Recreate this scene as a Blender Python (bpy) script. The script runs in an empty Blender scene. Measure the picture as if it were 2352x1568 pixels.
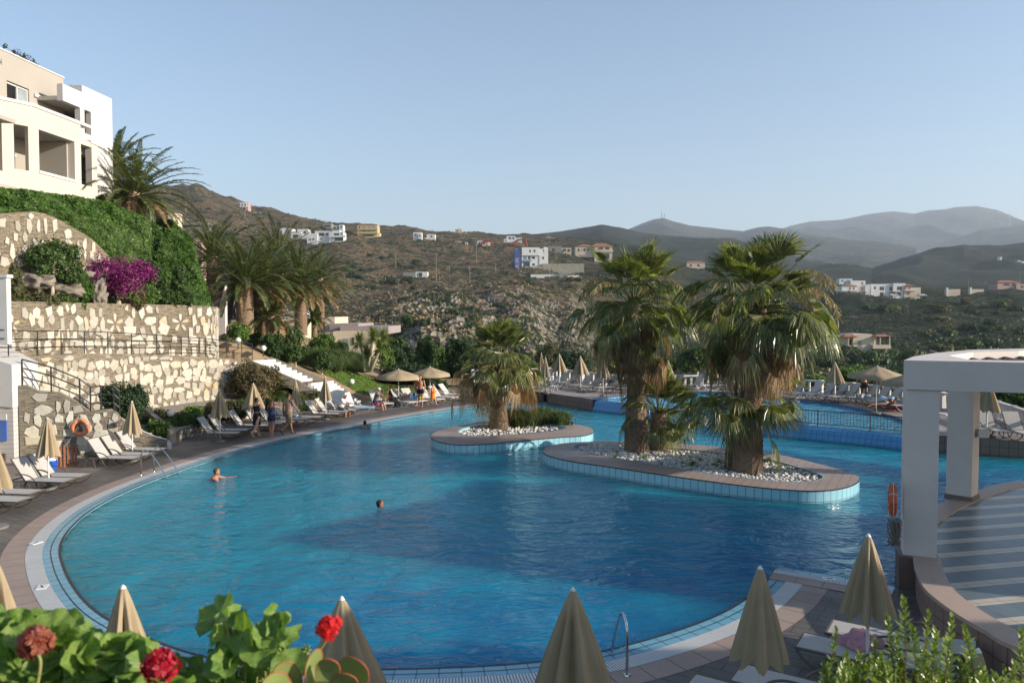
import bpy, bmesh, math, random
import numpy as np
from math import sin, cos, pi, radians, atan2, sqrt
from mathutils import Vector, Matrix, noise
from mathutils.geometry import tessellate_polygon
random.seed(7); RNG = np.random.default_rng(7)
scene = bpy.context.scene
col = scene.collection
# ------------------------------------------------------------------ camera model (photo measured at 2352 x 1568)
FPX, CX, CY, YH, CAMH = 1750.0, 1176.0, 784.0, 722.0, 5.3
PITCH = math.atan((CY - YH) / FPX)
def ray(x, y):
    a = (x - CX) / FPX; b = (CY - y) / FPX
    return Vector((a, cos(PITCH) + b * sin(PITCH), -sin(PITCH) + b * cos(PITCH)))
def gp(x, y, z=0.0):                      # survey point: where the sight line meets height z
    d = ray(x, y); t = (z - CAMH) / d.z
    return Vector((d.x * t, d.y * t, z))
def dp(x, y, Y):                          # survey point at a known distance Y
    d = ray(x, y); t = Y / d.y
    return Vector((d.x * t, Y, CAMH + d.z * t))
def gxy(x, y, z=0.0):
    p = gp(x, y, z); return (p.x, p.y)
# ------------------------------------------------------------------ scene bookkeeping
def tag(o, label=None, cat=None, group=None, kind=None):
    if label: o['label'] = label
    if cat: o['category'] = cat
    if group: o['group'] = group
    if kind: o['kind'] = kind
    return o
def thing(name, label, cat, loc=(0, 0, 0), rz=0.0, group=None, scale=None):
    o = bpy.data.objects.new(name, None); col.objects.link(o)
    o.location = loc; o.rotation_euler = (0, 0, rz); o.empty_display_size = .3
    if scale: o.scale = (scale,) * 3 if isinstance(scale, (int, float)) else scale
    return tag(o, label, cat, group)
def dup(root, loc=None, rz=None, label=None, group=None, scale=None, skip=()):
    r = root.copy(); col.objects.link(r)
    if loc is not None: r.location = loc
    if rz is not None: r.rotation_euler = (0, 0, rz)
    if label: r['label'] = label
    if group: r['group'] = group
    if scale: r.scale = (scale,) * 3 if isinstance(scale, (int, float)) else scale
    for ch in list(root.children):
        if ch.name.split('.')[0] in skip: continue
        c = ch.copy(); col.objects.link(c); c.parent = r
        for g in ch.children:
            d = g.copy(); col.objects.link(d); d.parent = c
    return r
class MB:
    def __init__(s): s.v = []; s.n = 0; s.f = []; s.mi = []; s.q = []; s.qm = []; s.uvs = {}
    def add(s, pts, faces, mi=0):
        b = s.n; s.v.append(np.asarray([tuple(p) for p in pts], dtype=float).reshape(-1, 3)); s.n += len(pts)
        for f in faces: s.f.append(tuple(b + i for i in f)); s.mi.append(mi)
    def face(s, pts, mi=0, uv=None):
        if uv: s.uvs[len(s.f)] = uv
        s.add(pts, [tuple(range(len(pts)))], mi)
    def arr(s, V, Q, mi=0):               # many quads at once (all arr calls keep after face list)
        V = np.asarray(V, float).reshape(-1, 3); s.v.append(V); s.q.append(np.asarray(Q) + s.n)
        s.qm.append(np.full(len(Q), mi)); s.n += len(V)
    def box(s, c, size, rz=0.0, mi=0, rx=0.0, ry=0.0):
        hx, hy, hz = size[0] / 2, size[1] / 2, size[2] / 2
        R = Matrix.Rotation(rz, 3, 'Z') @ Matrix.Rotation(ry, 3, 'Y') @ Matrix.Rotation(rx, 3, 'X'); c = Vector(c)
        P = [c + R @ Vector((sx * hx, sy * hy, sz * hz)) for sz in (-1, 1) for sx, sy in ((-1, -1), (1, -1), (1, 1), (-1, 1))]
        s.add(P, [(0, 3, 2, 1), (4, 5, 6, 7), (0, 1, 5, 4), (1, 2, 6, 5), (2, 3, 7, 6), (3, 0, 4, 7)], mi)
    def b2(s, x0, x1, y0, y1, z0, z1, mi=0):
        s.box(((x0 + x1) / 2, (y0 + y1) / 2, (z0 + z1) / 2), (abs(x1 - x0), abs(y1 - y0), abs(z1 - z0)), 0, mi)
    def tube(s, pts, r, n=8, mi=0, cap=True, flat=None):
        pts = [Vector(p) for p in pts]; N = len(pts)
        rs = r if isinstance(r, (list, tuple)) else [r] * N
        P = []; prev = None
        for i in range(N):
            t = (pts[min(i + 1, N - 1)] - pts[max(i - 1, 0)])
            if t.length < 1e-9: t = Vector((0, 0, 1))
            t.normalize()
            if prev is None:
                a = Vector((0, 0, 1)) if abs(t.z) < .9 else Vector((1, 0, 0))
                u = t.cross(a).normalized()
            else: u = (prev - t * prev.dot(t)).normalized()
            w = t.cross(u); prev = u
            for k in range(n):
                A = 2 * pi * k / n
                P.append(pts[i] + (u * cos(A) + w * sin(A) * (flat or 1)) * rs[i])
        F = [(i * n + k, i * n + (k + 1) % n, (i + 1) * n + (k + 1) % n, (i + 1) * n + k) for i in range(N - 1) for k in range(n)]
        if cap: F += [tuple(reversed(range(n))), tuple((N - 1) * n + k for k in range(n))]
        s.add(P, F, mi)
    def lathe(s, prof, n=16, c=(0, 0, 0), mi=0, sx=1, sy=1):
        P = [(c[0] + r * cos(2 * pi * k / n) * sx, c[1] + r * sin(2 * pi * k / n) * sy, c[2] + z) for r, z in prof for k in range(n)]
        F = [(i * n + k, i * n + (k + 1) % n, (i + 1) * n + (k + 1) % n, (i + 1) * n + k) for i in range(len(prof) - 1) for k in range(n)]
        if prof[0][0] > 1e-4: F.append(tuple(reversed(range(n))))
        if prof[-1][0] > 1e-4: F.append(tuple((len(prof) - 1) * n + k for k in range(n)))
        s.add(P, F, mi)
    def ell(s, c, r, n=12, m=8, mi=0, R=None):
        c = Vector(c); P = []
        for i in range(m + 1):
            a = -pi / 2 + pi * i / m
            for k in range(n):
                b = 2 * pi * k / n
                p = Vector((r[0] * cos(a) * cos(b), r[1] * cos(a) * sin(b), r[2] * sin(a)))
                P.append(c + (R @ p if R else p))
        F = [(i * n + k, i * n + (k + 1) % n, (i + 1) * n + (k + 1) % n, (i + 1) * n + k) for i in range(m) for k in range(n)]
        s.add(P, F, mi)
    def prism(s, poly, z0, z1, mi=0, side=True, bottom=True, simi=None):
        n = len(poly)
        a = sum(poly[i][0] * poly[(i + 1) % n][1] - poly[(i + 1) % n][0] * poly[i][1] for i in range(n))
        if a < 0: poly = poly[::-1]
        P = [(p[0], p[1], z0) for p in poly] + [(p[0], p[1], z1) for p in poly]
        F = [tuple(range(n, 2 * n))] + ([tuple(reversed(range(n)))] if bottom else [])
        s.add(P, F, mi)
        if side: s.add(P, [(i, (i + 1) % n, n + (i + 1) % n, n + i) for i in range(n)], mi if simi is None else simi)
    def sheet(s, outer, holes, z, mi=0):   # flat polygon with holes
        loops = [[Vector((p[0], p[1], 0)) for p in L] for L in [outer] + holes]
        flat = [p for L in loops for p in L]
        T = tessellate_polygon(loops); F = []
        for t in T:
            a, b, c = [flat[i] for i in t]
            F.append(t if (b - a).cross(c - a).z > 0 else t[::-1])
        s.add([(p.x, p.y, z) for p in flat], F, mi)
    def build(s, name, mat, parent=None, origin=None, smooth=False):
        me = bpy.data.meshes.new(name)
        V = np.concatenate(s.v) if s.v else np.zeros((0, 3))
        if origin is not None: V = V - np.asarray(tuple(origin), float)
        lt = [len(f) for f in s.f]; li = [i for f in s.f for i in f]; mi = list(s.mi)
        if s.q:
            Q = np.concatenate(s.q); lt = np.concatenate([np.array(lt, int), np.full(len(Q), Q.shape[1])])
            li = np.concatenate([np.array(li, int), Q.ravel()]); mi = np.concatenate([np.array(mi, int), np.concatenate(s.qm)])
        lt = np.asarray(lt, dtype=np.int32); li = np.asarray(li, dtype=np.int32)
        me.vertices.add(len(V)); me.vertices.foreach_set('co', V.ravel().astype(np.float32))
        me.loops.add(len(li)); me.loops.foreach_set('vertex_index', li)
        me.polygons.add(len(lt)); me.polygons.foreach_set('loop_start', np.concatenate([[0], np.cumsum(lt)[:-1]]).astype(np.int32))
        mats = mat if isinstance(mat, (list, tuple)) else [mat]
        for m in mats: me.materials.append(m)
        me.polygons.foreach_set('material_index', np.asarray(mi, dtype=np.int32))
        me.polygons.foreach_set('use_smooth', np.full(len(lt), bool(smooth)))
        if s.uvs:
            uv = me.uv_layers.new(name='UVMap')
            data = np.zeros((len(li), 2)); st = np.concatenate([[0], np.cumsum(lt)[:-1]])
            for fi, u in s.uvs.items(): data[st[fi]:st[fi] + len(u)] = u
            uv.data.foreach_set('uv', data.ravel().astype(np.float32))
        me.update(calc_edges=True); me.validate()
        o = bpy.data.objects.new(name, me); col.objects.link(o)
        if parent: o.parent = parent
        elif origin is not None: o.location = origin
        return o
def struct(name, mb, mat, smooth=False):
    return tag(mb.build(name, mat, smooth=smooth), kind='structure')
def bevel(o, w=.01, seg=2):
    m = o.modifiers.new('Bevel', 'BEVEL'); m.width = w; m.segments = seg; m.limit_method = 'ANGLE'; m.angle_limit = radians(40)
    return o
def crom(P, n=8, closed=False):            # Catmull-Rom
    P = [Vector(p) for p in P]; out = []; N = len(P)
    for i in range(N if closed else N - 1):
        if closed: a, b, c, d = P[i - 1], P[i], P[(i + 1) % N], P[(i + 2) % N]
        else: a, b, c, d = P[max(i - 1, 0)], P[i], P[i + 1], P[min(i + 2, N - 1)]
        for k in range(n):
            t = k / n
            out.append(.5 * ((2 * b) + (c - a) * t + (2 * a - 5 * b + 4 * c - d) * t * t + (3 * b - a - 3 * c + d) * t ** 3))
    if not closed: out.append(P[-1])
    return out
# ------------------------------------------------------------------ materials
def nodes(name):
    m = bpy.data.materials.new(name); m.use_nodes = True
    nt = m.node_tree; nt.nodes.clear()
    out = nt.nodes.new('ShaderNodeOutputMaterial')
    return m, nt, out
class NT:
    def __init__(s, nt): s.nt = nt
    def n(s, t, **k):
        nd = s.nt.nodes.new('ShaderNode' + t)
        for a, v in k.items():
            if a in nd.inputs and not hasattr(type(nd), a): nd.inputs[a].default_value = v
            else: setattr(nd, a, v)
        return nd
    def l(s, a, b): s.nt.links.new(a, b)
    def noise(s, vec, scale, detail=4, rough=.55, dist=0):
        nd = s.nt.nodes.new('ShaderNodeTexNoise'); nd.inputs['Scale'].default_value = scale; nd.inputs['Detail'].default_value = detail
        nd.inputs['Roughness'].default_value = rough; nd.inputs['Distortion'].default_value = dist
        if vec is not None: s.l(vec, nd.inputs['Vector'])
        return nd.outputs['Fac']
    def ramp(s, fac, stops, interp='LINEAR'):
        nd = s.nt.nodes.new('ShaderNodeValToRGB'); cr = nd.color_ramp; cr.interpolation = interp
        while len(cr.elements) < len(stops): cr.elements.new(.5)
        for e, (p, c) in zip(cr.elements, stops):
            e.position = p; e.color = (*c, 1) if len(c) == 3 else c
        s.l(fac, nd.inputs['Fac']); return nd.outputs['Color']
    def mix(s, fac, a, b, mode='MIX'):
        nd = s.nt.nodes.new('ShaderNodeMix'); nd.data_type = 'RGBA'; nd.blend_type = mode
        for sock, v in ((nd.inputs[0], fac), (nd.inputs[6], a), (nd.inputs[7], b)):
            if isinstance(v, (int, float)): sock.default_value = v
            elif isinstance(v, (tuple, list)): sock.default_value = (*v, 1)
            else: s.l(v, sock)
        return nd.outputs[2]
    def math(s, op, a, b=None, c=None, clamp=False):
        nd = s.nt.nodes.new('ShaderNodeMath'); nd.operation = op; nd.use_clamp = clamp
        for i, v in enumerate((a, b, c)):
            if v is None: continue
            if isinstance(v, (int, float)): nd.inputs[i].default_value = v
            else: s.l(v, nd.inputs[i])
        return nd.outputs[0]
    def mapping(s, vec, scale=(1, 1, 1), rot=(0, 0, 0), loc=(0, 0, 0)):
        nd = s.nt.nodes.new('ShaderNodeMapping'); nd.inputs['Scale'].default_value = scale; nd.inputs['Rotation'].default_value = rot
        nd.inputs['Location'].default_value = loc
        s.l(vec, nd.inputs['Vector']); return nd.outputs[0]
    def pos(s): return s.nt.nodes.new('ShaderNodeNewGeometry').outputs['Position']
    def obj(s): return s.nt.nodes.new('ShaderNodeTexCoord').outputs['Object']
    def uv(s): return s.nt.nodes.new('ShaderNodeTexCoord').outputs['UV']
    def isl(s): return s.nt.nodes.new('ShaderNodeNewGeometry').outputs['Random Per Island']
    def bump(s, h, strength=.3, dist=.02, nrm=None):
        nd = s.nt.nodes.new('ShaderNodeBump'); nd.inputs['Strength'].default_value = strength; nd.inputs['Distance'].default_value = dist
        s.l(h, nd.inputs['Height'])
        if nrm: s.l(nrm, nd.inputs['Normal'])
        return nd.outputs[0]
    def bsdf(s, color, rough=.6, spec=.4, metal=0, normal=None, ior=None):
        nd = s.nt.nodes.new('ShaderNodeBsdfPrincipled')
        if isinstance(color, (tuple, list)): nd.inputs['Base Color'].default_value = (*color, 1)
        else: s.l(color, nd.inputs['Base Color'])
        if isinstance(rough, (int, float)): nd.inputs['Roughness'].default_value = rough
        else: s.l(rough, nd.inputs['Roughness'])
        nd.inputs['Specular IOR Level'].default_value = spec; nd.inputs['Metallic'].default_value = metal
        if ior: nd.inputs['IOR'].default_value = ior
        if normal: s.l(normal, nd.inputs['Normal'])
        return nd
_MC = {}
def mat(name, c, c2=None, scale=4, rough=.7, spec=.3, metal=0, bump=0, bs=40, amt=.5, objc=True):
    if name in _MC: return _MC[name]
    m, nt, out = nodes(name); N = NT(nt); v = N.obj() if objc else N.pos()
    c2 = c2 or tuple(x * .82 for x in c)
    f = N.noise(v, scale, 5, .6)
    colr = N.mix(N.ramp(f, [(.5 - amt / 2, (0, 0, 0)), (.5 + amt / 2, (1, 1, 1))]), c, c2)
    nr = N.bump(N.noise(v, bs, 3), bump, .01) if bump else None
    N.l(N.bsdf(colr, rough, spec, metal, nr).outputs[0], out.inputs[0]); _MC[name] = m
    return m
def leafmat(name, c1, c2, c3=None, trans=.3, rough=.5, spec=.3, tcol=None):
    if name in _MC: return _MC[name]
    m, nt, out = nodes(name); N = NT(nt)
    st = [(0, c1), (.6, c2)] + ([(1, c3)] if c3 else [])
    colr = N.ramp(N.isl(), st)
    big = N.noise(N.pos(), 1.7, 3)
    colr = N.mix(N.ramp(big, [(.35, (.0,) * 3), (.7, (1,) * 3)]), colr, N.mix(.65, colr, tuple(x * .45 for x in c1)))
    b = N.bsdf(colr, rough, spec)
    t = nt.nodes.new('ShaderNodeBsdfTranslucent')
    N.l(N.mix(1.0, colr, tcol or (1.5, 1.6, .7), 'MULTIPLY'), t.inputs[0])
    mx = nt.nodes.new('ShaderNodeMixShader'); mx.inputs[0].default_value = trans
    N.l(b.outputs[0], mx.inputs[1]); N.l(t.outputs[0], mx.inputs[2]); N.l(mx.outputs[0], out.inputs[0]); _MC[name] = m
    return m
def tile_mat(name, c, c2, mortar, sx, sy, rot=0, rough=.5, spec=.3, offset=0, uv=False, mort=.012, stain=.25, bumpv=.2, sq=None):
    if name in _MC: return _MC[name]
    m, nt, out = nodes(name); N = NT(nt)
    v = N.mapping(N.uv() if uv else N.pos(), rot=(0, 0, rot))
    b = nt.nodes.new('ShaderNodeTexBrick'); b.offset = offset; b.squash = 1
    N.l(v, b.inputs['Vector'])
    b.inputs['Color1'].default_value = (*c, 1); b.inputs['Color2'].default_value = (*c2, 1); b.inputs['Mortar'].default_value = (*mortar, 1)
    b.inputs['Scale'].default_value = 1; b.inputs['Mortar Size'].default_value = mort; b.inputs['Brick Width'].default_value = sx
    b.inputs['Row Height'].default_value = sy; b.inputs['Mortar Smooth'].default_value = .1
    n1 = N.noise(N.pos(), .45, 5, .65)
    colr = N.mix(N.ramp(n1, [(.38, (0, 0, 0)), (.68, (stain,) * 3)]), b.outputs['Color'], tuple(x * .45 for x in c))
    fine = N.noise(N.pos(), 30, 4)
    colr = N.mix(.14, colr, N.ramp(fine, [(.3, (.2, .2, .2)), (.7, (1, 1, 1))]), 'OVERLAY')
    nr = N.bump(b.outputs['Fac'], -bumpv, .005)
    rg = N.ramp(n1, [(.35, (rough * .7,) * 3), (.65, (min(1, rough * 1.15),) * 3)])
    N.l(N.bsdf(colr, rg, spec, 0, nr).outputs[0], out.inputs[0]); _MC[name] = m
    return m
def slate_mat(name, dark=(.20, .165, .12), dark2=(.34, .295, .22), dirt=(.42, .34, .22)):
    m, nt, out = nodes(name); N = NT(nt); uv = N.uv()
    wob = nt.nodes.new('ShaderNodeTexNoise'); wob.inputs['Scale'].default_value = 3.5; wob.inputs['Detail'].default_value = 4; N.l(uv, wob.inputs['Vector'])
    b = nt.nodes.new('ShaderNodeTexBrick'); N.l(N.mix(.05, uv, wob.outputs['Color']), b.inputs['Vector']); b.offset = .37
    b.inputs['Scale'].default_value = 1; b.inputs['Brick Width'].default_value = .30; b.inputs['Row Height'].default_value = .052
    b.inputs['Mortar Size'].default_value = .010; b.inputs['Color1'].default_value = (*dark, 1); b.inputs['Color2'].default_value = (*dark2, 1)
    b.inputs['Mortar'].default_value = (.05, .04, .03, 1)
    n1 = N.noise(N.mapping(uv, scale=(1, 5, 1)), 3.0, 6, .65)
    c = N.mix(N.ramp(n1, [(.42, (0,) * 3), (.6, (.8,) * 3)]), b.outputs['Color'], dirt)
    big = N.noise(uv, .5, 5, .6); c = N.mix(N.ramp(big, [(.45, (0,) * 3), (.75, (.45,) * 3)]), c, (.09, .08, .06))
    h = N.math('ADD', N.math('MULTIPLY', b.outputs['Fac'], -1.0), N.math('MULTIPLY', n1, .9))
    N.l(N.bsdf(c, .9, .15, 0, N.bump(h, .9, .05)).outputs[0], out.inputs[0]); return m
def inlay_mat(name, white):
    m, nt, out = nodes(name); N = NT(nt); P = N.pos()
    c = N.ramp(N.isl(), [(0, tuple(x * .62 for x in white)), (.5, white), (.86, tuple(min(.8, x * 1.12) for x in white)), (1, (white[0] * .9, white[1] * .78, white[2] * .58))])
    n2 = N.noise(P, 7, 5, .65); c = N.mix(N.ramp(n2, [(.45, (0,) * 3), (.72, (.5,) * 3)]), c, (.27, .21, .135))
    c = N.mix(N.ramp(N.noise(P, .5, 4), [(.5, (0,) * 3), (.8, (.4,) * 3)]), c, (.2, .19, .15))
    N.l(N.bsdf(c, .85, .2, 0, N.bump(n2, .7, .03)).outputs[0], out.inputs[0]); return m
def inlays(mb, P, cw, ch, fill, skip, seed, prot=.035, mi=2, avoid=(), tall=.5):
    """individual cut stones standing proud of a wall that follows the points P = (x, y, z0, z1)"""
    r = random.Random(seed); U = [0]
    for a, b in zip(P, P[1:]): U.append(U[-1] + (Vector(b[:2]) - Vector(a[:2])).length)
    def at(u):
        i = max(0, min(len(P) - 2, int(np.searchsorted(U, u)) - 1)); t = (u - U[i]) / max(1e-6, U[i + 1] - U[i]); a, b = P[i], P[i + 1]
        d = (Vector(b[:2]) - Vector(a[:2])).normalized(); return Vector((a[0] + (b[0] - a[0]) * t, a[1] + (b[1] - a[1]) * t, 0)), Vector((d.x, d.y, 0)), Vector((d.y, -d.x, 0)), a[2] + (b[2] - a[2]) * t, a[3] + (b[3] - a[3]) * t
    zmin = min(p[2] for p in P); zmax = max(p[3] for p in P); z = zmin + ch * .5; row = 0
    while z < zmax:
        u = cw * r.uniform(.2, .9)
        while u < U[-1]:
            w = cw * r.uniform(.55, 1.5); uc, zc = u + w / 2, z + ch * r.uniform(-.3, .3); u += w
            if uc > U[-1] - .1 or r.random() < skip: continue
            c, t, n, z0, z1 = at(uc); hw = w * .5 * fill * r.uniform(.75, 1.08); hh = ch * .5 * fill * r.uniform(.8, 1.2)
            if r.random() < tall: hw *= .68; hh *= 1.15
            if zc - hh < z0 + .02 or zc + hh > z1 - .05: hh = min(hh, zc - z0 - .02, z1 - .05 - zc)
            if hh < ch * .14: continue
            c = c + Vector((0, 0, zc))
            if any((c - Vector(q)).length < d_ for q, d_ in avoid): continue
            k = r.choice((4, 5, 5, 6, 7)); ph = r.uniform(0, 6.28) if k > 4 else pi / 4 + r.uniform(-.3, .3); A = sorted(ph + 2 * pi * j / k + r.uniform(-.3, .3) for j in range(k)); ring = []
            for a_ in A:
                x, y = cos(a_), sin(a_); e = (abs(x) ** 4 + abs(y) ** 4) ** (-1 / 4); ring.append((x * e * hw * r.uniform(.72, 1.12), y * e * hh * r.uniform(.72, 1.12)))
            k = len(ring); V = [c + t * x + Vector((0, 0, y)) - n * .02 for x, y in ring] + [c + t * x + Vector((0, 0, y)) + n * prot * .7 for x, y in ring] + [c + t * x * .88 + Vector((0, 0, y * .88)) + n * prot * r.uniform(.9, 1.3) for x, y in ring]
            mb.add(V, [tuple(range(2 * k, 3 * k))] + [(a_, (a_ + 1) % k, k + (a_ + 1) % k, k + a_) for a_ in range(k)] + [(k + a_, k + (a_ + 1) % k, 2 * k + (a_ + 1) % k, 2 * k + a_) for a_ in range(k)], mi)
        z += ch; row += 1
# ================================================================== palette
M = {}
M['tile_pink'] = tile_mat('deck_tile', (.235, .185, .16), (.20, .16, .14), (.13, .10, .085), .6, .6, rot=.35, rough=.55, mort=.012, stain=.5)
M['tile_grey'] = tile_mat('grey_paving', (.135, .118, .105), (.115, .10, .09), (.05, .045, .04), .5, .25, rot=.6, rough=.5, offset=.5, stain=.5)
M['coping'] = tile_mat('coping_tile', (.33, .25, .205), (.30, .225, .185), (.15, .11, .09), .5, 5, uv=True, rough=.6, stain=.3)
M['grate'] = tile_mat('drain_grate', (.66, .66, .64), (.60, .60, .58), (.16, .17, .17), .045, 3, uv=True, rough=.5, mort=.010, stain=.25, bumpv=.6)
M['ledge'] = tile_mat('ledge_tile', (.16, .36, .46), (.14, .33, .43), (.05, .12, .16), .33, 2, uv=True, rough=.25, spec=.5, stain=.25)
M['poolside'] = tile_mat('pool_wall_tile', (.30, .53, .60), (.26, .50, .58), (.10, .20, .25), .24, 3, uv=True, rough=.2, spec=.5, stain=.1)
M['weir'] = tile_mat('weir_tile', (.09, .31, .56), (.08, .29, .54), (.03, .16, .36), .24, .24, uv=True, rough=.25, spec=.5, stain=.1)
M['pinkwall'] = tile_mat('brown_tile_wall', (.25, .17, .14), (.22, .15, .125), (.12, .08, .065), .3, .3, uv=True, rough=.5, stain=.3)
M['trim'] = mat('dark_trim', (.03, .03, .035), rough=.4)
M['white'] = mat('white_paint', (.52, .51, .49), (.45, .44, .41), scale=1.5, rough=.8, bump=.15, bs=60)
M['pergola'] = mat('pergola_render', (.62, .555, .51), (.50, .45, .41), scale=.8, rough=.85, bump=.15, bs=50)
M['marble'] = mat('white_step_stone', (.56, .55, .53), (.46, .45, .43), scale=2, rough=.6)
M['black'] = mat('black_metal', (.02, .02, .022), rough=.45, spec=.5)
M['chrome'] = mat('polished_steel', (.62, .62, .62), rough=.18, metal=1)
M['bronze'] = mat('bronze_frame', (.13, .10, .075), rough=.4, metal=.3, spec=.5)
M['rope'] = mat('rope', (.55, .5, .42), rough=.9)
def water_mat(name, base, teal, sss=0):
    m, nt, out = nodes(name); N = NT(nt); P = N.pos()
    sx = nt.nodes.new('ShaderNodeSeparateXYZ'); N.l(P, sx.inputs[0])
    big = N.noise(P, .16, 3)
    # sunlit teal far left, shaded blue near right: the light is in the colour
    f = N.math('ADD', N.math('MULTIPLY', sx.outputs[1], .036), N.math('MULTIPLY', sx.outputs[0], -.022))
    f = N.math('ADD', f, N.math('MULTIPLY', big, .5))
    colr = N.ramp(f, [(.55, base), (1.05 if False else 1.0, teal)])
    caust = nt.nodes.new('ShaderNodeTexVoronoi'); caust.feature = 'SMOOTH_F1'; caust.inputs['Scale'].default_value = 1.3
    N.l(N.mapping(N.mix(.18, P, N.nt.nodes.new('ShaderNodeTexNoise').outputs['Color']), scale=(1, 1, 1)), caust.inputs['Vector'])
    colr = N.mix(N.ramp(caust.outputs['Distance'], [(.35, (0,) * 3), (.75, (.22,) * 3)]), colr, tuple(min(1, x * 1.7) for x in teal))  # paler cells paint caustic light into the water colour
    w = N.mapping(P, scale=(.8, 1.25, 1), rot=(0, 0, -.25))
    n1 = N.noise(w, 1.5, 2, .5, .6); n2 = N.noise(w, 4.2, 3, .55, .9); n3 = N.noise(P, .5, 2)
    amp = N.math('ADD', .55, N.math('MULTIPLY', n3, .9))
    h = N.math('MULTIPLY', N.math('ADD', N.math('MULTIPLY', n1, .7), N.math('MULTIPLY', n2, .26)), amp)
    b = N.bsdf(colr, .05, .38, 0, N.bump(h, 1.0, .21), 1.33)
    b.inputs['Subsurface Weight'].default_value = sss; b.inputs['Subsurface Radius'].default_value = (.5, 1.3, 1.8); b.inputs['Subsurface Scale'].default_value = 4.0
    N.l(b.outputs[0], out.inputs[0]); return m
M['water'] = water_mat('pool_water', (.001, .095, .25), (.005, .20, .285), 1.0)
M['water2'] = water_mat('upper_pool_water', (.02, .16, .30), (.04, .23, .34))
# ================================================================== pool outline
ZU = .6                                     # height of the upper deck
edge_px = [(1259, 925), (1230, 925), (1145, 929), (1060, 938), (950, 955), (850, 974), (750, 992), (650, 1012), (520, 1046), (400, 1085), (300, 1124),
           (220, 1165), (165, 1210), (139, 1255), (146, 1300), (168, 1345), (205, 1390), (262, 1430), (350, 1470), (470, 1508),
           (620, 1532), (760, 1538), (890, 1537), (1080, 1531), (1250, 1518), (1400, 1492), (1550, 1450), (1650, 1412), (1715, 1374), (1760, 1334), (1786, 1303)]
edge = [Vector(p).xy for p in crom([gp(*p) for p in edge_px], 8)]
corner = edge[-1]
pier = gp(2056, 1349).xy
TER = [Vector(p).xy for p in crom([(9.6, 7.0, 0), (8.3, 9.0, 0), gp(2352, 1493, ZU), gp(2268, 1450, ZU), gp(2215, 1420, ZU), gp(2162, 1383, ZU), gp(2128, 1351, ZU), gp(2109, 1311, ZU), gp(2104, 1284, ZU)], 6)]
TER2 = [Vector(p).xy for p in crom([gp(2104, 1284, ZU), (8.2, 15.9, 0), gp(2142, 1173, ZU), gp(2246, 1130, ZU), gp(2352, 1107, ZU), (18, 21.6, 0), (23, 22, 0)], 6)]
weir_px = [(1361, 941), (1470, 954), (1600, 972), (1720, 990), (1826, 1005), (1950, 1017), (2071, 1029), (2149, 1033)]
weir = [Vector(p).xy for p in crom([gp(*p) for p in weir_px], 4)]
right_wall = [gp(2250, 1042).xy, gp(2352, 1049.5).xy, Vector((26, 26.5))]
blk_a = gp(1259, 925).xy; blk_b = gp(1361, 941).xy
hole = [tuple(p) for p in edge] + [tuple(pier)] + [tuple(p) for p in TER2[2:]] + [(26, 22)] + [tuple(p) for p in right_wall[::-1]] + [tuple(p) for p in weir[::-1]]
deck_outer = [(-27, 2.2), (30, 2.2), (30, 34), (21, 44), (16, 49), (9, 50), (4, 56), (-3, 56.5), (-8, 57), (-9, 47.5), (-20, 46), (-27, 36)]
mb = MB(); mb.sheet(deck_outer, [hole], 0.0); struct('pool_deck', mb, M['tile_pink'])
# walls of the basin and the water sheet
def wallstrip(mb, P, z0, z1, mi=0, u0=0):
    u = u0
    for i in range(len(P) - 1):
        a, b = P[i], P[i + 1]; L = (Vector(b[:2]) - Vector(a[:2])).length
        mb.face([(a[0], a[1], z0), (b[0], b[1], z0), (b[0], b[1], z1), (a[0], a[1], z1)], mi, [(u, z0), (u + L, z0), (u + L, z1), (u, z1)]); u += L
def ring(mb, P, d0, d1, z, mi=0, side=1):   # band between offsets d0 and d1 of an open line
    n = len(P); nrm = []
    for i in range(n):
        t = (Vector(P[min(i + 1, n - 1)][:2]) - Vector(P[max(i - 1, 0)][:2])).normalized()
        nrm.append(Vector((t.y, -t.x)) * side)
    u = 0
    for i in range(n - 1):
        a, b = Vector(P[i][:2]), Vector(P[i + 1][:2]); L = (b - a).length
        q = [a + nrm[i] * d0, b + nrm[i + 1] * d0, b + nrm[i + 1] * d1, a + nrm[i] * d1]
        pts = [(p.x, p.y, z) for p in q]; uv = [(u, 0.05), (u + L, 0.05), (u + L, .95), (u, .95)]
        if (q[1] - q[0]).cross(q[2] - q[1]) < 0: pts = pts[::-1]; uv = uv[::-1]
        mb.face(pts, mi, uv); u += L
mb = MB(); mb.sheet([(p[0], p[1]) for p in hole], [], -.035); mb.sheet([(p[0], p[1]) for p in hole], [], -2.2); wallstrip(mb, list(hole) + [hole[0]], -2.2, -.035); bpy.context.view_layer.update()
wo = struct('pool_water', mb, M['water']); bm_ = bmesh.new(); bm_.from_mesh(wo.data); bmesh.ops.remove_doubles(bm_, verts=bm_.verts, dist=.0005); bmesh.ops.recalc_face_normals(bm_, faces=bm_.faces); bm_.to_mesh(wo.data); bm_.free()
mb = MB(); wallstrip(mb, [tuple(p) for p in edge + [pier]], -.6, 0.0); struct('pool_basin_wall', mb, M['ledge'])
e2 = edge[6:] 
bands = [('pool_ledge', 0.02, .34, .008, 'ledge'), ('drain_grating', .34, .66, .012, 'grate'), ('pool_coping', .66, 1.12, .008, 'coping'), ('paving_band', 1.12, 2.75, .004, 'tile_grey')]
SD = -1 if False else 1
def side_sign():
    t = (edge[60] - edge[59]).normalized(); n = Vector((t.y, -t.x)); c = Vector((0, 25))
    return 1 if (edge[60] - c).dot(n) > 0 else -1
SD = side_sign()
for nm, a, b, z, mt in bands:
    mb = MB(); ring(mb, e2, a, b, z, 0, SD); struct(nm, mb, M[mt])
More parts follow.
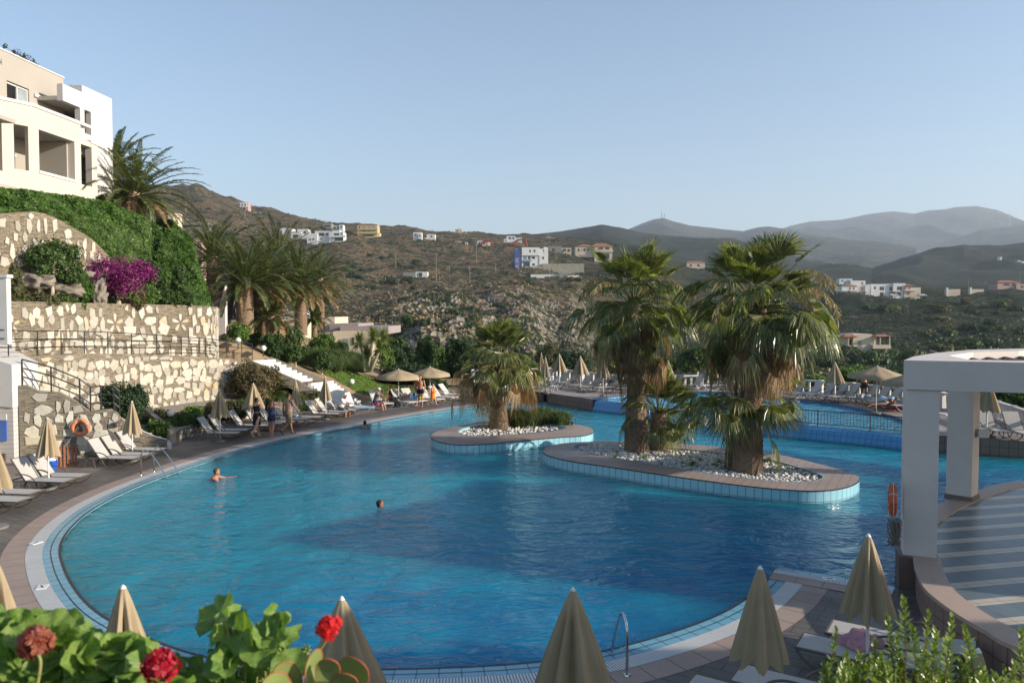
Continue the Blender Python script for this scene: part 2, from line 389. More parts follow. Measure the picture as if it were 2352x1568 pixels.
mb = MB(); ring(mb, e2, -.02, .03, .014, 0, SD); ring(mb, e2, .17, .185, .014, 0, SD); struct('pool_edge_line', mb, M['trim'])
# the short straight edge at the near right corner
e3 = [tuple(corner), tuple(pier)]
for nm, a, b, z, mt in (('pool_ledge', .0, .2, .016, 'ledge'), ('drain_grating', .2, .42, .02, 'grate'), ('pool_coping', .42, .8, .016, 'coping')):
    mb = MB(); ring(mb, [Vector(e3[0]), Vector(e3[1])], a, b, z, 0, SD); struct(nm, mb, M[mt])
# ================================================================== upper deck, its steps, the weir and the upper pool
back = [Vector(p).xy for p in crom([gp(1361, 914, ZU), gp(1405, 911, ZU), gp(1500, 904, ZU), gp(1584, 900, ZU), gp(1700, 902, ZU), gp(1803, 914.5, ZU), gp(1914, 927, ZU), gp(2014, 947, ZU), gp(2071, 962, ZU), gp(2149, 999, ZU)], 5)]
st_l = gp(1205, 922)
left_edge = [(gp(1200, 905).x, gp(1200, 905).y), (-1.2, 52.5), (-3, 56)]
ud = [tuple(blk_a), tuple(blk_b)] + [tuple(p) for p in back[1:]] + [tuple(p) for p in right_wall] + [(30, 27), (30, 34), (21, 43), (16, 48.3), (9, 49.6), (3.6, 55.6), (-3, 56), (-1.2, 52.5), (.3, 49.5), (blk_a.x - .2, blk_a.y + 2.3)]
mb = MB(); mb.sheet(ud, [], ZU); struct('upper_deck', mb, tile_mat('upper_deck_tile', (.33, .27, .24), (.30, .245, .215), (.19, .15, .13), .6, .6, rot=.2, rough=.55, stain=.3))
mb = MB()
wallstrip(mb, [(-3, 56), (-1.2, 52.5), (.3, 49.5), (blk_a.x - .2, blk_a.y + 2.3), tuple(blk_a), tuple(blk_b)], -.6, ZU - .002)
wallstrip(mb, [tuple(weir[-1])] + [tuple(p) for p in right_wall], -.6, ZU - .002)
struct('upper_deck_wall', mb, M['pinkwall'])
mb = MB(); mb.tube([(blk_a.x + .35, blk_a.y - .2, .33), (blk_a.x + .35, blk_a.y - .28, .33)], .13, 14)
tag(mb.build('pool_light', M['bronze'], origin=(blk_a.x + .35, blk_a.y - .22, .33)), 'round dark lamp set in the corner of the brown tiled block wall', 'pool light')
# steps up to the upper deck
for k in range(3):
    pass
mb = MB()
for k in range(3):
    x0, x1 = -1.6 , blk_a.x - .25
    y0 = blk_a.y + .25 + k * .42
    mb.b2(x0 + k * .02, x1 + .04 * k, y0, blk_a.y + 3.4, .0 + k * .2 + (.003 if k else 0), .2 * (k + 1) - (.004 if k == 2 else 0))
bevel(tag(mb.build('deck_steps', M['pinkwall'], origin=(.5, blk_a.y + 1, 0)), 'three wide brown tiled steps up to the upper deck beside the block wall', 'steps'))
# weir: curved blue wall with overflow slope
mb = MB(); W0 = [Vector(p) for p in weir]
def off(P, d):
    n = len(P); out = []
    for i in range(n):
        t = (P[min(i + 1, n - 1)] - P[max(i - 1, 0)]).normalized(); out.append(P[i] + Vector((-t.y, t.x)) * d)
    return out
if off(W0, 1)[8].y < W0[8].y: W0o = lambda d: off(W0, -d)
else: W0o = lambda d: off(W0, d)
A, B_, C_ = W0o(0), W0o(.30), W0o(.42)
def lo(P, z): return [(p.x, p.y, z) for p in P]
def skin(mb, P, Q, mi=0):
    u = 0
    for i in range(len(P) - 1):
        L = (Vector(P[i + 1]) - Vector(P[i])).length; h = (Vector(Q[i]) - Vector(P[i])).length
        mb.face([P[i], P[i + 1], Q[i + 1], Q[i]], mi, [(u, 0), (u + L, 0), (u + L, h), (u, h)]); u += L
skin(mb, lo(A, -.6), lo(A, .02)); skin(mb, lo(A, .02), lo(W0o(.18), .40)); skin(mb, lo(W0o(.18), .40), lo(W0o(.34), .50)); skin(mb, lo(W0o(.34), .50), lo(W0o(.52), .50))
struct('pool_weir', mb, M['weir'])
mb = MB()
uw = [tuple(p) for p in W0o(.45)] + [tuple(p) for p in back[::-1]]
mb.sheet(uw, [], .515); struct('upper_pool_water', mb, M['water2'])
mb = MB(); wallstrip(mb, [tuple(p) for p in back], .1, ZU + .02); struct('upper_pool_wall', mb, M['weir'])
mb = MB(); ring(mb, back, -.03, .09, ZU + .025, 0, 1); struct('upper_pool_edge', mb, M['trim'])
# ================================================================== islands
M['pebble'] = mat('white_pebble', (.60, .58, .54), (.36, .34, .31), scale=6, rough=.7)
M['soil'] = mat('planter_soil', (.16, .13, .10), (.28, .25, .2), scale=3, rough=.95)
def offset_closed(P, d):
    n = len(P); out = []
    a = sum(P[i].x * P[(i + 1) % n].y - P[(i + 1) % n].x * P[i].y for i in range(n)); s = 1 if a > 0 else -1
    for i in range(n):
        t = (P[(i + 1) % n] - P[i - 1]).normalized(); out.append(P[i] + Vector((-t.y, t.x)) * d * s)
    return out
def island(rim_px, inner_px, ztop, label, peb_seed, npeb, psize, small=False):
    rim = [Vector(p).xy for p in crom([gp(*p, ztop) for p in rim_px], 8, True)]
    inner = [Vector(p).xy for p in crom([gp(*p, ztop) for p in inner_px], 6, True)]
    c = sum(rim, Vector((0, 0))) / len(rim)
    root = thing('island_planter', label, 'planter', (c.x, c.y, 0))
    L = lambda P: [(p.x - c.x, p.y - c.y) for p in P]
    mb = MB(); wallstrip(mb, L(rim + [rim[0]]), -.6, ztop - .03); mb.build('tiled_side', M['poolside'], root)
    mb = MB(); R2 = offset_closed(rim, -.015); wallstrip(mb, L(R2 + [R2[0]]), ztop - .03, ztop - .004)
    mb.build('dark_trim_line', M['trim'], root)
    in2 = offset_closed(inner, -.10)
    mb = MB(); mb.sheet(L(rim), [L(in2)], ztop)
    mb.build('coping', tile_mat('island_coping', (.33, .255, .215), (.30, .23, .195), (.2, .14, .115), .25, .25, rot=.5, rough=.6, stain=.25), root)
    mb = MB(); mb.sheet(L(in2), [L(inner)], ztop + .004); wallstrip(mb, L(inner + [inner[0]]), ztop - .2, ztop + .004)
    mb.build('inner_kerb', M['poolside'] if small else mat('grey_kerb', (.3, .33, .34)), root)
    mb = MB(); mb.sheet(L(inner), [], ztop - .13); mb.build('planter_bed', M['soil'], root)
    # pebbles
    rnd = random.Random(peb_seed); mb = MB(); xs = [p.x for p in inner]; ys = [p.y for p in inner]
    def inside(x, y, P):
        r = False; j = len(P) - 1
        for i in range(len(P)):
            if (P[i].y > y) != (P[j].y > y) and x < (P[j].x - P[i].x) * (y - P[i].y) / (P[j].y - P[i].y) + P[i].x: r = not r
            j = i
        return r
    k = 0
    while k < npeb:
        x = rnd.uniform(min(xs), max(xs)); y = rnd.uniform(min(ys), max(ys))
        if not inside(x, y, inner): continue
        k += 1; r = rnd.uniform(.55, 1.25) * psize
        mb.ell((x - c.x, y - c.y, ztop - .12 + rnd.uniform(0, .06)), (r, r * rnd.uniform(.6, .95), r * rnd.uniform(.5, .8)), 6, 4, R=Matrix.Rotation(rnd.uniform(0, 3.1), 3, 'Z'))
    o = mb.build('white_pebbles', M['pebble'], root, smooth=True); o['kind'] = 'stuff'
    return root, inner
ISL2 = island([(1247, 1036), (1262, 1046), (1310, 1058), (1400, 1071), (1500, 1086), (1600, 1100), (1700, 1113), (1800, 1123), (1880, 1126), (1940, 1119), (1972, 1104), (1968, 1092), (1930, 1078), (1850, 1057), (1780, 1042), (1700, 1030), (1600, 1021), (1500, 1015), (1400, 1013), (1310, 1016), (1262, 1024)],
              [(1318, 1024), (1330, 1034), (1400, 1048), (1480, 1061), (1560, 1075), (1640, 1088), (1740, 1100), (1830, 1106), (1878, 1101), (1888, 1092), (1850, 1078), (1780, 1058), (1700, 1045), (1600, 1033), (1500, 1025), (1400, 1020), (1345, 1019)], .33,
              'large rounded pool island with brown coping, pale tiled side and white pebbles under tall palms', 3, 2600, .075)
ISL1 = island([(990, 1003), (1003, 1012), (1045, 1020), (1120, 1019), (1200, 1011), (1290, 1003), (1345, 999), (1363, 990), (1352, 980), (1310, 973), (1240, 967), (1160, 965), (1100, 968), (1040, 980), (1000, 992)],
              [(1055, 988), (1062, 997), (1100, 1000), (1180, 997), (1260, 989), (1296, 982), (1270, 975), (1200, 971), (1120, 974), (1080, 980)], .33,
              'smaller pool island with one shaggy palm and a grass clump', 4, 700, .07, True)
p = gp(1314, 976, .33)
r = thing('spotlight', 'small black spotlight on the coping of the smaller island', 'spotlight', (p.x, p.y, .33)); mb = MB()
mb.lathe([(.0, 0), (.05, 0), (.05, .02), (.03, .03), (.03, .06), (.08, .08), (.09, .17), (.0, .17)], 10); mb.build('lamp_body', M['black'], r, smooth=False)
mb = MB(); mb.lathe([(.0, .172), (.075, .172), (.07, .18), (0, .182)], 10); mb.build('lens', mat('lens_glass', (.3, .3, .3), rough=.1), r)
# ================================================================== round terrace with the pergola
TERR = [tuple(p) for p in TER] + [tuple(p) for p in TER2[1:]] + [(24, 7)]
m, nt, out = nodes('striped_terrace'); N = NT(nt)
v = N.mapping(N.pos(), rot=(0, 0, -.215))
sp = nt.nodes.new('ShaderNodeSeparateXYZ'); N.l(v, sp.inputs[0])
fr = N.math('FRACT', N.math('DIVIDE', N.math('ADD', sp.outputs[1], .1), .74))
beige = N.math('LESS_THAN', fr, .33)
br = nt.nodes.new('ShaderNodeTexBrick'); br.offset = 0; N.l(v, br.inputs['Vector'])
for k_, v_ in (('Scale', 1), ('Mortar Size', .007), ('Brick Width', .5), ('Row Height', .74)): br.inputs[k_].default_value = v_
br.inputs['Color1'].default_value = (.9, .9, .9, 1); br.inputs['Color2'].default_value = (1.1, 1.1, 1.1, 1); br.inputs['Mortar'].default_value = (.35, .35, .35, 1)
ns = N.noise(N.pos(), 2.5, 5)
c = N.mix(beige, N.mix(ns, (.085, .12, .14), (.14, .175, .19)), N.mix(ns, (.42, .35, .27), (.52, .45, .36)))
c = N.mix(1.0, c, br.outputs['Color'], 'MULTIPLY')
N.l(N.bsdf(c, .34, .35, 0, N.bump(br.outputs['Fac'], -.2, .003)).outputs[0], out.inputs[0])
mb = MB(); mb.sheet(TERR, [], ZU); struct('terrace_floor', mb, m)
mb = MB(); wallstrip(mb, TERR + [TERR[0]], -.6, ZU - .002)
struct('terrace_wall', mb, M['pinkwall'])
mb = MB()
ins = offset_closed([Vector(p) for p in TERR], .42)
n_t = len(TER) + len(TER2) - 2
L0 = [Vector(p) for p in TERR[:n_t]]; ou = offset_closed([Vector(p) for p in TERR], -.05)[:n_t]
for i in range(n_t - 1):
    q = [ou[i], ou[i + 1], ins[i + 1], ins[i]]
    if (q[1] - q[0]).cross(q[2] - q[1]) < 0: q = q[::-1]
    mb.face([(p.x, p.y, ZU + .035) for p in q])
wallstrip(mb, [tuple(p) for p in ou], ZU - .03, ZU + .035); wallstrip(mb, [tuple(p) for p in ins[:n_t]], ZU, ZU + .035)
struct('terrace_coping', mb, mat('terrace_coping_stone', (.42, .31, .245), (.36, .27, .21), rough=.5))
# pergola: curved roof slab on square columns
Zb, Zt = 3.86, 4.42
A0 = Vector((7.42, 14.75)); 
def pt(x, y, z): return gp(x, y, z)
col1 = gp(2101, 1283, ZU); c2 = gp(2198, 1152, ZU)
f0 = gp(2076, 827, Zt).xy; f1 = gp(2352, 832.5, Zt).xy
fd = (f1 - f0).normalized(); fn = Vector((-fd.y, fd.x))
if fn.y < 0: fn = -fn
peri = thing('pergola', 'pale rendered poolside pergola with a curved roof slab on square columns', 'pergola', (col1.x, col1.y, ZU))
O = Vector((col1.x, col1.y)); angf = atan2(fd.y, fd.x)
def lp(p): q = Vector(p) - O; return (q.x, q.y)
ring_o = [f0, f0 + fd * 12] + [Vector((24.0, 21)), Vector((20, 24)), Vector((16.5, 24.3))] 
ring_o = [f0 + fd * 14, f0, gp(2100, 818, Zt).xy, gp(2150, 810, Zt).xy, gp(2230, 803, Zt).xy, gp(2352, 800, Zt).xy, Vector((22, 27)), Vector((27, 22))]
hole_r = [gp(2160, 825, Zt).xy, gp(2172, 817, Zt).xy, gp(2235, 807.5, Zt).xy, gp(2440, 806, Zt).xy, f0 + fd * 12 + fn * 1.2, f0 + fn * .85 + fd * 1.3]
hole_r = [f0 + fd * 1.2 + fn * .7, f0 + fd * 13 + fn * .7, Vector((25.5, 21.5)), Vector((21.3, 25.5)), gp(2340, 806, Zt).xy, gp(2235, 808.5, Zt).xy, gp(2180, 816, Zt).xy]
mb = MB(); mb.sheet([lp(p) for p in ring_o], [[lp(p) for p in hole_r]], Zt - ZU); mb.sheet([lp(p) for p in ring_o], [[lp(p) for p in hole_r]], Zb - ZU)
wallstrip(mb, [lp(p) for p in ring_o + [ring_o[0]]], Zb - ZU, Zt - ZU); wallstrip(mb, [lp(p) for p in hole_r + [hole_r[0]]], Zb - ZU, Zt - ZU)
mb.build('roof_slab', M['pergola'], peri)
mb = MB(); sl = f0 + fd * 1.2 + fn * .7
for k in range(30):
    a = sl + fd * (.2 + k * .4); 
    mb.box((a.x - O.x + fn.x * 3.6, a.y - O.y + fn.y * 3.6, Zt - ZU - .22), (.06, 7.1, .2), angf)
mb.build('roof_beams', mat('pergola_timber', (.22, .17, .13), (.16, .12, .09), rough=.8), peri)
cA = f0 + fd * .34 + fn * .34
for k, (c, w) in enumerate(((cA, .58), (Vector((c2.x + .30, c2.y + .3)), .58), (Vector((f0 + fd * 7 + fn * .4)), .66), (Vector((17.5, 22.2)), .66))):
    mb = MB(); q = c - O
    mb.box((q.x, q.y, (Zb - ZU) / 2 - .005), (w, w, Zb - ZU - .01), -.8 if k == 1 else angf); bevel(mb.build('column', M['pergola'], peri), .015)
    mb = MB()
    if k == 0: mb.box((q.x - .04, q.y - .05, -.33), (w + .12, w + .12, .72), angf)
    else: mb.box((q.x, q.y, .07), (w + .05, w + .05, .14), -.8 if k == 1 else angf)
    mb.build('column_base', M['pinkwall'] if k == 0 else M['coping'], peri)
# ================================================================== terrain
HC = [-700, -300, 0, 200, 350, 450, 520, 600, 750, 900, 1050, 1200, 1300, 1380, 1450, 1600, 1750, 1950, 2150, 2400, 2900]
HY = [54, 80, 110, 150, 200, 260, 320, 380, 450, 550, 700, 900]
HT = [[900, 860, 800, 700, 620, 560, 510, 480, 450, 430, 400, 395],
      [900, 860, 800, 700, 620, 560, 510, 480, 450, 430, 400, 395],
      [860, 800, 740, 680, 620, 560, 510, 480, 450, 425, 400, 400],
      [850, 790, 740, 700, 650, 600, 560, 520, 490, 455, 420, 410],
      [850, 800, 760, 715, 680, 640, 600, 560, 525, 485, 450, 430],
      [852, 815, 780, 740, 700, 655, 620, 580, 545, 505, 462, 431],
      [855, 825, 795, 755, 715, 670, 635, 597, 558, 518, 480, 452],
      [858, 835, 810, 770, 730, 685, 650, 612, 572, 532, 498, 481],
      [865, 850, 835, 795, 755, 707, 667, 627, 590, 548, 518, 513],
      [872, 865, 850, 812, 765, 715, 674, 640, 600, 560, 532, 523],
      [885, 880, 862, 820, 772, 712, 665, 640, 612, 575, 546, 536],
      [897, 900, 880, 842, 800, 745, 668, 641, 616, 580, 552, 541],
      [905, 915, 895, 868, 850, 815, 700, 648, 628, 592, 560, 546],
      [905, 925, 905, 882, 865, 845, 790, 655, 632, 598, 566, 553],
      [905, 930, 905, 882, 865, 840, 790, 675, 640, 606, 575, 563],
      [905, 935, 915, 885, 858, 825, 785, 738, 695, 655, 628, 612],
      [905, 935, 915, 880, 845, 808, 770, 728, 694, 664, 645, 635],
      [905, 930, 910, 850, 812, 772, 728, 688, 674, 669, 664, 658],
      [905, 930, 905, 850, 812, 772, 728, 688, 676, 669, 664, 658],
      [905, 930, 900, 848, 806, 765, 720, 682, 670, 664, 660, 652],
      [905, 930, 900, 848, 806, 765, 720, 682, 670, 664, 660, 652]]
HT = np.array(HT, float)
def sstep(a, b, t):
    t = min(1, max(0, (t - a) / (b - a))); return t * t * (3 - 2 * t)
def hill_y(x, Y):                       # surveyed elevation angle at bearing x and distance Y
    i = int(np.searchsorted(HC, x)) - 1; i = max(0, min(len(HC) - 2, i)); t = min(1, max(0, (x - HC[i]) / (HC[i + 1] - HC[i]))); t = t * t * (3 - 2 * t)
    row = HT[i] * (1 - t) + HT[i + 1] * t
    return float(np.interp(math.log(Y), np.log(HY), row))
def hill_z(x, Y, fine=True):
    z = CAMH + (YH - hill_y(x, Y)) * Y / FPX
    if fine:
        X = (x - CX) * Y / FPX
        a = min(1, max(0, (Y - 60) / 120)); k = min(3.0, Y / 160)
        z += a * k * 1.6 * noise.fractal(Vector((X * .02, Y * .02, 3)), .9, 2.1, 6) + a * .35 * k * noise.fractal(Vector((X * .12, Y * .12, 9)), .8, 2.1, 4)
        zn = sstep(820, 950, x) * sstep(1420, 1300, x) if x < 1420 else 0
        zn = zn * sstep(105, 140, Y) * (1 - sstep(300, 345, Y))
        if zn > 0:
            q = noise.fractal(Vector((X * .03 + 5, Y * .045, 4)), .9, 2.1, 5) * 1.6; st_ = math.floor(q * 3) + sstep(.35, .65, q * 3 - math.floor(q * 3)); z += zn * (st_ * 1.7 + 1.0 * abs(noise.fractal(Vector((X * .15, Y * .15, 2)), .8, 2.1, 4)))
        if x < 560 and Y > 600:           # rocky knob on the ridge
            z += 5 * sstep(560, 470, x) * abs(noise.fractal(Vector((X * .035, Y * .035, 1)), .7, 2.2, 5)) * min(1, (Y - 600) / 200)
    return z
def hillp(x, Y, dz=0): return Vector(((x - CX) * Y / FPX, Y, hill_z(x, Y) + dz))
xs = np.linspace(-700, 2900, 520); Ys = np.exp(np.linspace(np.log(54), np.log(900), 330))
V = []; 
for Y in Ys:
    for x in xs: V.append(((x - CX) * Y / FPX, Y, hill_z(x, Y)))
for x in xs: V.append(((x - CX) * 960 / FPX, 960, -40))
nx = len(xs); ny = len(Ys) + 1
I = np.arange(nx * ny).reshape(ny, nx)
Q = np.stack([I[:-1, :-1], I[:-1, 1:], I[1:, 1:], I[1:, :-1]], -1).reshape(-1, 4)
mb = MB(); mb.arr(V, Q)
def hill_mat(name, grass, dry, rock, green, sc=1.0, gbias=.5, rbias=.6):
    m, nt, out = nodes(name); N = NT(nt); P = N.pos()
    sx = nt.nodes.new('ShaderNodeSeparateXYZ'); N.l(P, sx.inputs[0])
    a = N.noise(P, .018 * sc, 6, .62); b = N.noise(N.mapping(P, scale=(.55, 1.5, 2.2)), .07 * sc, 6, .68, .9); c = N.noise(P, .5 * sc, 5, .65); d = N.noise(N.mapping(P, scale=(1, 1, 2.5)), .16 * sc, 6, .7, .8)
    colr = N.mix(N.ramp(b, [(.38, (0,) * 3), (.62, (1,) * 3)]), grass, dry); colr = N.mix(N.ramp(a, [(.42, (.55,) * 3), (.6, (0,) * 3)]), colr, tuple(x * .55 for x in grass))
    # rocky scars: nearer slope under the plateau
    near = N.ramp(N.math('DIVIDE', sx.outputs[1], 1000), [(.10, (.35,) * 3), (.16, (1,) * 3), (.31, (1,) * 3), (.36, (.15,) * 3)])
    rk = N.math('MULTIPLY', N.ramp(d, [(rbias - .05, (0,) * 3), (rbias + .04, (1,) * 3)]), near)
    vor = nt.nodes.new('ShaderNodeTexVoronoi'); vor.inputs['Scale'].default_value = .75 * sc; N.l(P, vor.inputs['Vector'])
    vs = nt.nodes.new('ShaderNodeSeparateColor'); N.l(vor.outputs['Color'], vs.inputs[0])
    gn = nt.nodes.new('ShaderNodeNewGeometry'); sz = nt.nodes.new('ShaderNodeSeparateXYZ'); N.l(gn.outputs['True Normal'], sz.inputs[0])
    rk = N.math('MAXIMUM', rk, N.math('MULTIPLY', N.ramp(sz.outputs[2], [(.62, (1,) * 3), (.77, (0,) * 3)]), .9 if sc == 1.0 else 0.0))
    rockc = N.mix(vs.outputs[0], rock, tuple(x * .45 for x in rock))
    colr = N.mix(rk, colr, rockc)
    gfac = N.ramp(N.math('ADD', N.math('MULTIPLY', b, .55), N.math('MULTIPLY', c, .5)), [(gbias, (0,) * 3), (gbias + .045, (1,) * 3)])
    right = N.ramp(N.math('ADD', N.math('DIVIDE', sx.outputs[0], 500), .5), [(.5, (.0,) * 3), (.68, (1,) * 3)])
    gf2 = N.ramp(N.math('ADD', N.math('MULTIPLY', b, .55), N.math('MULTIPLY', c, .5)), [(gbias - .09, (0,) * 3), (gbias - .03, (1,) * 3)])
    colr = N.mix(gfac, colr, green); colr = N.mix(N.math('MULTIPLY', gf2, right), colr, tuple(x * .8 for x in green))
    h = N.math('ADD', N.math('MULTIPLY', c, .5), N.math('MULTIPLY', vor.outputs['Distance'], N.math('MULTIPLY', rk, 1.2)))
    N.l(N.bsdf(colr, .95, .1, 0, N.bump(h, 1, 1.2)).outputs[0], out.inputs[0]); return m
M['hill'] = hill_mat('dry_hillside', (.125, .08, .045), (.33, .215, .115), (.34, .30, .24), (.028, .038, .016), 1.0, .505, .545)
struct('hillside', mb, M['hill'], smooth=True)
def rng_noise(X, Y, s, sd, oct=6): return noise.fractal(Vector((X * s, Y * s, sd)), .85, 2.1, oct)
def ridge(name, pts, Y0, Y1, y0, mt, seed, amp, nxx=260, nyy=70, back=1.5):
    """hill with its crest surveyed as bearings (x) and elevations (y) at distance Y1, foot at Y0"""
    px = [p[0] for p in pts]; py = [p[1] for p in pts]; V = []
    xs = np.linspace(px[0], px[-1], nxx); T = np.linspace(0, 1, nyy)
    for t in list(T) + [1.08, 1.25]:
        Y = Y0 + (Y1 - Y0) * t
        for x in xs:
            yc = np.interp(x, px, py); zc = CAMH + (YH - yc) * Y1 / FPX; z0 = CAMH + (YH - y0) * Y0 / FPX
            X = (x - CX) * Y / FPX
            s = t if t <= 1 else max(-.2, 1 - (t - 1) * 3)
            rg = 1 - abs(noise.noise(Vector((X / (Y1 * .085), Y / (Y1 * .16), seed)))) * 2
            prof = s ** 1.15
            gul = (rg * .5 + rng_noise(X, Y, 5 / Y1, seed) * .5) * amp * Y1 * .01
            V.append((X, Y, z0 + (zc - z0) * prof + gul * 4 * max(0, s) * max(0, 1 - s) + rng_noise(X, Y, 30 / Y1, seed + 2, 4) * Y1 * .0006))
    n = nxx; r = nyy + 2; I = np.arange(n * r).reshape(r, n)
    Q = np.stack([I[:-1, :-1], I[:-1, 1:], I[1:, 1:], I[1:, :-1]], -1).reshape(-1, 4)
    mb = MB(); mb.arr(V, Q); return struct(name, mb, mt, smooth=True)
M['farhill'] = hill_mat('far_scrub_hill', (.08, .062, .04), (.19, .14, .085), (.30, .28, .23), (.025, .035, .018), .35, .505, .60)
M['mount'] = hill_mat('mountain_scrub', (.12, .095, .07), (.25, .20, .14), (.36, .34, .29), (.045, .055, .035), .10, .52, .57)
ridge('far_hill', [(600, 600), (800, 545), (950, 530), (1050, 538), (1150, 540), (1240, 538), (1300, 530), (1345, 523), (1385, 518), (1425, 524), (1470, 537), (1530, 541), (1620, 548), (1750, 560), (1850, 600), (2000, 640)], 950, 2000, 660, M['farhill'], 3, 2.4)
ridge('far_hill', [(1850, 655), (1940, 640), (2020, 612), (2090, 590), (2150, 574), (2210, 565), (2260, 568), (2300, 566), (2352, 558), (2500, 545), (2800, 530)], 930, 1500, 668, M['farhill'], 5, 2.4)
ridge('mountain', [(1250, 600), (1380, 545), (1440, 528), (1475, 514), (1500, 505), (1522, 502), (1545, 510), (1590, 520), (1650, 527), (1705, 533), (1740, 523), (1765, 521), (1800, 528), (1900, 545), (2100, 580)], 2500, 4500, 600, M['mount'], 8, 1.6)
ridge('mountain', [(1500, 600), (1640, 560), (1790, 530), (1812, 520), (1860, 510), (1930, 506), (1980, 495), (2020, 489), (2050, 487), (2095, 492), (2130, 484), (2165, 482), (2190, 477), (2240, 475), (2285, 484), (2330, 503), (2365, 514), (2450, 520), (2800, 500)], 3600, 7000, 655, M['mount'], 12, 2.6, 420, 140)
ridge('mountain', [(1950, 640), (2080, 600), (2180, 560), (2250, 530), (2300, 521), (2340, 514), (2400, 500), (2600, 480), (2800, 475)], 3000, 5600, 640, M['mount'], 17, 2.2)
ridge('mountain', [(1300, 660), (1600, 640), (1700, 612), (1780, 596), (1850, 590), (1930, 592), (2020, 600), (2100, 615), (2250, 640)], 1700, 2700, 672, M['mount'], 21, 2.2)
mb = MB(); mb.sheet([(-14000, -2000), (14000, -2000), (14000, 12000), (-14000, 12000)], [], -41); struct('ground', mb, M['hill'])
# ground between pool terrace and the gully
mb = MB(); V = []
gx = np.linspace(-110, 110, 120); gy = np.linspace(-6, 60, 50)
for Y in gy:
    for X in gx:
        Yc = max(Y, 1); 
        base = -1.6
        if Y > 46 or abs(X) > 30: base = -3.0
        x = CX + X * FPX / 54
        e = CAMH + (YH - hill_y(min(2900, max(-700, x)), 54)) * 54 / FPX - .4
        t = sstep(46, 54, Y); V.append((X, Y, base * (1 - t) + e * t if X > -8 else (-1 * (1 - t) + e * t)))
I = np.arange(len(V)).reshape(len(gy), len(gx)); mb.arr(V, np.stack([I[:-1, :-1], I[:-1, 1:], I[1:, 1:], I[1:, :-1]], -1).reshape(-1, 4))
struct('lower_ground', mb, M['hill'], smooth=True)
# ================================================================== haze
M_h, nt, out = nodes('haze_air'); pv = nt.nodes.new('ShaderNodeVolumePrincipled')
pv.inputs['Color'].default_value = (.78, .88, 1, 1); pv.inputs['Density'].default_value = 1.2e-4; pv.inputs['Anisotropy'].default_value = .1
nt.links.new(pv.outputs[0], out.inputs['Volume'])
mb = MB(); mb.b2(-9000, 9500, -150, 10500, -46, 1150)
hz = tag(mb.build('haze', M_h), kind='stuff')
# ================================================================== stone walls
M['stone_up'] = slate_mat('thin_slate', (.17, .14, .10), (.29, .25, .19), (.33, .27, .18)); M['in_up'] = inlay_mat('white_inlay_stone', (.46, .425, .355))
M['stone_lo'] = slate_mat('pale_slate', (.19, .155, .11), (.33, .28, .21), (.34, .28, .19)); M['in_lo'] = inlay_mat('white_rubble_stone', (.45, .41, .335))  # lower wall slate, the lightest of the slate tones
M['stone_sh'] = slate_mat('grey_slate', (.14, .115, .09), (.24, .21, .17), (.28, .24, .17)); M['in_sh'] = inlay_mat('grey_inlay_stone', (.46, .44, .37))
M['slatecap'] = mat('slate_cap', (.30, .26, .20), (.18, .15, .11), scale=6, rough=.9, bump=.6, bs=18)
def wall_path(P, thick, name, m, label, cat='wall', z0=None, capm=None, into=1, group=None, inl=None, inm=None):
    """P: list of (x,y,zbottom,ztop). thickness goes to the side 'into'"""
    n = len(P); nr = []
    for i in range(n):
        t = (Vector(P[min(i + 1, n - 1)][:2]) - Vector(P[max(i - 1, 0)][:2])).normalized(); nr.append(Vector((-t.y, t.x)) * into)
    mb = MB(); u = 0
    o = (P[0][0], P[0][1], P[0][2])
    B = [(p[0] + q.x * thick, p[1] + q.y * thick) for p, q in zip(P, nr)]
    for i in range(n - 1):
        a, b = P[i], P[i + 1]; L = (Vector(b[:2]) - Vector(a[:2])).length
        mb.face([(a[0], a[1], a[2]), (b[0], b[1], b[2]), (b[0], b[1], b[3]), (a[0], a[1], a[3])], 0, [(u, a[2]), (u + L, b[2]), (u + L, b[3]), (u, a[3])])
        mb.face([(B[i][0], B[i][1], a[2]), (B[i + 1][0], B[i + 1][1], b[2]), (B[i + 1][0], B[i + 1][1], b[3]), (B[i][0], B[i][1], a[3])], 0, [(u, a[2]), (u + L, b[2]), (u + L, b[3]), (u, a[3])])
        mb.face([(a[0], a[1], a[3]), (b[0], b[1], b[3]), (B[i + 1][0], B[i + 1][1], b[3]), (B[i][0], B[i][1], a[3])], 1, [(u, 0), (u + L, 0), (u + L, thick), (u, thick)])
        u += L
    for i in (0, n - 1):
        mb.face([(P[i][0], P[i][1], P[i][2]), (B[i][0], B[i][1], P[i][2]), (B[i][0], B[i][1], P[i][3]), (P[i][0], P[i][1], P[i][3])], 0, [(0, P[i][2]), (thick, P[i][2]), (thick, P[i][3]), (0, P[i][3])])
    if inl: inlays(mb, P, *inl)
    return tag(mb.build(name, [m, capm or m] + ([inm] if inm else []), origin=o), label, cat, group)
LW = [(-60, 26.2, 814), (0, 27.5, 818), (80, 29.3, 817), (140, 31, 814), (210, 33, 812), (300, 35.5, 813), (400, 38, 816), (490, 40.3, 821), (540, 42, 824), (578, 44.3, 827)]
lw = [dp(x, y, Y) for x, Y, y in LW]; lw = crom(lw, 5)
wall_path([(p.x, p.y, -.1, p.z) for p in lw], .45, 'stone_wall', M['stone_lo'], 'lower curved retaining wall of white rubble stones below the railed walkway', capm=M['slatecap'], inl=(.46, .38, 1.2, .02, 3, .04, 2, (), .25), inm=M['in_lo'])
UW = [(-60, 28.2, 690), (0, 29.5, 691), (140, 32.8, 694), (210, 34.8, 696), (300, 37, 698), (400, 38.9, 700), (450, 39.9, 702), (480, 40.7, 703), (494, 41.6, 704), (500, 44, 704)]
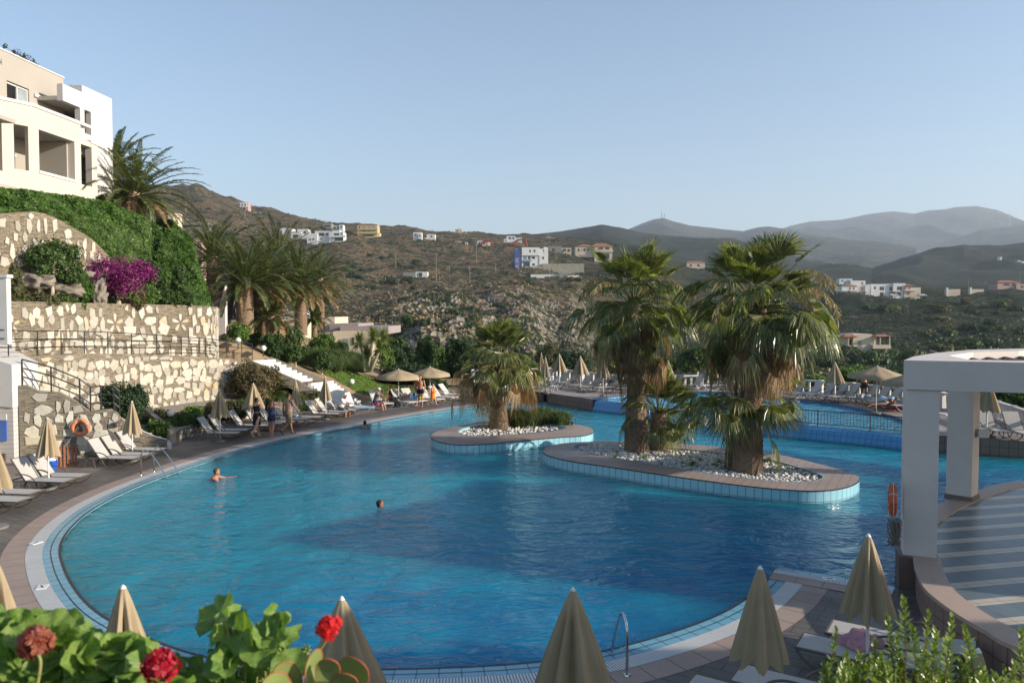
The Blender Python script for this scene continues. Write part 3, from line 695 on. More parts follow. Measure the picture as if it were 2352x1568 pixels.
uw_ = crom([dp(x, y, Y) for x, Y, y in UW], 5)
# flower shaped inlays on the upper wall are cut white stones
def on_uw(xp):
    best = min(uw_, key=lambda p: abs((p.x / p.y) * FPX + CX - xp)); i = uw_.index(best); t = (uw_[min(i + 1, len(uw_) - 1)] - uw_[max(0, i - 1)]).normalized(); return best, t
wall_path([(p.x, p.y, 2.2, p.z) for p in uw_], .5, 'stone_wall', M['stone_up'], 'upper curved wall of thin slate with white stone inlays under the shrubs', capm=M['slatecap'], inl=(.50, .50, 1.08, .12, 7, .04, 2, [((on_uw(x_)[0].x, on_uw(x_)[0].y, CAMH - (y_ - YH) * on_uw(x_)[0].y / FPX), .68) for x_, y_ in ((259, 743), (412, 741), (25, 745))], .6), inm=M['in_up'])
for xp, yp, sz in ((259, 743, 1.0), (412, 741, .95), (25, 745, .8)):
    b_, t = on_uw(xp); z = CAMH - (yp - YH) * b_.y / FPX; nrm = Vector((t.y, -t.x, 0)); mb = MB()
    for k in range(5):
        A = pi / 2 + k * 2 * pi / 5; d = t * cos(A) + Vector((0, 0, 1)) * sin(A); e = t * -sin(A) + Vector((0, 0, 1)) * cos(A)
        P = [b_ * 1 + Vector((0, 0, z - b_.z)) + nrm * .03 + (d * r + e * w) * sz for r, w in ((.08, 0), (.22, .07), (.42, .09), (.5, .02), (.44, -.08), (.22, -.07))]
        Pb = [p - nrm * .05 for p in P]; n = 6
        mb.add([*P, *Pb], [tuple(range(n)), tuple(range(2 * n - 1, n - 1, -1))] + [(i, n + i, n + (i + 1) % n, (i + 1) % n) for i in range(n)])
    tag(mb.build('stone_flower', M['in_up'], origin=(b_.x, b_.y, z)),
        ['white five petal stone flower set in the middle of the upper slate wall', 'white five petal stone flower near the right bend of the upper slate wall', 'white five petal stone flower at the far left of the upper slate wall'][[259, 412, 25].index(xp)], 'wall inlay', 'stone flowers set in the upper wall')
# walkway between the walls
mb = MB()
LA = [Vector((p.x, p.y, p.z - .03)) for p in lw]; 
UB = [min(uw_, key=lambda q: (q.xy - p.xy).length) for p in LA]
for i in range(len(LA) - 1):
    a, b = LA[i], LA[i + 1]; c, d = UB[i + 1], UB[i]
    mb.face([a, b, (c.x - .1, c.y, b.z), (d.x - .1, d.y, a.z)])
mb.face([LA[-1], (LA[-1].x + 1.2, LA[-1].y + 1.4, LA[-1].z), (LA[-1].x - 2, LA[-1].y + 5, LA[-1].z), (UB[-1].x, UB[-1].y, LA[-1].z)])
struct('walkway', mb, M['slatecap'])
# railing on the lower wall
def railing(P, h, name, label, rails=3, r=.022, post_px=None, posts=None, m=None, group=None, cat='railing', zb=.0):
    root = thing(name, label, cat, tuple(P[0]), group=group); O = Vector(P[0])
    for k in range(rails):
        hh = zb + (h - zb) * (k + 1) / rails
        mb = MB(); mb.tube([Vector(p) - O + Vector((0, 0, hh)) for p in P], r, 6); mb.build('rail', m or M['black'], root)
    for p in posts:
        mb = MB(); q = Vector(p) - O; mb.tube([q, q + Vector((0, 0, h))], r, 6); mb.build('post', m or M['black'], root)
    return root
def resample(P, step):
    P = [Vector(p) for p in P]; out = [P[0]]; acc = 0
    for a, b in zip(P, P[1:]):
        L = (b - a).length; 
        while acc + L >= step:
            t = (step - acc) / L; a = a + (b - a) * t; out.append(a.copy()); L = (b - a).length; acc = 0
        acc += L
    return out
lwr = [p + Vector((.0, .2, 0)) for p in lw]
railing(lwr, .95, 'walkway_railing', 'long black three rail metal railing along the walkway between the stone walls', posts=resample(lwr, 1.55))
# ---------------- wall with the lifebuoy and its stair (in the shade)
a0 = gp(68, 1072); a1 = gp(186, 1062); a2 = gp(275, 1046); a3 = gp(390, 1033)
def zt(p, x, y): d = ray(x, y); return CAMH + d.z * p.y / d.y
Pw = []
top_px = [(42, 885), (62, 886), (90, 899), (138, 902), (172, 920), (207, 946), (232, 942), (256, 940), (272, 951), (278, 960)]
w0 = Vector((-16.9, 25.6)); w1 = a3.xy
def on_line(x, P, Q, y=900):
    d = ray(x, y).xy; e = Q - P
    t = (P.x * d.y - P.y * d.x) / (d.x * e.y - d.y * e.x)
    return P + e * t
w0 = gp(44, 1060).xy; w1 = gp(392, 1034).xy
for x, y in top_px:
    q = on_line(x, w0, w1, y); z = CAMH + ray(x, y).z * q.y / ray(x, y).y
    Pw.append((q.x, q.y, 0, z))
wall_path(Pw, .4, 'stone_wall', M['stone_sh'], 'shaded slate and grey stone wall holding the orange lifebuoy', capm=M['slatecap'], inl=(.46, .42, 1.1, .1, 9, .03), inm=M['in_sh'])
print('LB wall', Pw[0], Pw[-1])
# low sloping wall in front of the white steps
Ps = []
for x, y in [(279, 960), (300, 975), (330, 991), (360, 1004), (384, 1010)]:
    q = on_line(x, w0, w1, y); z = CAMH + ray(x, y).z * q.y / ray(x, y).y; Ps.append((q.x, q.y, 0, max(.12, z)))
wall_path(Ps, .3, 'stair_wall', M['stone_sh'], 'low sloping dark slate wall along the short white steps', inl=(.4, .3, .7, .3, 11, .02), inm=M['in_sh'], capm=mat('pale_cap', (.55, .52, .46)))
rp = [(50, 885, 839), (117, 902, 850), (183, 928, 892), (208, 946, 898), (232, 944, 897), (262, 944, 895), (275, 955, 911)]
wn = Vector((-(w1 - w0).normalized().y, (w1 - w0).normalized().x))
RP = []
for x, yb, yt in rp:
    q = on_line(x, w0, w1, yb) + wn * .2; RP.append(Vector((q.x, q.y, CAMH + ray(x, yb).z * q.y / ray(x, yb).y)))
railing(RP, .95, 'stair_railing', 'black metal handrail stepping down the shaded slate wall', posts=RP, r=.028)
# short white steps
st = thing('white_steps', 'short flight of white steps beside the low slate wall at the deck edge', 'steps', (w1.x, w1.y, 0)); 
dw = (w1 - w0).normalized(); ang = atan2(dw.y, dw.x)
for k in range(7):
    c = w1 + dw * (-.15 - k * .33) + wn * 1.0
    mb = MB(); mb.box((c.x - w1.x, c.y - w1.y, .085 + k * .17), (.42, 1.3, .17 if k == 0 else .172), ang); mb.build('step', M['marble'], st)
# wall on the far side of these steps, then the curved planter wall with its bed
pl = [gp(404, 1018), gp(425, 1009), gp(450, 999), gp(470, 990), gp(500, 978), gp(560, 964), gp(620, 954), gp(680, 946), gp(740, 938)]
pl = crom(pl, 4)
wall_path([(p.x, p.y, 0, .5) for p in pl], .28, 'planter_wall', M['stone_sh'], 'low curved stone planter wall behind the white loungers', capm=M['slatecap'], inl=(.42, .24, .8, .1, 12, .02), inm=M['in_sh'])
wall_path([(gp(404, 1018).x, gp(404, 1018).y, 0, .52), (gp(404, 1018).x - 2.6, gp(404, 1018).y + 2.4, 0, 1.5)], .22, 'stair_wall', M['slatecap'], 'sloping slate kerb on the far side of the short white steps')
mb = MB()
for i in range(len(pl) - 1):
    def back_(p):
        q = min(lw, key=lambda q: (q.xy - p.xy).length); return Vector((q.x, q.y))
    a, b = pl[i], pl[i + 1]; c, d = back_(b), back_(a)
    mb.face([(a.x, a.y, .42), (b.x, b.y, .42), (c.x, c.y, .8), (d.x, d.y, .8)])
a, d = pl[0], back_(pl[0])
mb.face([(a.x, a.y, .42), (d.x, d.y, .8), (d.x - 3, d.y - 3.5, .9), (a.x - 3.4, a.y + 2.2, .8)])
struct('planting_bed', mb, M['soil'])
# ---------------- white building at the left edge with siding and a blue poster
e0 = gp(50, 1075).xy; 
blk = thing('poolside_building', 'white building corner with pale siding at the left edge beside the slate wall', 'building', (e0.x, e0.y, 0))
q = on_line(42, w0, w1); q2 = on_line(-200, Vector((q.x, q.y)), Vector((q.x - 1.0, q.y - .22)))
zz = lambda x, y, Y: CAMH + ray(x, y).z * Y / ray(x, y).y
Y0 = q.y; mb = MB()
fx0, fx1 = q.x - 6 - e0.x, q.x - e0.x - .02; fy = q.y - e0.y - .3
z1 = zz(-60, 800, Y0); z2 = zz(40, 836, Y0); zc = zz(42, 934, Y0); zd = zz(0, 911, Y0)
mb.add([(fx0, fy, zd + .4), (fx1, fy, zc), (fx1, fy, z2 + .0), (fx0, fy, z1 + 1.2), (fx0, fy + 5, zd + .4), (fx1, fy + 1.5, zc), (fx1, fy + 1.5, z2), (fx0, fy + 5, z1 + 1.2)],
       [(0, 1, 2, 3), (1, 5, 6, 2), (3, 2, 6, 7), (0, 3, 7, 4), (0, 4, 5, 1)]); mb.build('parapet', M['white'], blk)
m, nt, out = nodes('siding'); N = NT(nt); sp = nt.nodes.new('ShaderNodeSeparateXYZ'); N.l(N.pos(), sp.inputs[0])
fr = N.math('FRACT', N.math('MULTIPLY', sp.outputs[2], 6.2)); c = N.ramp(fr, [(.0, (.12, .11, .10)), (.07, (.43, .40, .37)), (1, (.50, .47, .43))])
N.l(N.bsdf(c, .7, .3, 0, N.bump(fr, .3, .02)).outputs[0], out.inputs[0])
mb = MB(); mb.add([(fx0, fy + .05, -.05), (fx1 - .02, fy + .05, -.05), (fx1 - .02, fy + .05, zc - .01), (fx0, fy + .05, zd + .39), (fx1 - .02, fy + 1.4, -.05), (fx1 - .02, fy + 1.4, zc - .01)], [(0, 1, 2, 3), (1, 4, 5, 2)]); mb.build('wall', m, blk)
mb = MB(); pz1, pz0 = zz(6, 948, Y0), zz(6, 1009, Y0); px1 = on_line(13, Vector((e0.x + fx0, e0.y + fy)), Vector((e0.x + fx1, e0.y + fy))).x - e0.x
mb.b2(px1 - 1.1, px1, fy, fy + .04, pz0, pz1 - .22); pst = mb.build('poster', mat('poster_blue', (.05, .11, .36), (.09, .17, .45), scale=1.2, rough=.4), blk)
mb = MB(); mb.b2(px1 - 1.1, px1, fy - .001, fy + .04, pz1 - .218, pz1); mb.build('poster_header', M['white'], pst)
mb = MB(); mb.b2(fx0, fx1 - .3, fy - .02, fy + .05, 0, .35); mb.build('plinth', M['pinkwall'], blk)
# white parapet wall end above the terrace (left edge)
p = dp(8, 690, 28.0); 
mb = MB(); mb.b2(-3, .28, -.25, .0, -1.6, .82); o = mb.build('parapet_wall', M['white'], origin=None); o.location = (p.x - .0, p.y, p.z)
tag(o, 'short white parapet wall end at the left edge above the stone wall', 'wall')
mb = MB(); mb.b2(-3, .34, -.3, .05, .82, .94); mb.build('cap', M['white'], o)
# ================================================================== stair to the walkway (white marble)
TL, TR_ = Vector((-15.2, 43.6, 2.66)), Vector((-14.25, 44.9, 2.66)); ML, MR = gp(689, 880, 1.35), gp(741, 874, 1.35); BL, BR = Vector((-10.2, 43.9, 0)), gp(829, 925, 0)
stair = thing('garden_stair', 'long white marble stair in two flights climbing beside the lawn', 'stair', (ML.x, ML.y, 0)); O = Vector((ML.x, ML.y, 0))
def flight(aL, aR, bL, bR, n):
    for k in range(n):
        t0, t1 = k / n, (k + 1.15) / n
        P = [aL.lerp(bL, t0), aR.lerp(bR, t0), aR.lerp(bR, min(1, t1)), aL.lerp(bL, min(1, t1))]
        z = aL.z + (bL.z - aL.z) * (k + 1) / n
        mb = MB(); poly = [(p.x - O.x, p.y - O.y) for p in P]; mb.prism(poly, z - .34, z); mb.build('step', M['marble'], stair)
e1L = ML.lerp(TL, .02); lL = ML + (TL - ML) * .0; dirm = (TL - BL).xy.normalized()
mid2L, mid2R = ML + Vector((dirm.x, dirm.y, 0)) * .55, MR + Vector((dirm.x, dirm.y, 0)) * .55
mid1L, mid1R = ML - Vector((dirm.x, dirm.y, 0)) * .45, MR - Vector((dirm.x, dirm.y, 0)) * .45
flight(BL, BR, mid1L, mid1R, 9); flight(mid2L, mid2R, TL, TR_, 8)
mb = MB(); mb.prism([(p.x - O.x, p.y - O.y) for p in (mid1L, mid1R, mid2R, mid2L)], 1.0, 1.352); mb.build('landing', M['coping'], stair)
for s_, (a, b, c) in (('l', (BL, ML, TL)), ('r', (BR, MR, TR_))):
    mb = MB(); k = -1 if s_ == 'l' else 1
    n_ = Vector((-.25, .97, 0)) * .22 * k
    for p, q in ((a, b), (b, c)):
        p = p + n_ * .0; 
        mb.add([p - O - Vector((0, 0, .5)), q - O - Vector((0, 0, .5)), q - O + Vector((0, 0, .14)), p - O + Vector((0, 0, .14)), p + n_ - O - Vector((0, 0, .5)), q + n_ - O - Vector((0, 0, .5)), q + n_ - O + Vector((0, 0, .14)), p + n_ - O + Vector((0, 0, .14))],
               [(0, 1, 2, 3), (7, 6, 5, 4), (3, 2, 6, 7), (0, 4, 5, 1), (0, 3, 7, 4), (1, 5, 6, 2)])
    mb.build('stair_kerb', M['slatecap'], stair)
# garden ground
def gz(X, Y): return max(.02, .1 + .42 * min(8.5, max(0, -8.4 - X - max(0, (Y - 47)) * .12)) + .015 * (Y - 46)) if X < -3 else .1
mb = MB(); gxs = np.linspace(-40, -2, 60); gys = np.concatenate([[.04], np.linspace(.05, 21, 34)]); ye = lambda X: float(np.interp(X, [-20, -16, -14.25, -11.3, -9.06, -6], [44.3, 44.7, 45.15, 45.75, 46.0, 46.3])); V = [(X, Y + ye(X), gz(X, Y + ye(X)) + .12 * noise.noise(Vector((X * .3, (Y + ye(X)) * .3, 0))) - (1.2 if Y == gys[0] else 0)) for Y in gys for X in gxs]
I = np.arange(len(V)).reshape(len(gys), len(gxs)); mb.arr(V, np.stack([I[:-1, :-1], I[:-1, 1:], I[1:, 1:], I[1:, :-1]], -1).reshape(-1, 4))
M['gsoil'] = mat('garden_soil', (.22, .155, .09), (.30, .22, .13), scale=1.2, rough=.95, bump=.5, bs=6)
struct('garden_ground', mb, M['gsoil'], smooth=True)
# lawn: sheet just above the garden ground
LP = [gp(706, 868, 1.0), gp(728, 850, 1.5), (dp(775, 842, 54)), dp(860, 852, 55), dp(950, 876, 53), dp(965, 893, 50.5), gp(900, 905, .3), gp(832, 908, .35), gp(780, 885, .9), gp(745, 871, 1.2)]
mb = MB()
def inpoly(x, y, P):
    r = False; j = len(P) - 1
    for i in range(len(P)):
        if (P[i][1] > y) != (P[j][1] > y) and x < (P[j][0] - P[i][0]) * (y - P[i][1]) / (P[j][1] - P[i][1]) + P[i][0]: r = not r
        j = i
    return r
lawnpoly = [(p.x, p.y) for p in LP]
xs_ = np.arange(-17, -4, .4); ys_ = np.arange(44.5, 58, .4); F = []; idx = {}
for yy in ys_:
    for xx in xs_:
        if inpoly(xx + .2, yy + .2, lawnpoly):
            P = []
            for dx_, dy_ in ((0, 0), (.4, 0), (.4, .4), (0, .4)):
                P.append((xx + dx_, yy + dy_, gz(xx + dx_, yy + dy_) + .12 * noise.noise(Vector(((xx + dx_) * .3, (yy + dy_) * .3, 0))) + .04))
            mb.face(P)
struct('lawn', mb, mat('lawn_ground', (.10, .15, .03), (.14, .19, .045), scale=1.5, rough=.9))
NB = 26000; V = []; 
r_ = RNG; gxp = r_.uniform(-17, -4, NB * 2); gyp = r_.uniform(44.5, 58, NB * 2); P = []
for a, b in zip(gxp, gyp):
    if inpoly(a, b, lawnpoly): P.append((a, b, gz(a, b) + .12 * noise.noise(Vector((a * .3, b * .3, 0))) + .03))
P = np.array(P); n = len(P); ang_ = r_.uniform(0, 2 * pi, n); w_ = .02; h_ = r_.uniform(.05, .12, n); lean = r_.normal(0, .03, (n, 2))
dx = np.stack([np.cos(ang_) * w_, np.sin(ang_) * w_, 0 * ang_], 1); top = P + np.stack([lean[:, 0], lean[:, 1], h_], 1)
V = np.stack([P - dx, P + dx, top + dx * .4, top - dx * .4], 1).reshape(-1, 3)
mb = MB(); mb.arr(V, np.arange(4 * n).reshape(-1, 4))
M['grass'] = leafmat('grass_blade', (.09, .16, .02), (.16, .24, .045), trans=.3)
tag(mb.build('lawn_grass', M['grass']), 'short sunlit green lawn sloping down beside the white stair', 'grass', kind='stuff')
# ================================================================== hotel building upper left
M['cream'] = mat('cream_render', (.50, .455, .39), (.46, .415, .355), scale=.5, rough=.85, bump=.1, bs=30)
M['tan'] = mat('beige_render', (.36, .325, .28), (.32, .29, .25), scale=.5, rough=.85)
M['greyw'] = mat('pale_sill', (.62, .60, .57), (.55, .53, .5), rough=.8)
M['glass'] = mat('dark_glass', (.012, .012, .014), rough=.08, spec=.6)
M['glass2'] = mat('curtained_glass', (.32, .36, .36), (.2, .24, .25), scale=4, rough=.15, spec=.6)
fd_ = Vector((.085, 1)).normalized(); C0 = Vector((dp(75, 300, 36).x, 36.0))
hotel = thing('hotel_building', 'cream and beige hotel wing with deep loggias high above the hedge', 'building', (C0.x, C0.y, 9.5)); hotel.rotation_euler = (0, 0, atan2(fd_.y, fd_.x))
# local frame: x along facade (away), y to the left/behind, z up
nl = Vector((-fd_.y, fd_.x))
def U(x, w=0.0, y=400):                 # local x where the sight line through pixel column x crosses the plane at local y = w
    P = C0 + nl * w; q = on_line(x, P, P + fd_, y); return (q - P).dot(fd_), q.y
def Z(x, y, w=0.0):
    u, Y = U(x, w, y); return zz(x, y, Y) - 9.5
caps = []
u1 = U(91, 0)[0]; u2 = U(172.5, 0)[0]; u3 = U(187, 0)[0]; u4 = U(211.5, 0)[0]; u5 = U(223.5, 0)[0]
zc1 = Z(75, 237.5) ; zb1 = Z(92, 392); zt1 = Z(91, 300); zcap2 = zc1
zl = zb1
print('hotel z', zc1, zb1, zt1, [u1, u2, u3, u4, u5])
zo_t = zc1 - 1.12
walls = MB()
T = .35
def wb(x0, x1, y0, y1, z0, z1): walls.b2(x0, x1, y0, y1, z0, z1)
wb(-.0, u5, 0, T, -3, zb1 - .12)                  # spandrel below
wb(0, u1, 0.001, T, zb1 - .12, zc1 - .14); wb(u2, u3, .001, T, zb1 - .12, zc1 - .14); wb(u4, u5, .001, T, -.2, zc1 - .14 - .75)
wb(u1, u2, .001, T, zo_t, zc1 - .14)
zs3 = Z(188, 456); zt3 = zo_t
wb(u3, u5, .002, T, zt3, zc1 - .14 - .72)
walls.build('facade_wall', M['cream'], hotel)
# angled facet and the next facade to the left
fa = MB(); angf_ = -radians(35)
Rz = Matrix.Rotation(pi + radians(35 - 4.9 * 0), 3, 'Z')
fl = 1.3; fx, fy_ = -fl * cos(radians(30)), fl * sin(radians(30))
def quadbox(mb, p, q, th, z0, z1, mi=0):
    p, q = Vector(p), Vector(q); t = (q - p).normalized(); n = Vector((-t.y, t.x)) * th
    mb.prism([tuple(p), tuple(q), tuple(q + n), tuple(p + n)], z0, z1, mi)
pA, pB = (0, 0), (fx, fy_); pM0 = (fx * .15, fy_ * .15); pM1 = (fx * .62, fy_ * .62)
quadbox(fa, pB, pA, T, -3, zb1 - .12); quadbox(fa, pB, pA, T, zo_t, zc1 - .14); quadbox(fa, pM0, (-.001, 0), T, zb1 - .12, zo_t); quadbox(fa, pB, pM1, T, zb1 - .12, zo_t)
pC = (fx - .5, fy_ - .65)
quadbox(fa, (fx - 9, fy_ - .4), (fx - .001, fy_ - .0), T, -3, zb1 - .3); quadbox(fa, (fx - 9, fy_ - .4), (fx - .001, fy_ - .0), T, zo_t, zc1 - .14)
fa.build('side_facade_wall', M['cream'], hotel)
cp = MB(); cp.b2(0, u2 + 1.3, -.05, T + .06, zc1 - .14, zc1); quadbox(cp, (fx - .03, fy_ - .05), (0, -.05), T + .1, zc1 - .141, zc1 - .001); quadbox(cp, (fx - 9, fy_ - .45), (fx - .03, fy_ - .05), T + .1, zc1 - .14, zc1)
cp.b2(u1 - .05, u2 + .05, -.05, T + .05, zb1 - .12, zb1); cp.b2(u2 + 1.25, u5 + .05, -.05, T + .05, zc1 - .9, zc1 - .76); cp.b2(u3 - .05, u5 + .05, -.05, T + .05, zs3 - .14, zs3)
cp.build('parapet_cap', M['greyw'], hotel)
inn = MB()
zf = zb1 - .95
inn.b2(-8, u5, 2.3, 2.5, -3, zc1 - .6)                 # back wall of the loggias
inn.b2(fx - 8, u5 - .01, .36, 2.3, zo_t + .02, zo_t + .2)        # ceiling slab
inn.b2(-4, u5 - .01, .36, 2.3, zf - .2, zf)
inn.b2(u2 - .1, u2 + .15, .36, 2.3, zf, zo_t); inn.b2(.3, .5, 1.3, 2.3, zf, zo_t)
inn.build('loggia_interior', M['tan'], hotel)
# set back top storey (beige) and far white block
uT, _ = U(145.75, 2.0, 180); zT = Z(145.75, 180, 2.0)
tp = MB(); zR = zT
wx0, wx1 = U(16.5, 2.0, 240)[0], U(67, 2.0, 230)[0]; wz1, wz0 = Z(30, 194, 2.0), zc1 - .9
wz1 = Z(17, 185, 2.0)
tp.b2(-9, wx0, 2.0, 2.3, zc1 - 1.2, zR); tp.b2(wx1, uT, 2.0, 2.3, zc1 - 1.2, zR); tp.b2(wx0, wx1, 2.0, 2.3, wz1, zR)
tp.b2(-9, uT, 2.3, 9, zR - .25, zR - .2); tp.b2(uT - .3, uT - .001, 2.3, 9, zc1 - 1, zR)
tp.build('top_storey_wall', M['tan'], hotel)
cp = MB(); cp.b2(-9, uT + .03, 1.96, 2.34, zR, zR + .06); cp.build('roof_edge', M['greyw'], hotel)
w = MB(); w.b2(wx0, wx1, 2.12, 2.16, zc1 - 1, wz1 - .06); wn_ = w.build('window', M['glass'], hotel)
w = MB(); wm = (wx0 + wx1) / 2
for a in (wx0 + .03, wm, wx1 - .06): w.b2(a - .03, a + .04, 2.06, 2.12, zc1 - 1, wz1 - .06)
w.b2(wx0, wx1, 2.06, 2.12, wz1 - .12, wz1 - .05); w.build('window_frame', M['white'], wn_)
w = MB(); w.b2(wm + .05, wx1 - .07, 2.10, 2.119, zc1 - 1, wz1 - .12); w.build('curtain', M['glass2'], wn_)
w = MB(); lx = U(87, 2.0, 222)[0]; lz = Z(87, 222, 2.0); w.b2(lx - .3, lx + .3, 1.9, 2.0, lz - .1, lz + .08); bevel(w.build('wall_lamp', M['white'], hotel), .03)
w = MB(); w.b2(.6, 1.7, 2.2, 2.29, zf + .0, zo_t - .9); ww = w.build('window', M['glass2'], hotel); w = MB(); w.b2(.6, 1.7, 2.14, 2.2, zo_t - 1.0, zo_t - .9); w.b2(.6, 1.7, 2.14, 2.2, zf + 1.1, zf + 1.2); w.build('window_frame', M['white'], ww)
w = MB(); w.b2(u2 + .3, u3 + .9, 2.2, 2.29, zf, zo_t - .4); w.build('window', M['glass'], hotel)
# far white block, a little behind the facade line
W_ = .6
b0 = U(145.8, W_, 300)[0]; b1 = U(187, W_)[0]; b2_ = U(211.5, W_)[0]; b3 = U(257, W_, 230)[0]; zw = Z(192, 213.75, W_); zw2 = Z(257, 227.5, W_)
zo1 = Z(211.5, 259, W_); zo0 = Z(211.5, 312, W_)
fb = MB(); fb.b2(b0, b2_, W_, W_ + .3, zo1, zw); fb.b2(b2_, b3, W_ + .001, W_ + .3, -3, zw); fb.b2(b0, b2_, W_, W_ + .3, zo0 - 1.2, zo0); fb.b2(b1 + .0, b1 + .35, W_ + .0, W_ + .3, zo0, zo1)
fb.b2(U(192, W_)[0], b3, W_ + .002, W_ + .3, zw, zw2); fb.b2(b3 - .3, b3, W_ + .3, 8, -3, zw2); fb.b2(U(192, W_)[0], U(192, W_)[0] + .2, W_ + .3, 4, zw - .5, zw2)
fb.build('end_block_wall', mat('white_render', (.50, .485, .47), (.45, .435, .42), scale=.4, rough=.85), hotel)
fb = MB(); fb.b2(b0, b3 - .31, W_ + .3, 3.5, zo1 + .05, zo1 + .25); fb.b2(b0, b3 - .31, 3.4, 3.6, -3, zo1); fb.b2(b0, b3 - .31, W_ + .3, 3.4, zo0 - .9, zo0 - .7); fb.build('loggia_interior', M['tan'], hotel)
for uu, ww_, z_ in ((uT - .1, 1.7, zR - .5), (b3 - 8.9, W_ - .3, zw - .5)):
    mb = MB(); mb.tube([(uu, ww_ + .3, z_), (uu, ww_ - .25, z_)], .04, 8); mb.tube([(uu, ww_ - .22, z_ - .1), (uu, ww_ - .22, z_ + .14)], .03, 8); mb.build('roof_spout', M['tan'], hotel)
# ================================================================== foliage helpers
G = {}
G['hedge'] = leafmat('hedge_leaf', (.035, .085, .012), (.075, .15, .02), (.11, .20, .035))
G['ivy'] = leafmat('ivy_leaf', (.035, .09, .016), (.085, .16, .03), (.19, .24, .06))
G['dark'] = leafmat('dark_leaf', (.018, .042, .014), (.035, .07, .02), (.06, .10, .03), trans=.2)
G['mid'] = leafmat('mid_leaf', (.035, .075, .018), (.07, .125, .028), (.12, .17, .045))
G['fresh'] = leafmat('fresh_leaf', (.06, .13, .02), (.12, .21, .035), (.2, .28, .06))
G['olive'] = leafmat('olive_leaf', (.07, .085, .03), (.12, .125, .05), (.20, .17, .08))
G['bronze'] = leafmat('bronze_leaf', (.085, .075, .03), (.14, .115, .05), (.24, .17, .09))
G['mag'] = leafmat('magenta_bract', (.14, .012, .08), (.27, .02, .17), (.40, .05, .26), tcol=(1.3, .6, 1.3))
G['palm'] = leafmat('palm_leaf', (.05, .08, .024), (.10, .125, .035), (.24, .23, .08), trans=.3, rough=.35, spec=.5)
G['fan'] = leafmat('fan_leaf', (.06, .095, .022), (.15, .175, .042), (.38, .33, .13), trans=.42, rough=.3, spec=.6)
G['dead'] = leafmat('dead_frond', (.20, .125, .06), (.34, .225, .11), (.50, .37, .20), trans=.3, rough=.5, tcol=(1.4, 1.1, .7))
G['straw'] = leafmat('straw_stalk', (.36, .27, .13), (.45, .35, .19), (.3, .3, .12), trans=.2)
G['strap'] = leafmat('strap_leaf', (.09, .14, .03), (.16, .22, .05), (.3, .32, .1), trans=.3)
G['fgrass'] = leafmat('fountain_grass_blade', (.06, .10, .03), (.11, .16, .05), (.2, .22, .09), trans=.3)
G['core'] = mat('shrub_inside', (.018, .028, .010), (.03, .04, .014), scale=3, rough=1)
G['bark'] = mat('palm_bark', (.20, .13, .085), (.33, .24, .16), scale=7, rough=.95, bump=.8, bs=22)
G['bark2'] = mat('fibrous_bark', (.085, .06, .042), (.19, .135, .095), scale=9, rough=.95, bump=.8, bs=30)
G['wood'] = mat('pale_wood', (.30, .25, .19), (.42, .36, .28), scale=5, rough=.9, bump=.5, bs=20)
def leaf_quads(P, D, size, aspect=.55, rs=None, up=.0):
    """diamond leaves at P facing D (unit), numpy"""
    r = rs or RNG; n = len(P); D = D / (np.linalg.norm(D, axis=1, keepdims=True) + 1e-9)
    T = r.normal(0, 1, (n, 3)); T[:, 2] += up; T -= D * (T * D).sum(1, keepdims=True); T /= np.linalg.norm(T, axis=1, keepdims=True) + 1e-9
    B = np.cross(D, T); s = (np.asarray(size) * r.uniform(.65, 1.35, n))[:, None]
    V = np.stack([P - T * s * .5, P + B * s * aspect * .5 + T * s * .05, P + T * s * .55 - D * s * .12, P - B * s * aspect * .5 + T * s * .05], 1).reshape(-1, 3)
    return V, np.arange(4 * n).reshape(-1, 4)
def foliage(mb, blobs, n, size, aspect=.6, seed=1, mi=0, core=1, jitter=.7, lump=.28, depth=.32, flat=1):
    r = np.random.default_rng(seed); C = np.array([b[0] for b in blobs], float); R = np.array([b[1] if hasattr(b[1], '__len__') else (b[1],) * 3 for b in blobs], float)
    w = (R[:, 0] * R[:, 1] + R[:, 0] * R[:, 2] + R[:, 1] * R[:, 2]); w /= w.sum(); k = r.choice(len(blobs), int(n), p=w)
    d = r.normal(0, 1, (int(n), 3)); d /= np.linalg.norm(d, axis=1, keepdims=True)
    ph = r.uniform(0, 6.3, (len(blobs), 3))
    lm = 1 + lump * (np.sin(d[:, 0] * 4.1 + ph[k, 0]) * np.sin(d[:, 1] * 4.7 + ph[k, 1]) + .7 * np.sin(d[:, 2] * 7.3 + d[:, 0] * 6 + ph[k, 2]) * .7)
    rad = lm * (1 - depth * r.random(int(n)) ** 1.6)
    P = C[k] + d * R[k] * rad[:, None]
    keep = np.ones(int(n), bool)
    for j in range(len(blobs)):
        q = (((P - C[j]) / (R[j] * .66)) ** 2).sum(1); keep &= ~((q < 1) & (k != j))
    P = P[keep]; d = d[keep]; D = d + r.normal(0, jitter, d.shape); D[:, 2] += .25
    V, Q = leaf_quads(P, D, np.full(len(P), size), aspect, r); mb.arr(V, Q, mi)
    if core is not None:
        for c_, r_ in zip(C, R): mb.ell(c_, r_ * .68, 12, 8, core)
def shrub(name, label, cat, loc, blobs, n, size, m, seed=1, group=None, trunk=None, aspect=.6, core=True, extra=None, lump=.28, depth=.32, jitter=.7):
    """blobs local to loc. trunk: list of (pts, radii)"""
    mb = MB(); foliage(mb, blobs, n, size, aspect, seed, 0, 1 if core else None, jitter, lump, depth)
    if trunk:
        root = thing(name, label, cat, loc, group=group); f = mb.build('foliage', [G[m], G['core']], root)
        tb = MB()
        for pts, rr in trunk: tb.tube(pts, rr, 7)
        tb.build('trunk', G['wood'], root, smooth=True); return root
    o = mb.build(name, [G[m], G['core']]); o.location = loc
    return tag(o, label, cat, group)
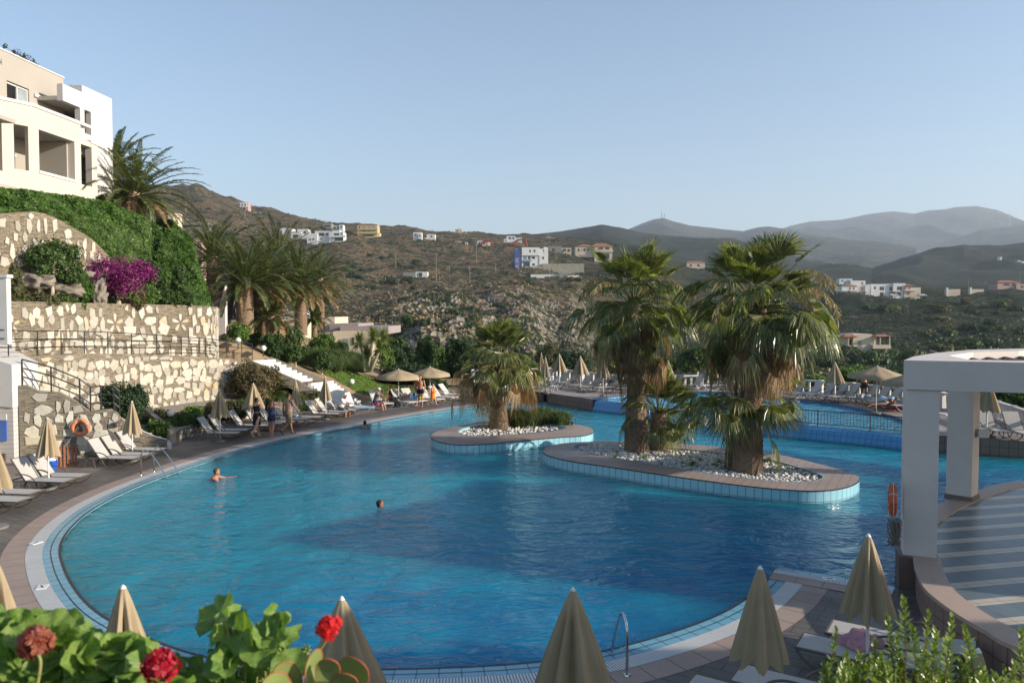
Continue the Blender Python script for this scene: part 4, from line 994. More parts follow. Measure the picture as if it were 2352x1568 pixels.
def pxbush(name, label, cat, x, yb, yt, wpx, Y, n, size, m, seed=1, group=None, shape='round', trunk=0, dz=0, **k):
    """shrub whose base stands at the surveyed point (x, yb) at distance Y and rises to yt"""
    b = dp(x, yb, Y); h = (yb - yt) * Y / FPX; w = wpx * Y / FPX / 2; r = random.Random(seed); bl = []
    if shape == 'round':
        bl = [((0, 0, h * .48 + trunk * .3), (w * .8, w * .75, h * .5))] + [((r.uniform(-.55, .55) * w, r.uniform(-.5, .5) * w, h * r.uniform(.3, .75)), (w * r.uniform(.35, .5), w * r.uniform(.35, .5), h * r.uniform(.22, .34))) for _ in range(6)]
    elif shape == 'cone':
        bl = [((0, 0, h * t), (w * (1.05 - t * .85), w * (1.05 - t * .85), h * .2)) for t in (.16, .32, .48, .64, .8)]
    elif shape == 'low':
        bl = [((r.uniform(-.8, .8) * w, r.uniform(-.4, .4) * w, h * r.uniform(.25, .5)), (w * r.uniform(.25, .42), w * .3, h * r.uniform(.35, .55))) for _ in range(9)]
    elif shape == 'tree':
        t0 = h * trunk; hh = h - t0
        bl = [((0, 0, t0 + hh * .5), (w * .7, w * .7, hh * .42))] + [((r.uniform(-.65, .65) * w, r.uniform(-.6, .6) * w, t0 + hh * r.uniform(.2, .8)), (w * r.uniform(.28, .42), w * r.uniform(.28, .42), hh * r.uniform(.18, .28))) for _ in range(9)]
        tr = [([(0, 0, -.2), (w * .05, 0, t0 * .6), (0, 0, t0 + hh * .5)], [w * .09, w * .07, w * .03])]
        for q in range(4):
            a = r.uniform(0, 6.28); tr.append(([(0, 0, t0 * .7), (cos(a) * w * .25, sin(a) * w * .25, t0 + hh * .25), (cos(a) * w * .5, sin(a) * w * .5, t0 + hh * .5)], [w * .05, w * .035, w * .015]))
        k['trunk'] = tr
    return shrub(name, label, cat, (b.x, b.y, b.z + dz), bl, n, size, m, seed, group, **k)
# ================================================================== feather palms
def frond_path(az, e0, L, droop, n=9, side=0):
    p = Vector((0, 0, 0)); P = [p.copy()]; e = e0; st = L / n
    for i in range(n):
        d = Vector((cos(az + side * i / n) * cos(e), sin(az + side * i / n) * cos(e), sin(e))); p = p + d * st; P.append(p.copy()); e -= droop / n * (.4 + 1.2 * i / n)
    return P
def feather_crown(L, nf, rnd, e_hi=1.45, e_lo=-.35, leaflet=.42, nl=46, old=.12, dr=.95):
    nl = int(nl * 1.3); nf = int(nf * 1.15)
    green, dead, rach = [], [], MB()
    for k in range(nf):
        t = k / (nf - 1); e0 = e_hi + (e_lo - e_hi) * t ** .8; az = k * 2.39996 + rnd.uniform(-.15, .15)
        l = L * rnd.uniform(.85, 1.08) * (.8 + .25 * sin(pi * min(1, t * 1.2)))
        P = frond_path(az, e0, l, dr + .4 * (1 - abs(e0)) + rnd.uniform(-.2, .25), 9, rnd.uniform(-.3, .3))
        rach.tube(P, [.035 * (1 - .85 * i / 9) + .004 for i in range(10)], 4, 0, False)
        tgt = dead if t > 1 - old and rnd.random() < .7 else green
        tot = 9
        for j in range(nl):
            s = .12 + .88 * (j + rnd.random() * .5) / nl; f = s * tot; i = min(8, int(f)); q = P[i].lerp(P[i + 1], f - i)
            t_ = (P[i + 1] - P[i]).normalized(); sd = t_.cross(Vector((0, 0, 1)))
            if sd.length < .05: sd = Vector((cos(az + 1.57), sin(az + 1.57), 0))
            sd.normalize(); up = sd.cross(t_)
            ll = leaflet * (sin(pi * min(1, .12 + s * .86)) ** .6) * rnd.uniform(.85, 1.1)
            for sg in (-1, 1):
                d = (t_ * (.55 + .5 * s) + sd * sg * .8 + up * rnd.uniform(.05, .4)).normalized(); tip = q + d * ll - Vector((0, 0, ll * rnd.uniform(.05, .3)))
                wv = t_.cross(d).normalized().cross(d).normalized() * .027
                mid = q.lerp(tip, .45); tgt.append((q - wv * .6, mid - wv, tip, mid + wv))
    return green, dead, rach
def trunk_scales(mb, h, r0, r1, rnd, dens=1.0, size=.1, mi=0, bulge=.0, lean=(0, 0), out=.045, flare=.12):
    N = 10; P = [(lean[0] * (i / N) ** 1.3, lean[1] * (i / N) ** 1.3, h * i / N) for i in range(N + 1)]
    rad = lambda t: (r0 + (r1 - r0) * t + bulge * math.exp(-((t - .12) / .16) ** 2) + flare * r0 * math.exp(-t * h / .12))
    mb.tube(P, [rad(i / N) for i in range(N + 1)], 16, mi)
    rows = int(h / (size * .55)); 
    for i in range(rows):
        t = (i + .5) / rows; R = rad(t); m = max(8, int(2 * pi * R / (size * 1.05)))
        c = Vector((lean[0] * t ** 1.3, lean[1] * t ** 1.3, h * t))
        for k in range(m):
            if rnd.random() > dens: continue
            a = 2 * pi * (k + .5 * (i % 2)) / m; n = Vector((cos(a), sin(a), 0)); s = Vector((-sin(a), cos(a), 0)); w = size * .46; q = c + n * (R - .005)
            o_ = out * rnd.uniform(.7, 1.3)
            P_ = [q - s * w, q + Vector((0, 0, -size * .5)), q + s * w, q + n * o_ + Vector((0, 0, size * .52)) - s * w * .5, q + n * o_ + Vector((0, 0, size * .52)) + s * w * .5]
            mb.add(P_, [(0, 1, 3), (1, 2, 4), (1, 4, 3), (0, 3, 4, 2)], mi)
def feather_palm(name, label, base, hub_z, r, L, nf, seed, group=None, lean=(0, 0), scale_size=.16, ehi=1.45, elo=-.35, old=.12, nl=46, leaflet=.42):
    rnd = random.Random(seed); root = thing(name, label, 'palm tree', base, rnd.uniform(0, 6), group); h = hub_z - base[2]
    if h > .3:
        mb = MB(); trunk_scales(mb, h, r, r * .95, rnd, .97, scale_size, out=.06); mb.lathe([(r * .95, h), (r * 1.15, h + .15), (r * .7, h + .5), (.0, h + .7)], 12); mb.build('trunk', G['bark'], root)
    g, d, ra = feather_crown(L, nf, rnd, ehi, elo, leaflet, nl, old)
    for nm, arr_, m in (('crown', g, 'palm'), ('dead_fronds', d, 'dead')):
        if not arr_: continue
        V = np.array([[tuple(p) for p in q] for q in arr_]).reshape(-1, 3); V[:, 2] += h + .25
        mb = MB(); mb.arr(V, np.arange(len(V)).reshape(-1, 4)); 
        if nm == 'crown': mb.v = [v for v in mb.v]; rb = ra; [rb.v.__setitem__(i, rb.v[i] + np.array((0, 0, h + .25))) for i in range(len(rb.v))]; mb2 = rb; mb2.arr(V, np.arange(len(V)).reshape(-1, 4)); mb2.build(nm, G[m], root)
        else: mb.build(nm, G[m], root)
    return root
def fp(label, x, yb, yh, Y, rpx, Lpx, nf, seed, **k):
    b = dp(x, yb, Y); hz = CAMH + ray(x, yh).z * Y / ray(x, yh).y; return feather_palm('feather_palm', label, tuple(b), hz, rpx * Y / FPX, Lpx * Y / FPX, nf, seed, group='feather palms on the garden terraces', **k)
fp('feather palm with a pineapple trunk growing at the corner of the cream hotel wing', 309, 500, 462, 43.5, 16, 165, 62, 1, elo=-.5, old=.2)
fp('feather palm half hidden behind the white end wall of the hotel', 268, 480, 395, 51, 12, 125, 40, 2)
fp('feather palm with upright fronds rising behind the ivy mound', 490, 690, 604, 54, 14, 140, 46, 3, elo=-.1)
fp('largest feather palm above the slate wall, its fan of fronds nearest the wall end', 563, 765, 664, 47, 18, 158, 66, 4, elo=-.25, old=.15)
fp('thick trunked feather palm second from the left of the clump by the stair', 602, 780, 662, 49.5, 17, 150, 60, 5, elo=-.1)
fp('feather palm behind the clump with a slim hidden trunk', 640, 748, 620, 56, 11, 150, 46, 6, elo=-.3)
fp('feather palm with a bright scaly trunk at the right of the clump', 691, 770, 672, 53, 13.5, 140, 60, 7, elo=-.25, old=.2)
fp('short stout feather palm squeezed low between the clump trunks', 622, 772, 742, 48, 12, 75, 26, 8, ehi=1.3)
fp('feather palm furthest right at the back of the clump', 735, 740, 652, 62, 10, 105, 40, 9, elo=-.4)
fp('small feather palm beside the cream bungalow', 722, 775, 742, 60, 6, 48, 34, 10, elo=-.3, leaflet=.3)
fp('young bright green feather palm in the bed below the long marble stair', 618, 925, 915, 42.5, 3, 68, 22, 11, ehi=1.3, elo=.1, old=0)
# ================================================================== fan palms
def fan_leaf(out, hub, d, pet, R, rnd, pet_mb, droop=.5, span=2.3, nseg=30, curl=.35, tipdroop=.35, roll=0.0):
    """petiole from hub along d, then a pleated fan of segments"""
    d = d.normalized(); side = d.cross(Vector((0, 0, 1)))
    if side.length < .1: side = Vector((rnd.uniform(-1, 1), rnd.uniform(-1, 1), 0))
    side.normalize()
    p = hub.copy(); P = [p.copy()]; dd = d.copy()
    for i in range(4): p = p + dd * pet / 4; P.append(p.copy()); dd = (dd + Vector((0, 0, -droop / 4))).normalized()
    pet_mb.tube(P, [.028, .02, .016, .014, .012], 4, 0, False)
    side = dd.cross(Vector((0, 0, 1)))
    side = side.normalized() if side.length > .05 else Vector((1, 0, 0))
    nrm = side.cross(dd).normalized(); roll += rnd.uniform(-.5, .5)
    Rm = Matrix.Rotation(roll, 3, dd); side = Rm @ side; nrm = Rm @ nrm
    for k in range(nseg):
        a = (k / (nseg - 1) - .5) * 2 * span / 2 * 1.0; a = a + rnd.uniform(-.02, .02)
        def at(s, da, off=0):
            v = (dd * cos(a + da) + side * sin(a + da)); r_ = R * s * (1 - .12 * abs(a) / (span / 2))
            q = p + v * r_ + nrm * (abs(sin(a)) * .18 * r_ * 1 - curl * s * s * R * .5 + off)
            if s > .55: q = q - Vector((0, 0, (s - .55) ** 1.5 * tipdroop * R * rnd.uniform(1.2, 2.6)))
            return q
        h = span / (nseg - 1) / 2; pl = .018 * R
        o = out
        q0 = at(.04, 0); q1l, q1r, q1c = at(.55, -h, pl), at(.55, h, pl), at(.55, 0, -pl)
        o.append((q0, q1l, q1c, q0)); o.append((q0, q1c, q1r, q0))
        L = rnd.uniform(.88, 1.08); q2a, q2b = at(.8 * L, -h * .5, 0), at(.8 * L, h * .5, 0); q3 = at(L, 0)
        o.append((q1l, q2a, q2b, q1r)); o.append((q2a, q3 - Vector((.004, 0, 0)), q3 + Vector((.004, 0, 0)), q2b))
def quads_build(name, quads, m, parent, rb=None, mats=None):
    V = np.array([[tuple(p) for p in q] for q in quads]).reshape(-1, 3); mb = rb or MB(); mb.arr(V, np.arange(len(V)).reshape(-1, 4))
    return mb.build(name, m, parent)
def fan_palm(label, base, hub, r0, r1, seed, n_up, n_side, n_down, n_dead, pet=1.1, R=.95, stalks=0, bulge=.1, scale=.1, dens=.35, out=.03, dead_r=1.1, dead_low=1.0, flare=.15, de=(-1.2, -.15)):
    rnd = random.Random(seed); root = thing('fan_palm', label, 'palm tree', base, group='fan palms on the pool islands'); H = Vector(hub) - Vector(base)
    mb = MB(); trunk_scales(mb, H.z, r0, r1, rnd, dens, scale, bulge=bulge, lean=(H.x, H.y), out=out, flare=flare); mb.build('trunk', G['bark2'] if scale < .15 else G['bark'], root)
    g, pm = [], MB()
    for grp, cnt, elo, ehi in (('u', n_up, .7, 1.5), ('s', n_side, .0, .95), ('d', n_down, -.85, .1)):
        for k in range(cnt):
            az = 2 * pi * (k + rnd.uniform(-.3, .3)) / cnt + (0 if grp == 'u' else 1); e = rnd.uniform(elo, ehi)
            d = Vector((cos(az) * cos(e), sin(az) * cos(e), sin(e)))
            fan_leaf(g, H + Vector((0, 0, rnd.uniform(-.25, .15))) + Vector((d.x, d.y, 0)) * .12, d, pet * rnd.uniform(.65, 1.25), R * rnd.uniform(.8, 1.15), rnd, pm, droop={'u': .25, 's': .75, 'd': .6}[grp], tipdroop={'u': .2, 's': .6, 'd': .7}[grp], curl={'u': .1, 's': .35, 'd': .45}[grp])
    quads_build('crown', g, G['fan'], root, pm)
    if n_dead:
        g, pm = [], MB()
        for k in range(n_dead):
            az = 2 * pi * (k + rnd.uniform(-.4, .4)) / n_dead; e = rnd.uniform(*de)
            d = Vector((cos(az) * cos(e), sin(az) * cos(e), sin(e))); hub_ = H * (1 - rnd.uniform(0, .16) * dead_low)
            fan_leaf(g, hub_ + Vector((d.x, d.y, 0)) * .2, d, pet * rnd.uniform(.3, .8) * dead_r, R * rnd.uniform(.75, 1.0), rnd, pm, droop=.9, tipdroop=.9, curl=.9, span=1.5, nseg=22)
        quads_build('dead_fronds', g, G['dead'], root, pm)
    if stalks:
        for k in range(stalks):
            az = rnd.uniform(0, 6.28); e = rnd.uniform(.5, 1.2); P = frond_path(az, e, rnd.uniform(2.2, 3.2) * R, 2.6, 12); mb = MB()
            P = [q + H for q in P]; mb.tube(P, [.016 - .001 * i for i in range(13)], 4, 0, False); Q = []
            for i in range(6, 12):
                for _ in range(16):
                    q = P[i].lerp(P[i + 1], rnd.random()); t_ = Vector((rnd.gauss(0, .11), rnd.gauss(0, .11), -rnd.uniform(.1, .4))); w_ = Vector((rnd.uniform(-1, 1), rnd.uniform(-1, 1), 0)).normalized() * .012
                    Q.append((q - w_, q + w_, q + t_ + w_ * .7, q + t_ - w_ * .7))
            quads_build('flower_stalk', Q, G['straw'], root, mb)
    return root
zb = .2
b = gp(1463, 1040, zb); h = dp(1457, 700, b.y + .1)
fan_palm('tall shaggy fan palm at the left of the large pool island', b, h, .40, .24, 11, 24, 28, 16, 38, pet=1.4, R=.98, dead_low=1.5, dead_r=1.2, stalks=8, bulge=.06, scale=.09)
b = gp(1716, 1086, zb); h = dp(1742, 708, b.y + .2)
fan_palm('tallest and widest fan palm, with a notice on a stub at its foot', b, h, .40, .27, 12, 28, 32, 20, 42, pet=1.5, R=1.0, dead_low=1.2, dead_r=1.25, stalks=11, bulge=.08, scale=.09)
b = gp(1510, 1037, zb); h = dp(1514, 950, b.y)
fan_palm('short fan palm with a scaly trunk between the two tall ones', b, h, .29, .22, 13, 18, 12, 3, 0, pet=.95, R=.9, bulge=.03, scale=.2, dens=1, out=.09)
b = gp(1680, 1076, zb); h = dp(1692, 925, b.y + .1)
fan_palm('low spreading fan palm leaning against the tallest palm', b, h, .2, .17, 14, 14, 18, 4, 0, pet=1.2, R=.95, bulge=0, scale=.12, dens=.8, out=.05)
b = gp(1145, 986, zb); h = dp(1150, 832, b.y)
fan_palm('lone fan palm with a skirt of dead brown fronds on the smaller island', b, h, .37, .22, 15, 22, 18, 8, 30, pet=1.15, R=1.0, bulge=.06, scale=.09, dens=.5, dead_r=2.4, dead_low=.7, de=(-.55, .3))
# fountain grass on the small island and tufts on the large island
def grass_clump(name, label, cat, spots, nb, hgt, m, seed, loc, wid=.012, spread=1.0, group=None):
    r = np.random.default_rng(seed); VV = []
    for (x, y, z, rad, h) in spots:
        az = r.uniform(0, 2 * pi, nb); lean = r.uniform(.05, 1.0, nb) ** .8 * spread; L = h * r.uniform(.7, 1.15, nb); b = np.stack([x + r.normal(0, rad * .28, nb), y + r.normal(0, rad * .28, nb), np.full(nb, z)], 1)
        o = np.stack([np.cos(az), np.sin(az), 0 * az], 1); sd = np.stack([-np.sin(az), np.cos(az), 0 * az], 1) * wid; up = np.array([[0, 0, 1.]])
        p1 = b + o * (lean * L * .25)[:, None] + up * (L * .5)[:, None]; p2 = b + o * (lean * L * .62)[:, None] + up * (L * (.86 - .2 * lean))[:, None]; p3 = b + o * (lean * L * 1.0)[:, None] + up * (L * (1.0 - .62 * lean ** 1.5))[:, None]
        for a, c, wa, wc in ((b, p1, 1, .9), (p1, p2, .9, .6), (p2, p3, .6, .1)): VV.append(np.stack([a - sd * wa, a + sd * wa, c + sd * wc, c - sd * wc], 1).reshape(-1, 3))
    V = np.concatenate(VV); mb = MB(); mb.arr(V, np.arange(len(V)).reshape(-1, 4)); o = mb.build(name, G[m]); o.location = loc
    return tag(o, label, cat, group)
c = gp(1230, 980, .2)
grass_clump('ornamental_grass', 'bushy green and straw ornamental grass clump beside the lone island palm', 'grass clump', [(t, .3 * sin(t * 3), 0, .5, .85 + .1 * sin(t * 5)) for t in np.linspace(-1.3, 1.2, 9)], 700, 1, 'fgrass', 5, tuple(c), spread=.9)
mb = MB(); c = gp(1590, 1060, .2)
VQ = []
rr = random.Random(3)
for k in range(26):
    q = gp(rr.uniform(1340, 1870), 1066 + rr.uniform(-14, 14), .2)
    if inpoly(q.x, q.y, [tuple(p) for p in ISL2[1]]): VQ.append((q.x - c.x, q.y - c.y, 0, .12, rr.uniform(.12, .3)))
grass_clump('weed_tufts', 'scattered low weeds among the white pebbles of the large island', 'weeds', VQ, 40, 1, 'fresh', 6, tuple(c), wid=.01)['kind'] = 'stuff'
# ================================================================== upper terrace: ground, rubble wall, outcrop, ivy
def uwY(x): return float(np.interp(x, [-60, 0, 140, 210, 300, 400, 450, 480, 494], [28.2, 29.5, 32.8, 34.8, 37, 38.9, 39.9, 40.7, 41.6]))
mb = MB(); cols_ = list(range(-70, 460, 15)); rows_ = []
for x in cols_:
    Y = uwY(x); p0 = dp(x, 697, Y + .3); z0 = 5.75
    R = [Vector((p0.x, p0.y, z0 - .12)), Vector((p0.x - .7, p0.y + 1.0, z0 + .05)), Vector((p0.x - 1.6, p0.y + 2.4, z0 + 1.2)), Vector((p0.x - 3.0, p0.y + 3.5, z0 + 3.4)), Vector((p0.x - 6, p0.y + 5, z0 + 3.9)), Vector((p0.x - 14, p0.y + 12, z0 + 3.9))]
    if x > 430: R = [Vector((q.x, q.y, min(q.z, z0 + (500 - x) / 70 * 3))) for q in R]
    rows_.append(R)
for i in range(len(rows_) - 1):
    for j in range(5): mb.face([rows_[i][j], rows_[i + 1][j], rows_[i + 1][j + 1], rows_[i][j + 1]])
struct('upper_terrace_ground', mb, M['gsoil'])
rw = [(-40, 31.4, 484), (0, 31.7, 490), (35, 32.2, 488), (87, 33.2, 487), (130, 34.1, 502), (175, 35.1, 527), (212, 36.0, 550), (252, 37.0, 590)]
P = crom([dp(x, y, Y) for x, Y, y in rw], 4)
wall_path([(p.x, p.y, 5.9, p.z) for p in P], .5, 'stone_wall', M['stone_up'], 'rough slate wall with long white stones under the ivy at the left edge', capm=M['slatecap'], inl=(.5, .58, .84, .08, 14, .05, 2, (), .7), inm=M['in_up'])
def rocks(name, label, spots, m, seed, kind=None, n=14):
    rr = random.Random(seed); mb = MB()
    for (c, s) in spots:
        c = Vector(c); bm = bmesh.new(); bmesh.ops.create_icosphere(bm, subdivisions=4, radius=1)
        for v in bm.verts:
            q = v.co.copy(); nn = noise.fractal(q * 1.6 + c, 1, 2, 3); v.co = Vector((q.x * s[0], q.y * s[1], q.z * s[2])) * (1 + .5 * nn + .12 * noise.noise(q * 6))
        mb.add([v.co + c for v in bm.verts], [tuple(v.index for v in f.verts) for f in bm.faces]); bm.free()
    return tag(mb.build(name, m, origin=spots[0][0], smooth=True), label, 'rock')
M['rock'] = mat('grey_rock', (.30, .26, .21), (.13, .11, .085), scale=1.6, rough=.9, bump=.8, bs=7)
for lab, x, y, Y, s in (('pale grey rock slab behind the bougainvillea', 215, 640, 36.3, (.7, .5, .45)), ('layered dark rock outcrop between the small tree and the round bush', 150, 668, 33.8, (.8, .5, .4)), ('pale rock shelf above the dark outcrop under the rubble wall', 165, 632, 34.6, (.8, .5, .3)), ('grey rock outcrop at the foot of the rubble wall by the olive shrub', 80, 645, 32.4, (.7, .4, .35)), ('small mossy rock just behind the wall by the magenta bush', 226, 672, 35.6, (.4, .35, .6))):
    rocks('rock', lab, [(dp(x, y, Y), s)], M['rock'], x)
def sheet_foliage(name, label, cols, n, size, m, seed, cat='hedge', bulge=.5, aspect=.7, under=True):
    """cols: list of (x, y_top, y_bottom, Y_top, Y_bottom) surveyed columns of a leafy face"""
    r = np.random.default_rng(seed); xs_ = [c[0] for c in cols]; A = np.array(cols, float)
    def surf(x, t):
        yt, yb, Yt, Yb = [np.interp(x, A[:, 0], A[:, i]) for i in range(1, 5)]
        Y = Yb + (Yt - Yb) * t; y = yb + (yt - yb) * t; return dp(x, y, Y)
    area = np.array([(A[i + 1, 0] - A[i, 0]) * ((A[i, 2] - A[i, 1]) + (A[i + 1, 2] - A[i + 1, 1])) / 2 for i in range(len(A) - 1)])
    seg = r.choice(len(area), n, p=area / area.sum()); P, D = [], []
    for s in seg:
        x = A[s, 0] + (A[s + 1, 0] - A[s, 0]) * r.random(); t = r.random()
        p = surf(x, t); b = bulge * (noise.fractal(Vector((p.x * .9, p.y * .9, p.z * .9)), 1, 2.1, 4) + .25)
        edge = sin(pi * min(1, max(0, t))) ** .4
        p = p + Vector((.55, -.75, .25)) * (b * edge + r.uniform(-.12, .06)); P.append(tuple(p)); 
        g = noise.noise(Vector((p.x * 1.5, p.y * 1.5, p.z * 1.5)))
        D.append((.55 + g * .8, -.65 + r.normal(0, .25), .45 - g * .4))
    P = np.array(P); D = np.array(D) + r.normal(0, .45, P.shape)
    V, Q = leaf_quads(P, D, np.full(n, size), aspect, r); mb = MB()
    if under:
        gx_ = np.linspace(xs_[0], xs_[-1], 36); T_ = np.linspace(0, 1, 14); G_ = []
        for t in T_:
            for x in gx_:
                p = surf(x, t); b = bulge * (noise.fractal(Vector((p.x * .9, p.y * .9, p.z * .9)), 1, 2.1, 4) + .25) - .16
                p = p + Vector((.55, -.75, .25)) * b * sin(pi * t) ** .4; G_.append(tuple(p))
        w = len(gx_); base = mb.n
        for x in gx_: q = surf(x, 1); G_.append((q.x - .9, q.y + .9, q.z - .3))
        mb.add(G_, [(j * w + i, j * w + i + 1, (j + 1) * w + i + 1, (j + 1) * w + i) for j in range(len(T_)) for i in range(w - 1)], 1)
    mb.arr(V, Q, 0); return tag(mb.build(name, [G[m], G['core']]), label, cat)
sheet_foliage('hedge', 'long clipped dark green hedge along the foot of the cream hotel', [(-60, 430, 500, 33.0, 32.4), (0, 433, 500, 33.3, 32.6), (62, 437, 492, 34.2, 33.2), (125, 446, 505, 35.4, 34.4), (187, 455, 530, 37, 35.8), (260, 467, 545, 39, 38), (337, 504, 560, 41.5, 40.5)], 20000, .17, 'hedge', 31)
sheet_foliage('ivy', 'bright green ivy covering the steep bank above the bougainvillea', [(-60, 485, 560, 32.2, 32), (0, 485, 545, 32.5, 32.2), (18, 485, 500, 32.8, 32.6), (40, 484, 490, 33, 32.9), (90, 480, 490, 33.8, 33.8), (130, 485, 503, 34.6, 34.6), (175, 495, 530, 35.6, 35.5), (212, 505, 553, 36.6, 36.4), (250, 520, 600, 37.8, 37.3), (300, 520, 615, 39.4, 38.2), (345, 508, 620, 41, 39.6)], 30000, .15, 'ivy', 32, cat='ivy')
sheet_foliage('ivy', 'dark leafy ivy mound falling over the right end of the upper slate wall', [(332, 520, 620, 42.5, 40.9), (345, 507, 650, 42.7, 40.9), (368, 503, 690, 43.0, 41.0), (392, 505, 697, 43.2, 41.2), (412, 522, 699, 43.3, 41.5), (443, 549, 700, 43.5, 41.7), (452, 590, 701, 43.7, 42.0), (466, 640, 702, 43.8, 42.3), (480, 675, 704, 43.8, 42.7), (488, 695, 706, 43.7, 43.1)], 26000, .155, 'hedge', 33, cat='ivy', bulge=.6)
U_ = lambda x: uwY(x) + .75
pxbush('shrub', 'tall narrow olive green shrub beside the white parapet end', 'shrub', 34, 694, 605, 52, U_(34), 5000, .13, 'olive', 1, shape='cone')
pxbush('small_tree', 'small airy tree with a forked pale trunk in front of the rubble wall', 'tree', 118, 696, 546, 125, uwY(122) + .5, 7000, .14, 'mid', 2, shape='tree', trunk=.32, core=False, depth=.6)
pxbush('shrub', 'dense round dark green bush right of the small airy tree', 'shrub', 180, 700, 624, 70, uwY(180) + .4, 7000, .12, 'hedge', 3)
for i_, (lab_, x_, w_, m_) in enumerate((('dry low plants along the wall top below the small airy tree', 95, 80, 'olive'), ('low green plants along the wall top beside the round bush', 150, 60, 'mid'), ('dry low plants along the wall top right of the bougainvillea trunk', 300, 70, 'bronze'))):
    pxbush('bed_plant', lab_, 'plant', x_, 700, 668, w_, uwY(x_) + .45, 2600, .11, m_, 200 + i_, shape='low')
pxbush('shrub', 'leafy green shrub mixed into the magenta bougainvillea', 'shrub', 285, 702, 640, 110, uwY(285) + .6, 4500, .12, 'fresh', 212, shape='round')
bg_ = pxbush('bougainvillea', 'magenta bougainvillea in full bloom on the upper terrace', 'shrub', 268, 702, 588, 175, uwY(270) + .5, 9000, .11, 'mag', 4, shape='tree', trunk=.12, depth=.8, core=False, lump=.5)
pxbush('shrub', 'low light green bush under the right side of the bougainvillea', 'shrub', 328, 702, 652, 62, uwY(328) + .4, 3500, .13, 'fresh', 5)
pxbush('shrub', 'loose green bush between the bougainvillea and the ivy mound', 'shrub', 350, 690, 600, 70, U_(350) + .3, 5500, .14, 'mid', 6)
pxbush('cypress_bush', 'smaller conical cypress bush on the upper terrace', 'shrub', 376, 702, 635, 45, uwY(376) + .5, 5500, .11, 'mid', 7, shape='cone', group='conical bushes on the upper terrace')
pxbush('cypress_bush', 'larger conical cypress bush in front of the ivy mound', 'shrub', 414, 704, 606, 66, uwY(414) + .5, 8500, .11, 'mid', 8, shape='cone', group='conical bushes on the upper terrace')
pxbush('shrub', 'pale grey green shrub at the foot of the hotel corner', 'shrub', 240, 475, 448, 44, 41, 1800, .16, 'mid', 9)
b_ = dp(75, 160, 44); mb = MB(); br = [(0, 0, 0), (-.3, 0, .5), (-.9, 0, .9), (-1.6, 0, 1.35)]
foliage(mb, [((-.05, 0, .15), .45), ((-.5, 0, .65), .3), ((-1.0, 0, 1.0), .2), ((-1.5, 0, 1.3), .15)], 420, .13, .6, 5, 0, None, depth=.8)
mb.tube([(0, 0, -.6)] + br, [.05, .04, .03, .02, .01], 5, 1); o = mb.build('climbing_plant', [G['dark'], G['wood']]); o.location = b_; tag(o, 'thin straggly climbing plant sticking up above the hotel roof edge', 'plant')
# ================================================================== garden bushes, pool side beds
pxbush('shrub', 'large dark shrub between the handrail and the white rubble wall', 'shrub', 284, 978, 880, 104, 31.5, 11000, .12, 'dark', 20)
pxbush('shrub', 'big bronze green bush spilling down left of the marble stair', 'shrub', 578, 925, 836, 135, 41.6, 15000, .12, 'bronze', 21)
pxbush('shrub', 'low bushy green plants under the right half of the bronze bush', 'shrub', 660, 945, 905, 90, 42.0, 5200, .11, 'mid', 22, shape='low')
pxbush('shrub', 'small shrub hanging over the planter wall below the stair landing', 'shrub', 705, 940, 893, 80, 43.2, 5200, .11, 'olive', 23, shape='low')
for i, (lab, x, yb, yt, w, Y, m) in enumerate((('low leafy bed plants just right of the short white steps', 365, 1000, 962, 60, 31.5, 'fresh'), ('low green bed plants around the white globe lamp', 410, 990, 955, 70, 33, 'mid'), ('dusty low plants behind the first white lounger pair', 470, 975, 940, 80, 35.5, 'olive'), ('low dark plants between the half folded parasols and the wall', 535, 965, 925, 70, 37.5, 'bronze'))):
    pxbush('bed_plant', lab, 'plant', x, yb, yt, w, Y, 3600, .10, m, 40 + i, shape='low', group='low plants in the bed behind the loungers')
for i, (lab, x, yb, yt, w, Y, m, sh) in enumerate((
    ('rounded shrub with pinkish leaves at the end of the walkway railing', 520, 800, 770, 48, 45.5, 'olive', 'round'),
    ('leafy hibiscus bush under the thickest palm trunk', 548, 782, 742, 60, 46, 'fresh', 'round'),
    ('small leafy bush at the foot of the second palm trunk', 590, 792, 765, 42, 47.5, 'mid', 'round'),
    ('hibiscus bush right behind the stair top', 625, 815, 768, 50, 46.5, 'mid', 'round'),
    ('broad hibiscus bush in front of the bright scaly palm trunk', 665, 800, 750, 78, 49.5, 'mid', 'round'),
    ('leafy bush with red flowers half way along the stair', 640, 835, 785, 62, 46.4, 'mid', 'round'),
    ('tall light green bush behind the fountain grass', 742, 815, 768, 80, 53, 'fresh', 'round'),
    ('round clipped bush behind the cordyline trunks', 885, 842, 800, 50, 57, 'fresh', 'round'),
    ('dark clipped bush just right of the cream bungalow window', 783, 815, 785, 40, 56, 'mid', 'round'),
    ('dark hedge plants at the foot of the lawn', 880, 913, 893, 110, 49.8, 'dark', 'low'),
    ('dark shrub under the open parasol pair', 985, 905, 868, 60, 52.5, 'dark', 'round'),
    ('dark shrub beside the round globe lamp on the deck edge', 812, 915, 896, 50, 47, 'dark', 'low'),
    ('small green shrub on the right of the child in orange', 1012, 903, 872, 40, 52.5, 'mid', 'round'),
    ('soft dark hedge behind the open parasols', 935, 875, 828, 130, 57, 'dark', 'low'))):
    pxbush('shrub', lab, 'shrub', x, yb, yt, w, Y, 5200, .14, m, 60 + i, group='garden shrubs around the lawn', shape=sh)
pxbush('small_tree', 'little tree with a forked pale trunk standing on the lawn edge by the stair', 'tree', 678, 848, 790, 56, 46.3, 3600, .13, 'mid', 81, shape='tree', trunk=.3, depth=.5)
